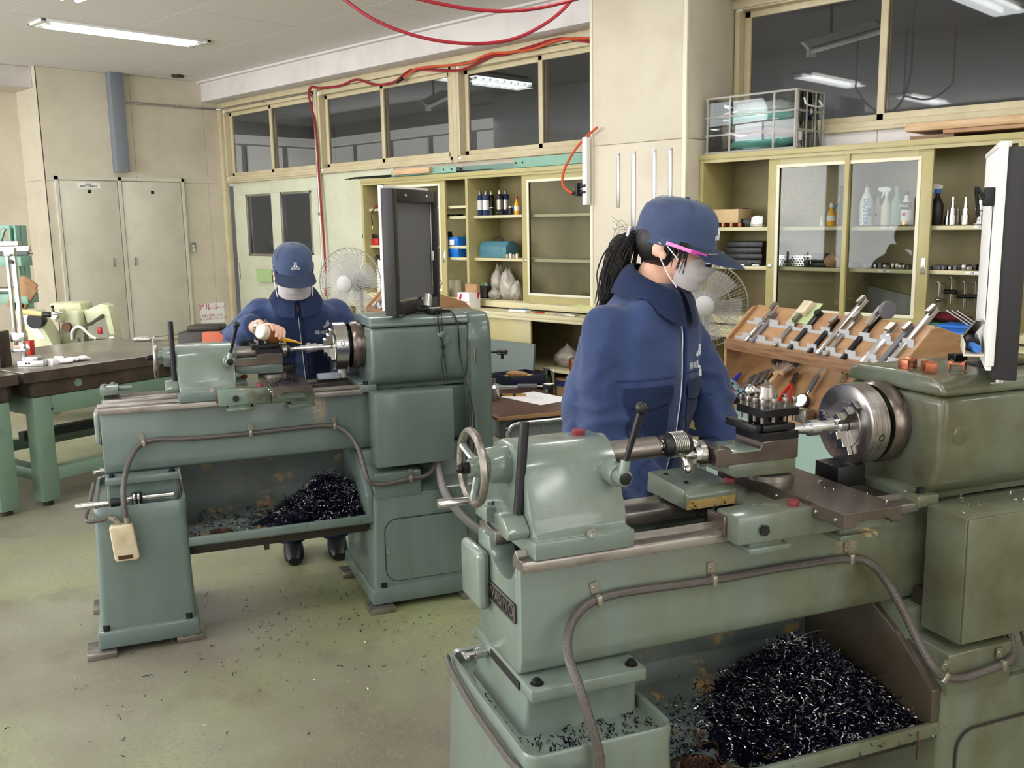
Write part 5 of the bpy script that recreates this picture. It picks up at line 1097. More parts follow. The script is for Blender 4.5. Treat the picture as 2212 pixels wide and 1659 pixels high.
L2 = lathe(O2, dict(label='oily olive green metal lathe in the right foreground with a spinning chuck', paint=MT['pgo'], light=MT['pgl'], lid=MT['pgo'], saddle=MT['pgo'], chute=MT['chuteo'], tray=MT['tray'],
    ts=0, cs=0, knob=False, jaw=R(40), cap=True, spoke=R(30), grip=R(-80),
    work=[(0, .02), (.02, .02), (.025, .0145), (.075, .0145), (.075, .0185), (.1, .0185), (.1, .0125), (.118, .0125), (.118, .0105), (.148, .0105), (.15, .009), (.15, 0)],
    bar=(.13, .066, 1.172),
    hose=[(.19, -.14, .53), (.186, -.138, .58), (.172, -.125, .645), (.163, -.10, .70), (.165, -.05, .74), (.19, -.01, .775), (.235, .014, .80), (.29, .014, .812), (.361, .014, .812), (.53, .014, .806), (.709, .014, .806), (.888, .014, .80), (.93, -.008, .787), (.965, -.02, .745), (.985, -.05, .69), (1.0, -.09, .62), (1.01, -.122, .578), (1.035, -.127, .553), (1.09, -.127, .538), (1.14, -.127, .54), (1.19, -.127, .545), (1.24, -.12, .55), (1.268, -.1, .57), (1.276, -.08, .61)],
    hose2=[(.108, -.138, .55), (.08, -.14, .545), (.055, -.115, .543), (.043, -.05, .545), (.041, .0, .548), (.041, .1, .548), (.041, .18, .552), (.041, .26, .562), (.041, .315, .572), (.043, .34, .585)],
    clips=[((.262, .014, .806), (-.2, 0, 1)), ((.53, .014, .806), (0, 0, 1)), ((.888, .014, .80), (0, 0, 1)), ((1.035, -.127, .553), (.6, 0, 1)), ((1.21, -.125, .547), (0, 0, 1))], jbox=None))

# swarf
def pile(o, label, cxp, n, sd, spread):
    random.seed(sd); b = B()
    hh = lambda x, y: .408+.115*math.exp(-(((x-cxp)/.13)**2+((y-.17)/.12)**2))+.045*math.exp(-(((x-cxp+.02)/.24)**2+((y-.05)/.12)**2))
    def fn(u, v):
        x = .52+u*.52; y = -.08+v*.40; return V((x, y, hh(x, y)-.012+.01*noise.noise(V((x*30, y*30, 0)))))
    b.grid(fn, 26, 20)
    def pl_():
        x = min(1.05, max(.385, random.gauss(cxp, .14))); y = min(.31, max(-.085, random.gauss(.10, .10))); return V((x, y, hh(x, y)-.004+random.uniform(-.006, .008)))
    chipmesh(b, n, pl_)
    ob = b.out('swarf_pile', MT['chip'], None, o, LROT); tag(ob, label, 'swarf', kind='stuff')
    b = B()
    def p2():
        p = pl_(); return p+V((0, 0, .003))
    chipmesh(b, n//4, p2, (.0015, .0055))
    for _ in range(16):
        p = pl_(); d = V((random.gauss(0, .05), random.gauss(0, .04), random.uniform(0, .03))); b.tube([p, p+d*.5+V((0, 0, .012)), p+d], .0008, 4, 4)
    ob = b.out('bright_swarf', MT['chipw'], None, o, LROT); tag(ob, 'bright curls scattered in '+label, 'swarf', kind='stuff')
    b = B()
    def p3():
        x = random.uniform(.385, 1.0); y = random.uniform(-.08, .25)
        return V((x, y, .409+.01*max(0, y)))
    chipmesh(b, spread, p3, (.003, .010))
    ob = b.out('loose_swarf', MT['chip'], None, o, LROT); tag(ob, 'loose dark chips spread over the chip tray beside '+label, 'swarf', kind='stuff')
pile(O2, 'blue black heap of swarf in the tray of the foreground lathe', .87, 10500, 3, 900)
pile(O1, 'blue black heap of swarf in the tray of the lathe further back', .94, 4200, 4, 700)
random.seed(11)
b = B()
def fl():
    c = random.choice(((.62, -.25, .3, .3), (1.0, -.35, .3, .25), (.3, -.5, .5, .3), (.7, .1, .25, .15)))
    x, y = random.gauss(c[0], c[2]), random.gauss(c[1], c[3]); q = lp(O1, x, y, FZ+.003)
    return q
chipmesh(b, 230, fl, (.003, .008)); tag(b.out('floor_swarf', MT['chip']), 'small dark chips lying on the green floor around the lathe further back', 'swarf', kind='stuff')
b = B(); chipmesh(b, 60, fl, (.003, .007)); tag(b.out('floor_swarf', MT['chipw']), 'bright chips lying on the green floor around the lathe further back', 'swarf', kind='stuff')
b = B(); chipmesh(b, 130, lambda: lp(O2, random.uniform(.09, .35), random.uniform(-.09, .0), .5535), (.004, .012)); chipmesh(b, 10, lambda: lp(O2, .08, random.uniform(-.05, .35), .5535), (.003, .008))
chipmesh(b, 16, lambda: lp(O2, random.uniform(.53, .65), random.uniform(.05, .2), .93), (.003, .007)); tag(b.out('pan_swarf', MT['chip']), 'dark chips in the pan on the left foot of the foreground lathe', 'swarf', kind='stuff')
b = B(); chipmesh(b, 60, lambda: lp(O1, random.uniform(.70, .8), random.uniform(-.10, .08), .9695), (.004, .012)); chipmesh(b, 60, lambda: lp(O1, random.uniform(.62, .7), random.uniform(-.0, .1), .93), (.004, .010)); tag(b.out('slide_swarf', MT['chip']), 'chips lying on the cross slide of the lathe further back', 'swarf', kind='stuff')
b = B(); chipmesh(b, 7, lambda: lp(O2, random.uniform(.74, .87), random.uniform(-.12, .08), .9695), (.004, .010)); chipmesh(b, 9, lambda: lp(O2, random.uniform(1.1, 1.35), random.uniform(-.1, -.03), .912), (.003, .009)); tag(b.out('slide_swarf', MT['chipw']), 'bright chips on the cross slide and electrical box of the foreground lathe', 'swarf', kind='stuff')
b = B()
for (x, y, z, L_, a) in ((.62, -.06, .415, .09, .3), (.52, .03, .412, .08, 1.2), (.42, .0, .412, .06, .4), (.45, .27, .66, .0, 0)):
    if L_: b.tube([V((x+L_*k/60*math.cos(a)+.004*math.cos(k*1.05)*-math.sin(a), y+L_*k/60*math.sin(a)+.004*math.cos(k*1.05)*math.cos(a), z+.004+.004*math.sin(k*1.05))) for k in range(60)], .0011, 4, 0)
b.tube([(1.0, -.1, .425), (.99, -.112, .40), (.985, -.115, .36)], .0022, 5).tube([(.52, .05, .412), (.55, .02, .43), (.53, -.03, .415), (.57, -.07, .412), (.6, -.09, .412)], .0016, 5)
tag(b.out('coiled_swarf', MT['chipb'], None, O2, LROT), 'long coiled brown turnings in the tray of the foreground lathe', 'swarf', kind='stuff')

# things lying on the lathes
def centre(loc, ang, label, rings):
    t = thing('live_centre', label, 'lathe centre', loc, ang)
    B().rev([(0, 0), (.002, .0105), (.11, .0125), (.112, 0)], (.03, 0, 0), (1, 0, 0), 18).out('taper_shank', MT['steel'], t)
    B().rev([(0, 0), (0, .02), (.004, .024), (.03, .024), (.034, .02), (.034, 0)] if rings else [(0, 0), (0, .015), (.03, .015), (.03, 0)], (-.005, 0, 0), (1, 0, 0), 20).out('bearing_body', MT['dark'], t)
    if rings:
        for k in (.006, .02): B().rev([(0, .0242), (.001, .0252), (.006, .0252), (.007, .0242)], (-.005+k, 0, 0), (1, 0, 0), 20).out('ring', MT['steel'], t)
    B().rev([(0, .015 if rings else .013), (.02, .010), (.05, 0)], (-.005, 0, 0), (-1, 0, 0), 16).out('point', MT['steel'], t)
    return t
centre(lp(O1, .19, -.02, .578), LROT+R(-3), 'live centre with knurled rings lying on the left foot of the back lathe', True)
centre(lp(O1, .14, -.09, .590), LROT+R(183), 'plain lathe centre lying across the pan rim nearest the camera', False)
for i, (x, y, a, lb) in enumerate(((1960, 795, .2, 'copper jaw pad at the left on the foreground headstock'), (2006, 803, 1.1, 'copper jaw pad in the middle of three on the headstock'), (2067, 800, 2.2, 'copper jaw pad right of the other two on the headstock'))):
    t = thing('jaw_pad', lb, 'copper pad', on_z(x, y, 1.198), LROT+a)
    B().prism([(-.018, 0), (-.018, .02), (-.015, .024), (-.010, .018), (.008, .018), (.014, .024), (.018, .02), (.018, 0), (.014, 0), (.014, .014), (-.014, .014), (-.014, 0)], 'y', -.013, .013, .0006).out('bent_plate', MT['copper'], t)
one(B().bx(-.02, .02, -.013, .013, 0, .018, .002), 'black_block', MT['toolblack'], 'small black steel block behind the copper pads', 'block', on_z(2068, 779, 1.198), LROT)
one(B().prism([(-.03, 0), (.03, 0), (.03, .012), (.012, .012), (.0, .03), (-.012, .03), (-.03, .012)], 'y', -.015, .015, .002), 'work_holder', MT['dark'], 'dark magnetic holder on the headstock of the back lathe', 'holder', lp(O1, 1.33, .1, 1.199), LROT)
t = thing('tilted_lamp_head', 'small silver cylinder tilted on the headstock of the back lathe', 'cylinder', lp(O1, 1.37, .14, 1.20), LROT)
B().cyl((0, 0, .012), (.012, .02, .062), .022, n=18, bev=.002).out('body', MT['alu'], t)
t = thing('dial_gauge', 'black dial gauge on the headstock with cord hanging down', 'gauge', lp(O1, 1.375, .03, 1.199), LROT)
B().rev([(0, 0), (0, .033), (.01, .035), (.018, .03), (.018, 0)], (0, 0, 0), (0, 0, 1), 22).out('case', MT['black'], t); B().rev([(.0182, 0), (.0186, .026)], (0, 0, 0), (0, 0, 1), 20).out('dial', MT['lab'], t)
for k, s in enumerate((-1, 1)):
    B().tube([(.01*s, -.03, .006), (.008*s, -.064, -.012), (.006*s+.005, -.062, -.08), (.012, -.06, -.14), (.012+.008*s, -.06, -.2), (.022+.006*s, -.06, -.28)], .0022, 6, 4).out('cord', MT['black'], t)
B().box((.012, -.0625, -.135), (.014, .008, .02), .003).out('cord_slider', MT['black'], t)
B().tube([(.03, .0, .006), (.06, -.03, .004), (.075, -.066, -.05), (.085, -.066, -.2), (.1, -.166, -.4), (.09, -.166, -.6)], .003, 6, 4).out('lead', MT['black'], t)
# guards standing on the headstocks
def guard(p, label, front):
    t = thing('guard_board', label, 'guard', p, HD+R(90-(23 if front else 18)))        # local x runs away from the camera
    W_, H_, D_ = .45, .49, .05
    b = B(); b.bx(0, .04, -D_/2, D_/2, 0, H_, .004).bx(W_-.03, W_, -D_/2, D_/2, 0, H_, .004).bx(.04, W_-.03, -D_/2, D_/2, 0, .045, .003).bx(.04, W_-.03, -D_/2, D_/2, H_-.05, H_, .003)
    b.out('frame', MT['guard'], t)
    B().bx(.035, W_-.03, -.004, .004, .04, H_-.04).out('panel', MT['mesh'], t)
    b = B(); b.bx(.04, W_-.03, -.010, -.004, .045, .058, .002).bx(W_-.042, W_-.03, -.010, -.004, .045, H_-.05, .002); b.out('inner_rail', MT['galv'], t)
    B().bx(W_-.05, W_-.035, -.016, -.008, .2, .24, .002).out('catch', MT['bwhite'], t)
    for x in (.12, .33): B().rev([(0, .007), (.004, .005), (.004, 0)], (x, -D_/2, H_-.025), (0, -1, 0), 10).out('screw', MT['steel'], t)
    B().bx(-.002, W_, D_/2, D_/2+.012, 0.02, H_+.01, .002).out('white_backing', MT['lab'], t)
    b = B(); b.bx(0, W_, D_/2-.01, D_/2+.014, H_, H_+.012, .002)
    if front: b.bx(-.006, .0, D_/2-.004, D_/2+.014, .03, H_+.012, .002)
    b.out('white_edge', MT['bwhite'], t)
    B().cyl((.1, 0, 0), (.1, 0, -.02), .012, n=12).cyl((.3, 0, 0), (.3, 0, -.02), .012, n=12).out('foot', MT['galv'], t)
    if front:
        B().bx(.08, .30, D_/2+.014, D_/2+.016, .12, .4).out('pinned_sheet', MT['lab'], t)
        b = B(); b.bx(.03, .2, D_/2+.012, D_/2+.055, .045, .05, .002).bx(.03, .2, D_/2+.052, D_/2+.055, .045, .075, .001); b.out('pen_tray', MT['milk'], t)
        B().cyl((.09, D_/2+.034, .066), (.18, D_/2+.034, .07), .015, n=12).out('black_tube', MT['black'], t); B().cyl((.04, D_/2+.028, .062), (.10, D_/2+.038, .062), .009, n=10).out('blue_pen', MT['inkb'], t)
        B().bx(.05, .075, D_/2+.012, D_/2+.035, .37, .41, .003).tube([(.06, D_/2+.03, .38), (.03, D_/2+.05, .41), (.08, D_/2+.04, .35)], .004, 6).out('black_clip', MT['black'], t)
        B().bar((.1, D_/2+.02, .12), (.2, D_/2+.05, .06), .02, .006).out('bulldog_clip', MT['galv'], t)
    return t
guard(on_z(845, 683, 1.2), 'black framed grey guard board standing on the headstock of the back lathe', False)
guard(on_z(2168, 822, 1.2), 'guard board seen edge on, white front and black frame, on the foreground headstock', True)

# ------------------------------------------------------------------ bench with the sloping tool rack beyond the foreground lathe
RK = lp(O2, 1.6, .64, 0)
bn = thing('tool_bench', 'mint green bench carrying the sloping plywood tool rack', 'bench', (RK.x, RK.y, FZ), LROT)
B().bx(-.03, .34, -.03, 1.0, .06, .80, .008).out('cabinet', MT['mint'], bn); B().bx(-.05, .36, -.05, 1.02, .80, .83, .004).out('bench_top', MT['wood'], bn); B().bx(-.0, .32, -.0, .97, 0, .06).out('plinth', MT['grease'], bn)
rk = thing('tool_rack', 'sloping plywood rack holding turning tools above a lower board of gauges', 'rack', (RK.x, RK.y, .863), LROT)
LY = .93
side = [(0, 0), (0, .215), (.012, .235), (.125, .345), (.155, .35), (.30, .30), (.33, .27), (.33, 0)]
for y in (0, LY-.015): B().prism(side, 'y', y, y+.015, .002, 1).out('side_panel', MT['wood'], rk)
def slope(x): return .205+(x-.01)*1.02
B().bar((.005, LY/2, .195), (.155, LY/2, .348), LY-.03, .012, (-.7, 0, .7)).out('sloping_board', MT['wood'], rk)
B().bx(-.004, .012, .012, LY-.012, .185, .226, .002).out('front_lip', MT['woodd'], rk)
B().prism([(0, .185), (.09, .185), (.09, .2), (0, .2)], 'y', .015, LY-.015).out('tray_floor', MT['woodd'], rk)
B().bar((.02, LY/2, .018), (.27, LY/2, .175), LY-.03, .012, (-.5, 0, .85)).out('lower_board', MT['wood'], rk)
B().bx(-.004, .02, .0, LY, 0, .03, .002).out('base_rail', MT['woodd'], rk)
for xx, dz in ((.03, .028), (.085, .028)):
    b = B(); z0 = slope(xx); zz = z0+.03; n = 18; st_ = (LY-.06)/n
    for k in range(n):
        y = .03+k*st_; b.bx(xx-.001, xx+.001, y, y+st_, z0-.01, zz-(.016 if k % 2 else 0))
    b.out('notched_strip', MT['strip'], rk)
tools = [(1628, 'steel', .19, 'bright square bar tool at the left end of the sloping rack'), (1640, 'mesh', .15, 'grey bar tool second from the left end of the rack'), (1690, 'steelw', .15, 'grey flat bar tool third from the left on the rack'), (1722, 'black', .17, 'black tool holder with a round cutter, fourth from left on the rack'),
         (1765, 'toolblack', .16, 'black square tool holder in the middle of the rack'), (1784, 'galv', .26, 'long bright boring bar reaching above the rack in the middle'), (1800, 'steelw', .19, 'brown grey parting tool right of the middle of the rack'), (1838, 'toolblack', .2, 'dark holder with a knurling wheel on the rack'),
         (1884, 'alu', .16, 'pale wide square bar tool on the right half of the rack'), (1915, 'mesh', .17, 'slim grey bar tool second from the right end of the rack'), (1932, 'galv', .25, 'long bright bar tool at the right end of the rack')]
Lr = M.Translation((RK.x, RK.y, .863)) @ M.Rotation(LROT, 4, 'Z'); Li = Lr.inverted()
def on_rack(px, py, p0, n):           # pixel to a point of the rack, in rack coordinates
    return Li @ on_pl(px, py, Lr @ V(p0), (Lr.to_3x3() @ V(n)))
for i, (px, m, ln, lb) in enumerate(tools):
    q = on_rack(px-12, 735+(px-1565)*.155, (.03, 0, 0), (1, 0, 0)); y = min(max(q.y, .03), LY-.03)
    t = thing('turning_tool', lb, 'lathe tool', Lr @ V((.02, y, .222)), LROT)
    d = V((.70, -.06, .714)).normalized(); a = V((.0, 0, .0)); wd = .02 if i != 8 else .032
    B().bar(a, a+d*ln, wd, .016, (-.7, 0, .7), .001).out('shank', MT[m], t)
    e = a+d*ln
    if i in (3,): B().cyl(e+V((-.012, 0, .012)), e+V((.006, 0, -.004)), .014, n=14).out('cutter', MT['dark'], t)
    elif i == 7: B().cyl(e+V((-.004, -.04, .02)), e+V((-.004, -.025, .02)), .03, n=22).out('wheel', MT['mesh'], t); B().bar(e-d*.06+V((-.014, 0, .014)), e+V((-.01, -.01, .03)), .014, .01, (-.7, 0, .7)).out('clamp', MT['alu'], t)
    else: B().bar(e-d*.03+V((-.012, 0, .012)), e+V((-.006, 0, .012)), wd*.8, .01, (-.7, 0, .7)).out('tip', MT['steelw'], t)
t = thing('wood_block', 'small square wooden block taped to the sloping board', 'block', Lr @ V((.125, .62, .335)), LROT)
B().bar((0, 0, 0), (.04, 0, .042), .05, .035, (-.7, 0, .7), .002).out('block', MT['ivory'], t); B().bar((-.02, 0, -.026), (.05, 0, .045), .11, .0012, (-.7, 0, .7)).out('tape', mat('green masking tape', (176, 190, 140), .7), t)
RK1 = lp(O1, 1.50, .90, 0)
dup(bn, (RK1.x, RK1.y, FZ), None, 'mint green bench behind the headstock of the back lathe'); dup(rk, (RK1.x, RK1.y, .863), None, 'sloping plywood tool rack half hidden behind the headstock of the back lathe')
for o_ in [o_ for o_ in COL.objects if o_.name.startswith('turning_tool')]:
    q = dup(o_, o_.location-RK+RK1); q['label'] = o_['label'].replace(' on the rack', '').replace(' of the rack', '').replace(' on the sloping rack', '').replace(' of the sloping rack', '').replace('reaching above the rack ', '').replace(' on the right half', ' at right')+', back rack'
nl = V((-.53, 0, .848)); p0 = (.02, 0, .026)
def lowpt(px, py, up=.0): return on_rack(px, py, V(p0)+nl*up, nl)
# brush
a, b_ = lowpt(1655, 850, .03), lowpt(1680, 808, .03); c = lowpt(1692, 795, .03)
t = thing('bristle_brush', 'wide flat brush with grey black bristles on the lower board', 'brush', Lr @ b_, LROT)
h = V((-.0, .0, 0)); d = (c-b_).normalized(); sd_ = d.cross(nl).normalized()
B().bar((0, 0, 0), d*-.14, .02, .012, nl, .003).bar((0, 0, 0), d*.02, .05, .014, nl, .003).out('handle', MT['board'], t)
random.seed(5)
for nm, m_, f0, f1, cnt in (('pale_bristles', mat('pale bristle', (206, 186, 168), .8), .0, .55, 420), ('dark_bristles', mat('dark bristle', (58, 54, 52), .8), .45, 1.0, 420)):
    b = B()
    for k in range(cnt):
        u = random.uniform(-1, 1); w_ = random.uniform(-1, 1); r0 = sd_*u*.024+nl*w_*.006+d*.018; r1 = d*(.10+random.uniform(-.012, .01)-.025*u*u)+sd_*(u*.085+random.uniform(-.006, .006))+nl*(w_*.012+.012)
        p, q = r0.lerp(r1, f0), r0.lerp(r1, f1); s = sd_*.0009
        b.raw([p-s, p+s, q+s*.6, q-s*.6], [(0, 1, 2, 3)]); s = nl*.0009; b.raw([p-s, p+s, q+s*.6, q-s*.6], [(0, 1, 2, 3)])
    tag(b.out(nm, m_, t), None, None, kind='stuff')
# pliers
a, b_ = lowpt(1700, 850, .012), lowpt(1717, 815, .012)
t = thing('cutting_pliers', 'red handled cutting pliers lying on the lower board', 'pliers', Lr @ a, LROT); d = b_-a; s = d.normalized().cross(nl)
B().bar(d*.55, d*1.25, .018, .009, nl, .003).out('jaws', MT['grease'], t)
for k in (-1, 1): B().tube([d*.6, d*.2+s*.012*k, d*-.3+s*.02*k, d*-.8+s*.016*k], .006, 8).out('handle', MT['redp'], t)
# dial bore gauge
a, b_ = lowpt(1732, 868, .02), lowpt(1780, 790, .02)
t = thing('bore_gauge', 'dial bore gauge with white face leaning on the lower board', 'gauge', Lr @ a, LROT); d = (b_-a)
T = frame(a-a, d.cross(nl), nl+V((-.6, -.3, 0)))
B().rev([(-.008, 0), (-.008, .030), (.008, .030), (.010, .026), (.010, 0)], (0, 0, 0), T.to_3x3() @ V((0, 0, 1)), 26).out('case', MT['black'], t); B().rev([(.0102, 0), (.0104, .025)], (0, 0, 0), T.to_3x3() @ V((0, 0, 1)), 24).bar(T @ V((0, 0, .011)), T @ V((.006, -.016, .011)), .0015, .0006).out('dial', MT['lab'], t)
B().bar(d*.28, d*.72, .018, .014, nl, .004).out('grip', MT['mesh'], t); B().cyl(d*.16, d*.3, .006, n=10).out('neck', MT['galv'], t); B().cyl(d*.72, d*1.25, .0045, n=8).out('stem', MT['galv'], t)
a, b_ = lowpt(1812, 830, .012), lowpt(1828, 800, .012); t = thing('small_brush', 'small brush with black bristles at the right of the lower board', 'brush', Lr @ a, LROT); d = b_-a
B().bar(d*-.6, d*.8, .012, .006, nl, .002).out('handle', mat('olive plastic', (120, 116, 60), .5), t); B().bar(d*.8, d*1.25, .026, .014, nl, .004).out('bristles', MT['black'], t)
# micrometers and slips
for i, (px, py, r, lb) in enumerate(((1580, 850, .05, 'large grey blue micrometer frame at the left of the lower board'), (1603, 862, .038, 'smaller grey blue micrometer in front of the large one'), (1612, 868, .024, 'smallest micrometer bow beside the tool post'))):
    a = on_rack(px, py, (.0+.012*-i, 0, 0), (1, 0, 0)); t = thing('micrometer', lb, 'micrometer', Lr @ a, LROT)
    pts = [V((0, r*math.cos(R(q)), r*math.sin(R(q)))) for q in range(20, 300, 14)]
    b = B()
    b.loft([[p*(1.1)+V((-.006, 0, 0)), p*1.1+V((.006, 0, 0)), p*.72+V((.006, 0, 0)), p*.72+V((-.006, 0, 0))] for p in pts]); b.out('bow', mat('grey blue enamel %d' % i, (112, 140, 152), .35), t)
    b = B()
    for q in (60, 110, 160): p = V((0, r*.91*math.cos(R(q)), r*.91*math.sin(R(q)))); b.sph(p+V((-.006, 0, 0)), r*.13, 10, (.15, 1.4, 1))
    b.out('bow_holes', MT['dark'], t)
    B().cyl((0, -r*.2, -r*1.0), (0, -r*1.3, -r*.9), r*.12, n=10).out('thimble', MT['galv'], t)
for i in range(6):
    a = lowpt(1606+i*9, 842-i*4, .01); b_ = lowpt(1624+i*9, 812-i*3, .01)
    one(B().bar((0, 0, 0), b_-a, .014, .009, nl, .001), 'tool_blank', MT['galv'] if i % 2 else MT['mesh'], ('first', 'second', 'third', 'fourth', 'fifth', 'sixth')[i]+' grey bar from the left in the row behind the micrometers', 'bar', Lr @ a, LROT)
a, b_ = lowpt(1584, 826, .02), lowpt(1598, 806, .02); one(B().bar((0, 0, 0), (b_-a)*1.3, .015, .012, nl, .005), 'blue_marker', mat('deep blue plastic', (28, 40, 180), .4), 'deep blue marker pen at the left end of the lower board', 'pen', Lr @ a, LROT)
a = lowpt(1737, 912, .0); t = thing('v_block', 'grey steel V block on the lower board behind the work piece', 'block', Lr @ a, LROT)
B().prism([(-.03, 0), (.03, 0), (.03, .045), (.012, .045), (0, .028), (-.012, .045), (-.03, .045)], 'x', -.02, .02, .001).out('block', MT['steelw'], t)
one(B().box((0, 0, .012), (.04, .09, .022), .003), 'dark_case', MT['dark'], 'small dark case left of the tool post on the bench', 'case', lp(O2, 1.53, 1.42, .863), LROT)

# ------------------------------------------------------------------ school desk
DK = V((-2.915, 2.86, FZ)); dk = thing('school_desk', 'small school desk with brown top and grey tubular legs', 'desk', DK, LROT)
zt = .72-FZ
B().bx(-.02, .42, -.02, .62, zt-.022, zt, .006, 2).out('desk_top', mat('dark brown laminate', (84, 54, 42), .35, col2=(70, 42, 32), scale=7, stretch=(1, 8, 1)), dk)
B().bx(-.023, -.018, -.02, .62, zt-.021, zt-.003, .002).bx(-.02, .42, -.024, -.018, zt-.021, zt-.003, .002).out('edge_band', MT['wood'], dk)
B().bx(.02, .38, .04, .58, zt-.13, zt-.024, .02, 3).out('book_box', mat('grey book box', (128, 132, 134), .4), dk)
for y in (.0, .56):
    B().tube([(.03, y, 0), (.03, y, zt-.12), (.035, y, zt-.075), (.07, y, zt-.045), (.2, y, zt-.042), (.33, y, zt-.045), (.365, y, zt-.075), (.37, y, zt-.12), (.37, y, 0)], .0125, 10, 4).out('leg_frame', MT['galv'], dk)
B().tube([(.04, .0, .1), (.04, .56, .1)], .011, 8, 0).tube([(.37, .0, .16), (.37, .56, .16)], .011, 8, 0).out('stretcher', MT['galv'], dk)
B().tube([(.2, -.012, zt-.05), (.2, -.016, zt-.09), (.18, -.018, zt-.13), (.2, -.02, zt-.145), (.215, -.018, zt-.13)], .004, 6).out('bag_hook', MT['galv'], dk)
DM = M.Translation((DK.x, DK.y, .7205)) @ M.Rotation(LROT, 4, 'Z'); Di = DM.inverted()
def desk(px, py): p = on_z(px, py, .7205); return p
pa = one(B().bx(-.105, .105, -.148, .148, 0, .0008), 'exercise_sheet', MT['lab'], 'white printed sheet on the brown school desk', 'paper', desk(1160, 860), LROT+R(18))
link('lettering', text_mesh('━━━━━━━━━\n━━━━━━━\n━━━━━━━━\n━━━━━━', .016, frame((0, .02, .001), (0, -1, 0), (0, 0, 1))), mat('pale print', (196, 198, 206), .8), pa)
t = thing('pen', 'black and gold pen lying on the white sheet', 'pen', desk(1110, 856), R(38)); B().cyl((-.06, 0, .007), (.06, 0, .007), .0065, n=10).out('barrel', MT['brass'], t); B().cyl((-.075, 0.012, .006), (.03, .012, .006), .005, n=8).cyl((-.005, 0, .007), (.01, 0, .007), .008, n=10).out('clip', MT['black'], t)
t = thing('oil_can', 'small silver screw top can on the school desk', 'can', desk(1065, 862)); B().rev([(0, 0), (0, .03), (.004, .032), (.055, .032), (.07, .02), (.072, .014), (.085, .014), (.085, 0)], (0, 0, 0), (0, 0, 1), 20).out('body', MT['galv'], t); B().rev([(0, .017), (.018, .017), (.02, 0)], (0, 0, .08), (0, 0, 1), 16).out('cap', MT['mesh'], t)
t = thing('parts_tray', 'navy steel tray holding work gloves on the school desk', 'tray', desk(1120, 826), LROT+R(10))
b = B(); b.bx(-.11, .11, -.1, .1, 0, .004)
for p in ((-.11, -.105, -.1, .1), (.105, .11, -.1, .1), (-.11, .11, -.1, -.095), (-.11, .11, .095, .1)): b.bx(p[0], p[1], p[2], p[3], 0, .05, .001)
b.out('tray', mat('navy enamel', (28, 32, 60), .35), t); B().bx(-.1, .1, -.09, .09, .004, .03).out('lining', MT['cardl'], t)
gb = B().sph((0, 0, 0), 1, 16)
for v in gb.bm.verts: v.co *= 1+.3*noise.noise(v.co*2.4); v.co = V((v.co.x*.06, v.co.y*.035, v.co.z*.015))
one(gb, 'work_glove', MT['card'], 'brown work glove lying in the navy tray', 'glove', desk(1115, 826)+V((0, 0, .046)), R(20), angle=180)
t = thing('bore_gauge', 'bore gauge with grey grip lying across the desk', 'gauge', desk(1135, 843), R(42)); B().cyl((-.13, 0, .02), (-.03, 0, .02), .005, n=8).out('stem', MT['galv'], t); B().cyl((.06, 0, .02), (.09, 0, .02), .005, n=8).out('neck', MT['galv'], t); B().cyl((-.04, 0, .02), (.06, 0, .02), .013, n=14, bev=.003).out('grip', MT['mesh'], t)
B().rev([(0, .0), (0, .03), (.02, .03), (.024, .026), (.024, 0)], (.118, 0, .008), (0, 0, 1), 22).out('dial', MT['black'], t); B().rev([(0.0, 0), (.0005, .025)], (.118, 0, .0322), (0, 0, 1), 20).out('dial_face', MT['lab'], t)
p = desk(1060, 845); t = thing('indicator_stand', 'dial indicator on a magnetic stand beside the belt cover of the back lathe', 'gauge', p+V((-.05, .03, 0)), HD)
B().bx(-.03, .03, -.025, .025, 0, .05, .003).out('magnet_base', MT['mesh'], t); B().cyl((0, 0, .05), (0, 0, .2), .006, n=8).cyl((0, 0, .19), (.05, 0, .19), .006, n=8).cyl((.0, 0, .18), (0, 0, .205), .012, n=10).out('arm', MT['black'], t)
B().rev([(0, 0), (0, .028), (.016, .03), (.02, .026), (.02, 0)], (.075, 0, .18), (0, 0, 1), 22).cyl((.075, 0, .18), (.075, 0, .155), .008, n=10).out('indicator', MT['black'], t); B().rev([(0, .029), (.006, .029)], (.075, 0, .186), (0, 0, 1), 22).rev([(0, 0), (.0004, .024)], (.075, 0, .2005), (0, 0, 1), 20).out('bezel', MT['galv'], t)

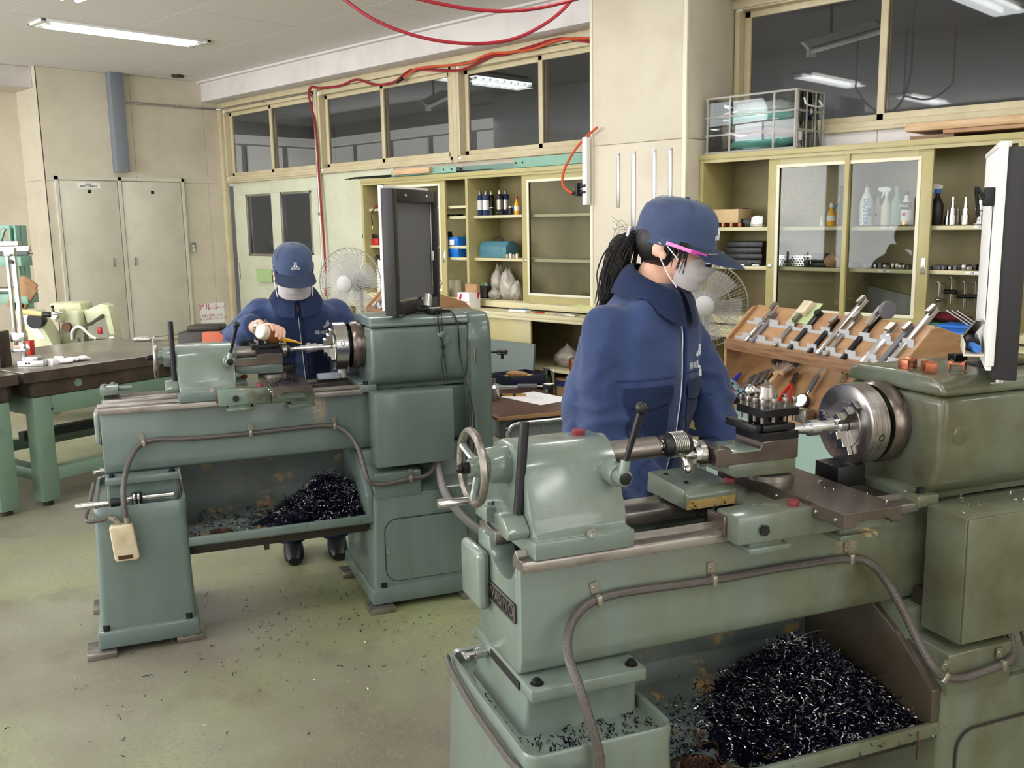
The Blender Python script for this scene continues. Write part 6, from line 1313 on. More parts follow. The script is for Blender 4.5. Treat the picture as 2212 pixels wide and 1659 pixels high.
# ------------------------------------------------------------------ fans
def fan(px, py, d, r, yaw, label, seed):
    c = at_d(px, py, d); t = thing('pedestal_fan', label, 'fan', (c.x, c.y, FZ), HD+R(90)+R(180)+yaw); z = c.z-FZ
    # local +x faces out of the fan
    b = B(); b.rev([(0, .2), (.02, .2), (.03, .05), (.03, 0)], (-.12, 0, 0), (0, 0, 1), 24); b.out('base', MT['bwhite'], t)
    B().cyl((-.12, 0, .03), (-.12, 0, z-.06), .016, n=12).out('pole', MT['galv'], t)
    B().rev([(0, 0), (.01, .05), (.12, .06), (.15, .04), (.15, 0)], (-.2, 0, z), (1, 0, 0), 22).out('motor', MT['fanw'], t)
    B().rev([(0, r*.24), (.012, r*.24), (.03, r*.15), (.036, 0)], (.055, 0, z), (1, 0, 0), 28).out('hub_badge', MT['fanw'], t)
    b = B(); n = 72
    for k in range(n):
        a = 2*PI*k/n; e = V((0, math.cos(a), math.sin(a)))
        pts = [V((.062, 0, z))+e*r*.22, V((.06, 0, z))+e*r*.6, V((.045, 0, z))+e*r*.9, V((.0, 0, z))+e*r]
        b.tube(pts, .0013, 4, 2, cap=False)
        if k % 2 == 0: b.tube([V((-.06, 0, z))+e*r*.2, V((-.06, 0, z))+e*r*.8, V((0, 0, z))+e*r], .0012, 4, 2, cap=False)
    tag(b.out('cage_wires', MT['fan'], t), None, None, kind='stuff')
    b = B()
    for rr, x in ((r, 0), (r*.62, .062), (r*.23, .064)): b.tube([V((x, rr*math.cos(2*PI*k/48), z+rr*math.sin(2*PI*k/48))) for k in range(48)], .0035 if rr == r else .0018, 6, 0, True)
    b.out('cage_ring', MT['fan'], t)
    for k in range(5):
        a0 = 2*PI*k/5+seed
        def fn(u, v):
            rr = r*(.12+.74*u); a = a0+(v-.5)*(1.15-.25*u); return V((-.012+.03*(v-.5)+.004*u, rr*math.cos(a), z+rr*math.sin(a)))
        B().grid(fn, 7, 6, .0015).out('blade', MT['fanb'], t, angle=60)
    B().cyl((-.04, 0, z), (.03, 0, z), r*.13, n=20).out('blade_boss', MT['fanw'], t)
    return t
fan(756, 612, 5.75, .215, R(-22), 'white pedestal fan behind the bending worker and the guard', .3)
fan(1522, 659, 4.6, .205, R(-14), 'white pedestal fan behind the standing worker', 1.0)

# ------------------------------------------------------------------ surface plates on green stands, far left
TE = V((-.16, .987, 0)).normalized(); TA = math.atan2(TE.y, TE.x)       # table edge direction
def plate_table(p, L_, W_, label):
    t = thing('surface_plate', label, 'table', (p.x, p.y, FZ), TA); z = .8-FZ       # local x along the front edge, +y away from the camera
    B().bx(0, L_, 0, W_, z-.06, z, .004).out('plate', MT['plate'], t)
    B().bx(.0, L_, -.001, .004, z-.058, z-.003).bx(-.001, .004, 0, W_, z-.058, z-.003).out('plate_edge', MT['plated'], t)
    b = B(); b.bx(.03, L_-.03, .03, .05, z-.145, z-.06).bx(.03, .05, .03, W_-.03, z-.145, z-.06).bx(L_-.05, L_-.03, .03, W_-.03, z-.145, z-.06).bx(.03, L_-.03, W_-.05, W_-.03, z-.145, z-.06); b.out('rib_box', MT['plated'], t)
    for x in (.32, .9): B().cyl((x, .028, z-.1), (x, .036, z-.1), .022, n=18).out('lifting_hole', MT['green'] if x < .5 else MT['black'], t)
    zs = z-.15
    for x in (.05, L_-.15):
        for y in (.02, W_-.14): B().bx(x, x+.10, y, y+.10, .03, zs, .004).out('leg', MT['green'], t); B().cyl((x+.05, y+.05, 0), (x+.05, y+.05, .03), .03, n=14).out('foot', MT['grease'], t)
    for y in (.022, W_-.138):
        B().bx(.15, L_-.15, y, y+.09, zs-.10, zs, .004).bx(.15, L_-.15, y, y+.08, .14, .21, .004).out('rail', MT['green'], t)
    for x in (.052, L_-.148): B().bx(x, x+.09, .12, W_-.14, zs-.10, zs, .004).bx(x, x+.08, .12, W_-.14, .14, .21, .004).out('rail', MT['green'], t)
    B().bx(.12, L_-.12, .3, .36, .33, .38).out('cross_beam', MT['black'], t)
    return t
P1 = V((-5.41, 1.73, FZ)); TNv = V((-TE.y, TE.x, 0))
plate_table(P1, 1.2, 1.08, 'cast iron surface plate on a green stand behind the back lathe')
plate_table(P1-TE*1.23, 1.2, 1.08, 'second surface plate on a green stand cut by the left edge')
tb = thing('green_lug', 'mint green upright plate standing on the stand between plate and lathe', 'plate', lp(O1, .21, .42, .79), LROT)
B().prism([(-.05, -.06), (.06, -.06), (.06, .03), (.05, .045), (-.04, .04), (-.05, .03)], 'x', 0, .012, .003, T=M.Rotation(R(90), 4, 'Z') @ M.Translation((0, 0, 0))).out('plate', MT['green'], tb)
B().box((0, 0.0, -.06), (.02, .03, .03)).out('bracket', MT['green'], tb)
def tabp(px, py, z=.8): return on_z(px, py, z)
# gloves
g = thing('work_gloves', 'pair of white cotton gloves on the nearer surface plate', 'gloves', tabp(135, 785), TA)
for k, (ox, oy, a) in enumerate(((0, 0, .2), (.07, .03, -.3))):
    b = B(); T = M.Translation((ox, oy, .012)) @ M.Rotation(a, 4, 'Z')
    b.sph((0, 0, 0), .045, 12, (1.2, .8, .28), T)
    for f in range(4): b.tube([T @ V((.03, -.024+.016*f, 0)), T @ V((.075, -.03+.02*f, .006)), T @ V((.1, -.03+.021*f, 0))], [.010, .009, .006], 8)
    b.tube([T @ V((0, -.03, 0)), T @ V((.03, -.055, .002))], [.011, .008], 8); b.tube([T @ V((-.04, 0, 0)), T @ V((-.09, .0, .002))], [.026, .028], 10)
    link('glove', fuse(b, 'glove', .005, 3), MT['mask'], g)
# height gauge
hg = thing('height_gauge', 'steel vernier height gauge at the left edge', 'gauge', tabp(70, 790), HD)
B().bx(-.06, .09, -.05, .05, 0, .035, .006).bx(-.02, .05, -.035, .035, .035, .055, .004).out('base', MT['galv'], hg)
B().bx(-.052, -.03, -.012, .012, .03, .62, .002).bx(-.085, -.07, -.01, .01, .12, .62, .002).bx(-.09, -.028, -.014, .014, .615, .66, .004).out('column', MT['galv'], hg)
B().bx(-.1, -.02, -.02, .02, .14, .19, .004).bx(-.1, -.02, -.02, .02, .08, .10, .003).cyl((-.03, -.02, .12), (-.03, -.035, .12), .014, n=12).out('slider', MT['steel'], hg)
B().cyl((-.05, -.014, .585), (-.05, -.03, .585), .012, n=12).cyl((-.05, -.013, .62), (-.05, -.018, .62), .006, n=10).out('clamp_knob', MT['black'], hg); B().cyl((-.008, -.051, .02), (-.008, -.053, .02), .006, n=10).cyl((.008, -.051, .02), (.008, -.053, .02), .006, n=10).out('screw', MT['dark'], hg)
ap = thing('angle_plate', 'dark cast angle plate cut by the left edge', 'angle plate', tabp(2, 792), HD)
B().prism([(-.12, 0), (.035, 0), (.035, .20), (.01, .20), (.01, .03), (-.12, .03)], 'y', -.06, .06, .003).prism([(-.1, .03), (.01, .03), (.01, .17)], 'y', -.01, .01).out('casting', MT['plated'], ap)
mg = thing('magnet_stand', 'red magnetic base with jointed yellow arm on the surface plate', 'stand', tabp(60, 765), HD)
B().bx(-.02, .035, -.03, .03, 0, .085, .004).out('magnet_block', mat('red enamel', (200, 52, 40), .4), mg); B().cyl((.012, -.031, .045), (.012, -.036, .045), .022, n=18).out('rotary_switch', MT['lab'], mg)
B().cyl((-.015, 0, .085), (-.015, 0, .14), .024, n=12, bev=.004).out('black_clamp', MT['black'], mg)
B().cyl((-.015, 0, .14), (-.03, 0, .27), .018, .02, n=12).cyl((-.03, 0, .265), (.12, 0, .245), .02, .013, n=12).out('yellow_arm', mat('pale yellow arm', (226, 198, 138), .4), mg)
B().cyl((.115, 0, .246), (.165, 0, .242), .018, n=12, bev=.003).rev([(0, .02), (.01, .036), (.03, .036), (.04, .02), (.04, 0)], (-.03, 0, .28), (0, 0, 1), 8).out('knob', MT['black'], mg); B().cyl((.165, 0, .242), (.24, 0, .252), .006, n=8).out('rod', MT['galv'], mg)

# ------------------------------------------------------------------ band saw and metal rack in the far left corner
q0 = at_d(165, 745, 7.7); sc = 7.7/FPX
bs = thing('band_saw', 'cream green horizontal band saw behind the surface plate', 'band saw', (q0.x, q0.y, FZ), HD); zz = q0.z-FZ
X_ = lambda px: (px-165)*sc
Zq = lambda py: zz+(745-py)*sc
B().bx(X_(60), X_(255), -.2, .25, .14, zz-.05, .01).out('base_cabinet', MT['machine'], bs)
for x in (X_(75), X_(240)):
    for y in (-.15, .2): B().cyl((x, y, 0), (x, y, .02), .05, n=14).cyl((x, y, .02), (x, y, .16), .018, n=10).out('levelling_foot', MT['galv'], bs)
B().prism([(X_(75), Zq(664)), (X_(113), Zq(664)), (X_(148), Zq(735)), (X_(148), Zq(775)), (X_(98), Zq(775))], 'y', -.26, -.05, .012).out('control_panel', MT['machine'], bs)
B().prism([(X_(80), Zq(667)), (X_(97), Zq(667)), (X_(135), Zq(722)), (X_(118), Zq(723))], 'y', -.264, -.259).out('instruction_sheet', MT['lab'], bs)
B().bx(X_(88), X_(95), -.265, -.259, Zq(720), Zq(715)).out('plate', MT['dark'], bs)
B().rev([(0, 0), (0, .055), (.02, .06), (.1, .06), (.1, 0)], (X_(122), -.22, Zq(684)), (0, -1, 0), 22).out('black_motor_end', MT['dark'], bs)
B().bx(X_(150), X_(192), -.12, .1, Zq(708), Zq(668), .03, 3).bx(X_(118), X_(185), -.02, .2, Zq(672), Zq(654), .012).bx(X_(148), X_(162), -.2, -.1, Zq(690), Zq(664), .012).out('gear_head', MT['machine'], bs)
B().rev([(0, 0), (0, .034), (.06, .034), (.06, 0)], (X_(166), -.1, Zq(702)), (0, -1, 0), 16).out('motor_cap', MT['chipb'], bs); B().cyl((X_(154), -.2, Zq(675)), (X_(154), -.26, Zq(675)), .03, n=14).out('chrome_cap', MT['galv'], bs)
B().cyl((X_(150), -.2, Zq(672)), (X_(147), -.2, Zq(660)), .006, n=8).sph((X_(147), -.2, Zq(658)), .014, 10).out('lever', MT['black'], bs)
B().prism([(X_(192), Zq(672)), (X_(230), Zq(656)), (X_(247), Zq(660)), (X_(258), Zq(735)), (X_(246), Zq(735)), (X_(236), Zq(682)), (X_(215), Zq(694)), (X_(208), Zq(694)), (X_(198), Zq(700))], 'y', -.05, .08, .01).out('bow_guard', MT['machine'], bs)
B().bar((X_(206), -.06, Zq(700)), (X_(235), -.06, Zq(680)), .03, .02).bar((X_(206), -.06, Zq(740)), (X_(206), -.06, Zq(695)), .03, .04).bx(X_(140), X_(255), -.1, .1, Zq(752), Zq(735), .01).out('blade_bracket', MT['grease'], bs)
B().bx(X_(222), X_(231), -.08, -.06, Zq(720), Zq(706), .003).out('red_stop', MT['redp'], bs)
B().bx(X_(150), X_(200), -.13, -.05, Zq(745), Zq(705), .01).out('vise', mat('dull olive cast iron', (120, 118, 92), .5), bs)
B().tube([(X_(175), -.15, Zq(728)), (X_(178), -.16, Zq(712)), (X_(188), -.16, Zq(702)), (X_(200), -.16, Zq(704)), (X_(212), -.15, Zq(718)), (X_(225), -.14, Zq(728))], .011, 8).out('white_coolant_hose', MT['bwhite'], bs)
B().cyl((X_(252), -.1, Zq(728)), (X_(262), -.1, Zq(728)), .03, n=14).cyl((X_(185), -.14, Zq(742)), (X_(185), -.14, Zq(725)), .012, n=8).cyl((X_(198), -.14, Zq(742)), (X_(198), -.14, Zq(725)), .012, n=8).out('chrome_fitting', MT['galv'], bs)
qb = at_d(66, 705, 8.3); one(B().bx(-.12, .06, -.1, .1, 0, qb.z-FZ, .01), 'wrapped_board', mat('pinkish paper', (196, 172, 156), .8), 'pinkish paper wrapped board left of the band saw', 'board', (qb.x, qb.y, FZ), HD)
# rack
q1 = at_d(60, 700, 8.8); s1 = 8.8/FPX; r1 = thing('bar_rack', 'mint green cantilever rack with bars in the far left corner', 'rack', (q1.x, q1.y, FZ), HD); z1 = q1.z-FZ
X1 = lambda px: (px-60)*s1; Zr = lambda py: z1+(700-py)*s1
up = B().bx(X1(50), X1(54), -.1, .1, 0, Zr(490), .002).bx(X1(50), X1(66), -.02, .0, 0, Zr(490), .002).bx(X1(62), X1(66), -.1, .1, 0, Zr(490), .002).out('upright', MT['greenp'], r1)
B().bx(X1(54.5), X1(58), -.022, -.0205, Zr(660), Zr(505)).out('slot', MT['black'], up)
for py in (553, 630):
    B().bx(X1(46), X1(78), -.32, -.1, Zr(py+20), Zr(py), .004).bx(X1(78), X1(102 if py < 600 else 108), -.36, -.16, Zr(py+20), Zr(py), .004).out('arm', MT['greenp'], r1)
B().bar((X1(0), -.05, Zr(494)), (X1(62), -.05, Zr(492)), .03, .03).bar((X1(25), -.05, Zr(525)), (X1(38), -.05, Zr(495)), .03, .02).out('top_rail', MT['greenp'], r1)
for i, (pa, pb, r_, m_) in enumerate(((-40, 88, .03, 'galv'), (-40, 103, .022, 'alu'), (-60, 100, .022, 'galv'), (-50, 50, .02, 'board'), (-60, 103, .018, 'mesh'), (-60, 42, .02, 'cardl'), (-50, 103, .016, 'galv'))):
    py = (527, 536, 541, 541, 547, 549, 549)[i]
    one(B().bx(0, (pb-pa)*s1, -r_*(1 if i % 2 else 1.6), r_, -r_*.7, r_*.7, .002), 'metal_bar', MT[m_], ('thick flat bar on top', 'bright bar with square end', 'long flat bar', 'pale timber strip', 'dark flat bar', 'light wooden strip', 'lowest silver bar')[i]+' of the upper arm of the far left rack', 'bar', (r1.location+V((math.cos(HD), math.sin(HD), 0))*X1(pa)+V((-math.sin(HD), math.cos(HD), 0))*(-.22+.03*(i % 4))+V((0, 0, Zr(py)))), HD)
for i, (pb, py, r_, nm) in enumerate(((78, 623, .033, 'front bright round tube on the lower arm of the rack'), (96, 625, .026, 'longer round tube behind on the lower arm of the rack'), (92, 632, .02, 'dark lower round bar on the lower arm of the rack'))):
    one(B().cyl((0, 0, 0), ((pb+40)*s1, 0, 0), r_, n=16, bev=.003), 'round_tube', MT['galv'] if i < 2 else MT['mesh'], nm, 'tube', (r1.location+V((math.cos(HD), math.sin(HD), 0))*X1(-40)+V((-math.sin(HD), math.cos(HD), 0))*(-.25+.05*i)+V((0, 0, Zr(py)))), HD)
for i in range(2): one(B().bar((0, 0, 0), (.22, -.1, .22), .16, .05, (0, 1, .3), .02), 'paper_roll', MT['card'], ('lower', 'upper')[i]+' brown paper parcel leaning below the rack arms', 'parcel', at_d(30, 668-10*i, 8.5), HD)
qb = at_d(455, 712, 7.6); one(B().bx(-.2, .2, -.2, .2, 0, qb.z-FZ, .01).bx(-.16, .1, -.1, .1, qb.z-FZ, qb.z-FZ+.04, .01), 'black_bin', MT['grease'], 'black bin of offcuts on the floor by the closet doors', 'bin', (qb.x, qb.y, FZ), HD)
qb = at_d(468, 717, 7.3); one(B().bx(-.1, .1, -.05, .05, 0, qb.z-FZ, .004), 'red_carton', mat('orange red print', (196, 100, 72), .6), 'tall orange red carton standing in front of the black bin', 'box', (qb.x, qb.y, FZ), HD)
one(B().bx(-.045, .045, -.02, .02, 0, .022, .003), 'white_blue_box', mat('white blue print', (206, 214, 232), .6), 'small white and blue carton on the carriage beyond the back chuck', 'box', lp(O1, .97, .235, .928), LROT)
bottle(lp(O1, 1.03, .24, .928), 'small white capped bottle beyond the back chuck', MT['bwhite'], MT['bwhite'], .018, .06)

# ------------------------------------------------------------------ the two workers (built in the frame of their lathe)
from mathutils.bvhtree import BVHTree
def capsule(b, pts, rs, n=12):
    b.tube(pts, rs, n, 4)
    b.sph(pts[0], rs[0], n); b.sph(pts[-1], rs[-1], n)
def ring(c, s, f, w_, d, p=2.4, n=24):
    out = []
    for k in range(n):
        a = 2*PI*k/n; ca, sa = math.cos(a), math.sin(a)
        x = math.copysign(abs(ca)**(2/p), ca)*w_; y = math.copysign(abs(sa)**(2/p), sa)*d
        out.append(V(c)+s*x+f*y)
    return out
def grip(b, A_, D, away, r, wrist, k0, flip=1, curl=150):
    """a hand closed round a bar: A_ point on the axis, D axis direction, away = side where the palm lies"""
    D = V(D).normalized(); q = (V(away)-D*V(away).dot(D)).normalized(); p = D.cross(q)*flip
    A_ = V(A_)
    at = lambda s, th, rr: A_+D*s+(q*math.cos(R(th))+p*math.sin(R(th)))*rr
    pc = at(k0+.03, -12, r+.018)
    capsule(b, [at(k0+.0, 0, r+.014), pc, at(k0+.062, 0, r+.014)], [.014, .017, .014])
    capsule(b, [at(k0+.0, 14, r+.013), at(k0+.06, 14, r+.013)], [.013, .012])
    capsule(b, [pc, pc.lerp(V(wrist), .5), V(wrist)], [.024, .026, .026])
    for i, (l, rad) in enumerate(((.92, .0086), (1, .0090), (.96, .0086), (.8, .0076))):
        s = k0+.066-.0195*i
        ths = [8, 8+curl*.34*l, 8+curl*.66*l, 8+curl*.98*l]
        capsule(b, [at(s, t_, r+rad*(1.0 if j else 1.25)) for j, t_ in enumerate(ths)], [rad*1.08, rad*1.02, rad*.95, rad*.82], 8)
    capsule(b, [pc-p*.012+D*.012, at(k0+.062, -42, r+.013), at(k0+.084, -72, r+.010), at(k0+.092, -98, r+.009)], [.0125, .011, .0098, .0082], 8)

def worker(o, base, P, label):
    t = thing('person', label, 'person', lp(o, base[0], base[1], FZ), LROT); off = V((base[0], base[1], FZ))
    J = {k: V(v)-off for k, v in P['J'].items()}
    S0 = V((math.cos(P['yaw']+PI/2), math.sin(P['yaw']+PI/2), 0)); F0 = V((math.cos(P['yaw']), math.sin(P['yaw']), 0))     # left side, forward
    spine = [J['hip'], J['hip'].lerp(J['chest'], .5)+F0*P['bulge'], J['chest'], J['neck']]
    Hm = M.Translation(J['head']) @ M.Rotation(P['hyaw'], 4, 'Z') @ M.Rotation(P['hpitch'], 4, 'Y') @ M.Rotation(P.get('hroll', 0), 4, 'X')
    # --- body: one surface
    b = B()
    b.sph((-.012, 0, .03), 1, 20, (.094, .074, .084), Hm); b.sph((.034, 0, -.026), 1, 20, (.056, .057, .070), Hm); b.sph((.044, 0, -.064), 1, 14, (.038, .041, .030), Hm)
    b.tube([Hm @ V((.086, 0, .014)), Hm @ V((.096, 0, -.008)), Hm @ V((.103, 0, -.024)), Hm @ V((.088, 0, -.036))], [.007, .009, .011, .008], 10)
    b.sph((.084, 0, -.052), 1, 12, (.014, .022, .012), Hm)
    for s in (1, -1):
        b.sph((.066, .032*s, .008), 1, 10, (.016, .02, .008), Hm); b.sph((.060, .034*s, -.026), 1, 10, (.022, .02, .02), Hm)
        b.sph((-.006, .077*s, -.004), 1, 12, (.019, .007, .031), Hm @ M.Rotation(R(12)*s, 4, 'Z')); b.sph((-.002, .074*s, -.026), 1, 8, (.012, .008, .012), Hm)
    nb = Hm @ V((-.024, 0, -.07))
    capsule(b, [nb, nb.lerp(J['neck'], .6), J['neck']-V((0, 0, .03))], [.050, .051, .058], 14)
    b.loft([ring(J['hip']-V((0, 0, .06)), S0, F0, .13, .09), ring(spine[1], S0, F0, .12, .085), ring(J['chest'], S0, F0, .145, .09), ring(J['neck']-V((0, 0, .05)), S0, F0, .10, .06)])
    for s in 'RL':
        sh, el, wr = J[s+'sh'], J[s+'el'], J[s+'wr']
        capsule(b, [J['neck']-V((0, 0, .07)), sh-V((0, 0, .02))], [.042, .032]); capsule(b, [sh-V((0, 0, .02)), sh.lerp(el, .5), el, el.lerp(wr, .4), wr], [.036, .036, .033, .034, .025])
        kn = J['hip']+S0*(.10 if s == 'L' else -.10)+F0*.03-V((0, 0, .42)); an = V((kn.x, kn.y, .08))-F0*.04
        capsule(b, [J['hip']+S0*(.08 if s == 'L' else -.08)-V((0, 0, .03)), kn, an], [.075, .05, .036])
        g = P['grip'][s]; grip(b, V(g[0])-off, g[1], g[2], g[3], wr, g[4], g[5], g[6])
    body = link('body', fuse(b, 'body', .0052, 3, .5), MT['skin'], t)
    # --- jacket
    b = B(); rr = []
    for c, w_, d in ((J['hip']-V((0, 0, .09)), .186, .135), (J['hip'], .188, .138), (spine[1], .19, .135), (J['chest']-V((0, 0, .04)), .195, .138), (J['chest'].lerp(J['neck'], .45), .185, .125), (J['chest'].lerp(J['neck'], .78), .145, .098), (J['neck'], .095, .08), (J['neck']+V((0, 0, .02)), .075, .068)):
        rr.append(ring(c, S0, F0, w_, d))
    b.loft(rr)
    for s in 'RL':
        sh, el, wr = J[s+'sh'], J[s+'el'], J[s+'wr']; cuff = el.lerp(wr, .86)
        inn = J['neck'].lerp(sh, .35)-V((0, 0, .035))
        capsule(b, [inn, inn.lerp(sh, .5)-V((0, 0, .008)), sh-V((0, 0, .01))], [.062, .062, .066], 14)
        capsule(b, [sh-V((0, 0, .01)), sh.lerp(el, .5), el], [.071, .069, .062], 14); b.tube([el, el.lerp(cuff, .5), cuff], [.062, .058, .05], 14, 5)
    me = fuse(b, 'jacket', .010, 7, .5)
    rs = random.Random(P['seed'])
    el_pts = [J['Rel'], J['Lel']]; hp = J['hip']; sp = V((P['seed']*3.1, 0, 0))
    def wr(p, L_):
        a = abs(noise.noise(p)); return (1-min(1, a*L_))
    for v in me.vertices:
        p = v.co; n = v.normal
        f = noise.noise(V((p.x*5, p.y*5, p.z*3))+sp)*.011+noise.noise(V((p.x*13, p.y*13, p.z*6))+sp*2)*.007
        for e in el_pts:
            dd = (p-e).length
            if dd < .26: f += (wr(V((p.x*11, p.y*11, p.z*22))+sp, 3.2)-.45)*.015*(1-dd/.26)
        dz = p.z-hp.z
        f += (wr(V((p.x*8, p.y*8, p.z*9))-sp, 3.0)-.4)*.012*max(0, 1-abs(dz-.1)/.3)
        f += (wr(V((p.x*6, p.y*6, p.z*3))+sp*3, 2.6)-.35)*.011
        v.co = p+n*f
    jk = link('jacket', me, MT['navy'], t)
    bv = BVHTree.FromObject(jk, bpy.context.evaluated_depsgraph_get()) if False else BVHTree.FromPolygons([v.co.copy() for v in me.vertices], [tuple(p.vertices) for p in me.polygons])
    fc = F0 if not P.get('lean') else (F0+V((0, 0, P['lean']))).normalized()
    def hit(p, d=None):
        d = -fc if d is None else d
        h = bv.ray_cast(V(p)-d*.6, d, 1.2)
        return (h[0], h[1]) if h[0] is not None else (V(p), -d)
    def drape(c, w_, h, offs, name, m, par=jk, taper=0, nu=8, nv=8, skew=0):
        b = B(); up = V((0, 0, 1)); up = (up-fc*up.dot(fc)).normalized()
        def fn(u, v):
            ww = w_*(1-taper*(1-v)); q = V(c)+S0*(u-.5)*ww+up*(v-.5)*h+up*skew*(abs(u-.5)*2-1)*(1-v)
            p, n = hit(q); return p+n*offs
        b.grid(fn, nu, nv, -.003); return b.out(name, m, par, angle=60)
    def front(ls, z): return J['chest']+S0*ls+V((0, 0, z))
    # zip
    zs = []
    for k in range(13):
        c = J['neck'].lerp(J['hip']-V((0, 0, .06)), .10+.9*k/12); p, n = hit(c+S0*P['zipo']); zs.append(p+n*.002)
    B().tube(zs, .0016, 5, 2).out('zip', MT['thread'], jk); B().tube([p+S0*.014+F0*.001 for p in zs], .0045, 6, 2).out('placket', MT['navyd'], jk)
    for s in (1, -1):
        c = front(.098*s+P['zipo'], -.11); pk = drape(c-V((0, 0, .03)), .115, .15, .0035, 'pocket', MT['navy'])
        drape(c+V((0, 0, .042)), .122, .045, .0075, 'pocket_flap', MT['navy'], skew=.012)
        # yoke seam
        sm = []
        for k in range(9):
            p, n = hit(front(s*(.03+.145*k/8)+P['zipo'], -.028+.0*k)); sm.append(p+n*.0008)
        B().tube(sm, .0016, 5, 2).out('yoke_seam', MT['navyd'], jk)
    def emblem(fn, s, name, par):
        b = B()
        def seg(p, q, r=.0011):
            k = [fn(p[0]+(q[0]-p[0])*i/3, p[1]+(q[1]-p[1])*i/3) for i in range(4)]; b.tube(k, r*s/.02, 4, 0)
        for a in (90, 212, 328):
            ca, sa = math.cos(R(a)), math.sin(R(a)); L2 = lambda l, w_: (s*(l*ca-w_*sa), s*(l*sa+w_*ca))
            for w_ in (-.26, 0, .26): seg(L2(.28, w_), L2(1.05, w_))
            seg(L2(1.05, -.26), L2(1.05, .26)); seg(L2(.28, -.26), L2(.28, .26))
        for a in (30, 150, 270):
            ca, sa = math.cos(R(a)), math.sin(R(a)); L2 = lambda l, w_: (s*(l*ca-w_*sa), s*(l*sa+w_*ca))
            seg(L2(.1, -.14), L2(.55, 0)); seg(L2(.1, .14), L2(.55, 0))
        return b.out(name, MT['thread'], par)
    ec = front(.105+P['zipo'], P.get('ez', .02)); upv = V((0, 0, 1)); upv = (upv-fc*upv.dot(fc)).normalized()
    def jf(x, y):
        p, n = hit(ec+S0*x+upv*y); return p+n*.0018
    emblem(jf, .017, 'crest', jk)
    for txt, dx_, m in (('機械科', -.022, 'thread'), ('生徒', .036, 'cyan')):
        tm = text_mesh(txt, .02, M.Identity(4), 0)
        for v in tm.vertices:
            p, n = hit(ec+S0*(v.co.x+dx_)+upv*(v.co.y-.034)); v.co = p+n*.0015
        link('name_stitching', tm, MT[m], jk)
    if P['girl']:
        q = [jf(.02+.003*k, -.062-.02*k) for k in range(4)]; B().tube(q, .0035, 8, 2).out('blue_pen', MT['inkb'], jk)
        B().tube([jf(.012, -.05), jf(.018, -.066)], .005, 6).tube([jf(.0, -.04), jf(.014, -.045)], .004, 6).out('pen_clip', MT['lab'], jk)
    # collar
    nk = J['neck']+V((0, 0, .0)); up = (J['head']-J['neck']).normalized(); up = (up*.35+V((0, 0, 1))*.65).normalized(); fdir = (F0-up*F0.dot(up)).normalized(); sdir = up.cross(fdir)
    for s in (1, -1):
        b = B()
        def fn(u, v):
            a = R(7+173*u)*s; e = fdir*math.cos(a)+sdir*math.sin(a); fr = max(0, math.cos(a))
            ro = .098+.026*fr**3+.012*abs(math.sin(a)); q = nk+e*ro+fdir*.012
            h = bv.ray_cast(q+up*.16, -up, .5); o_ = h[0]+up*.007+e*.003 if h[0] is not None else q-up*.04
            lo = -.012-.052*fr**2; dz_ = (o_-nk).dot(up)
            if dz_ < lo: o_ = o_+up*(lo-dz_)
            t_ = nk+e*(.061+.006*fr)+fdir*.012+up*(.044-.022*math.cos(a)); c_ = nk+e*.088+fdir*.012+up*(.056-.026*math.cos(a))
            return t_*(1-v)**2+c_*2*v*(1-v)+o_*v*v
        b.grid(fn, 22, 8, .0035); b.out('collar', MT['navy'], jk, angle=70)
    b = B(); b.loft([[nk+up*.018+(fdir*math.cos(2*PI*k/20)+sdir*math.sin(2*PI*k/20))*.0585+fdir*.008 for k in range(20)], [nk-up*.03+(fdir*math.cos(2*PI*k/20)+sdir*math.sin(2*PI*k/20))*.075+fdir*.01 for k in range(20)]], False); b.out('inner_shirt', MT['black'], t)
    # --- trousers and shoes
    b = B(); b.loft([ring(J['hip']+V((0, 0, .03)), S0, F0, .165, .115), ring(J['hip']-V((0, 0, .08)), S0, F0, .17, .12)])
    for s in (1, -1):
        kn = J['hip']+S0*.10*s+F0*.03-V((0, 0, .42)); an = V((kn.x, kn.y, .07))-F0*.04
        b.tube([J['hip']+S0*.085*s-V((0, 0, .05)), kn, an], [.098, .080, .070], 16, 5)
    me = fuse(b, 'trousers', .012, 5)
    for v in me.vertices: v.co += v.normal*(noise.noise(V((v.co.x*9, v.co.y*9, v.co.z*5)))*.008)
    link('trousers', me, MT['navyd'], t)
    for s in (1, -1):
        kn = J['hip']+S0*.10*s+F0*.03-V((0, 0, .42)); an = V((kn.x, kn.y, 0))-F0*.04
        b = B()
        rr = [ring(an+F0*x+V((0, 0, z+.001)), S0, V((0, 0, 1)), w_, z, 2.6, 14) for x, z, w_ in ((-.07, .02, .025), (-.055, .045, .036), (.0, .055, .042), (.06, .042, .046), (.13, .03, .044), (.165, .018, .025))]
        b.loft(rr); b.out('shoe', MT['black'], t)
    # --- cap
    RX, RY, RZ, PW = .103, .0805, .099, 2.8
    def dome(a, h): 
        k = max(0, 1-h**PW)**(1/PW); return V((RX*math.cos(a)*k-.004, RY*math.sin(a)*k, .018+RZ*h))
    def capx(y, z):
        h = max(0, (z-.018)/RZ); k = max(1e-4, 1-h**PW)**(1/PW); return RX*k*math.sqrt(max(0, 1-(y/(RY*k))**2))-.004
    b = B(); rs_ = []
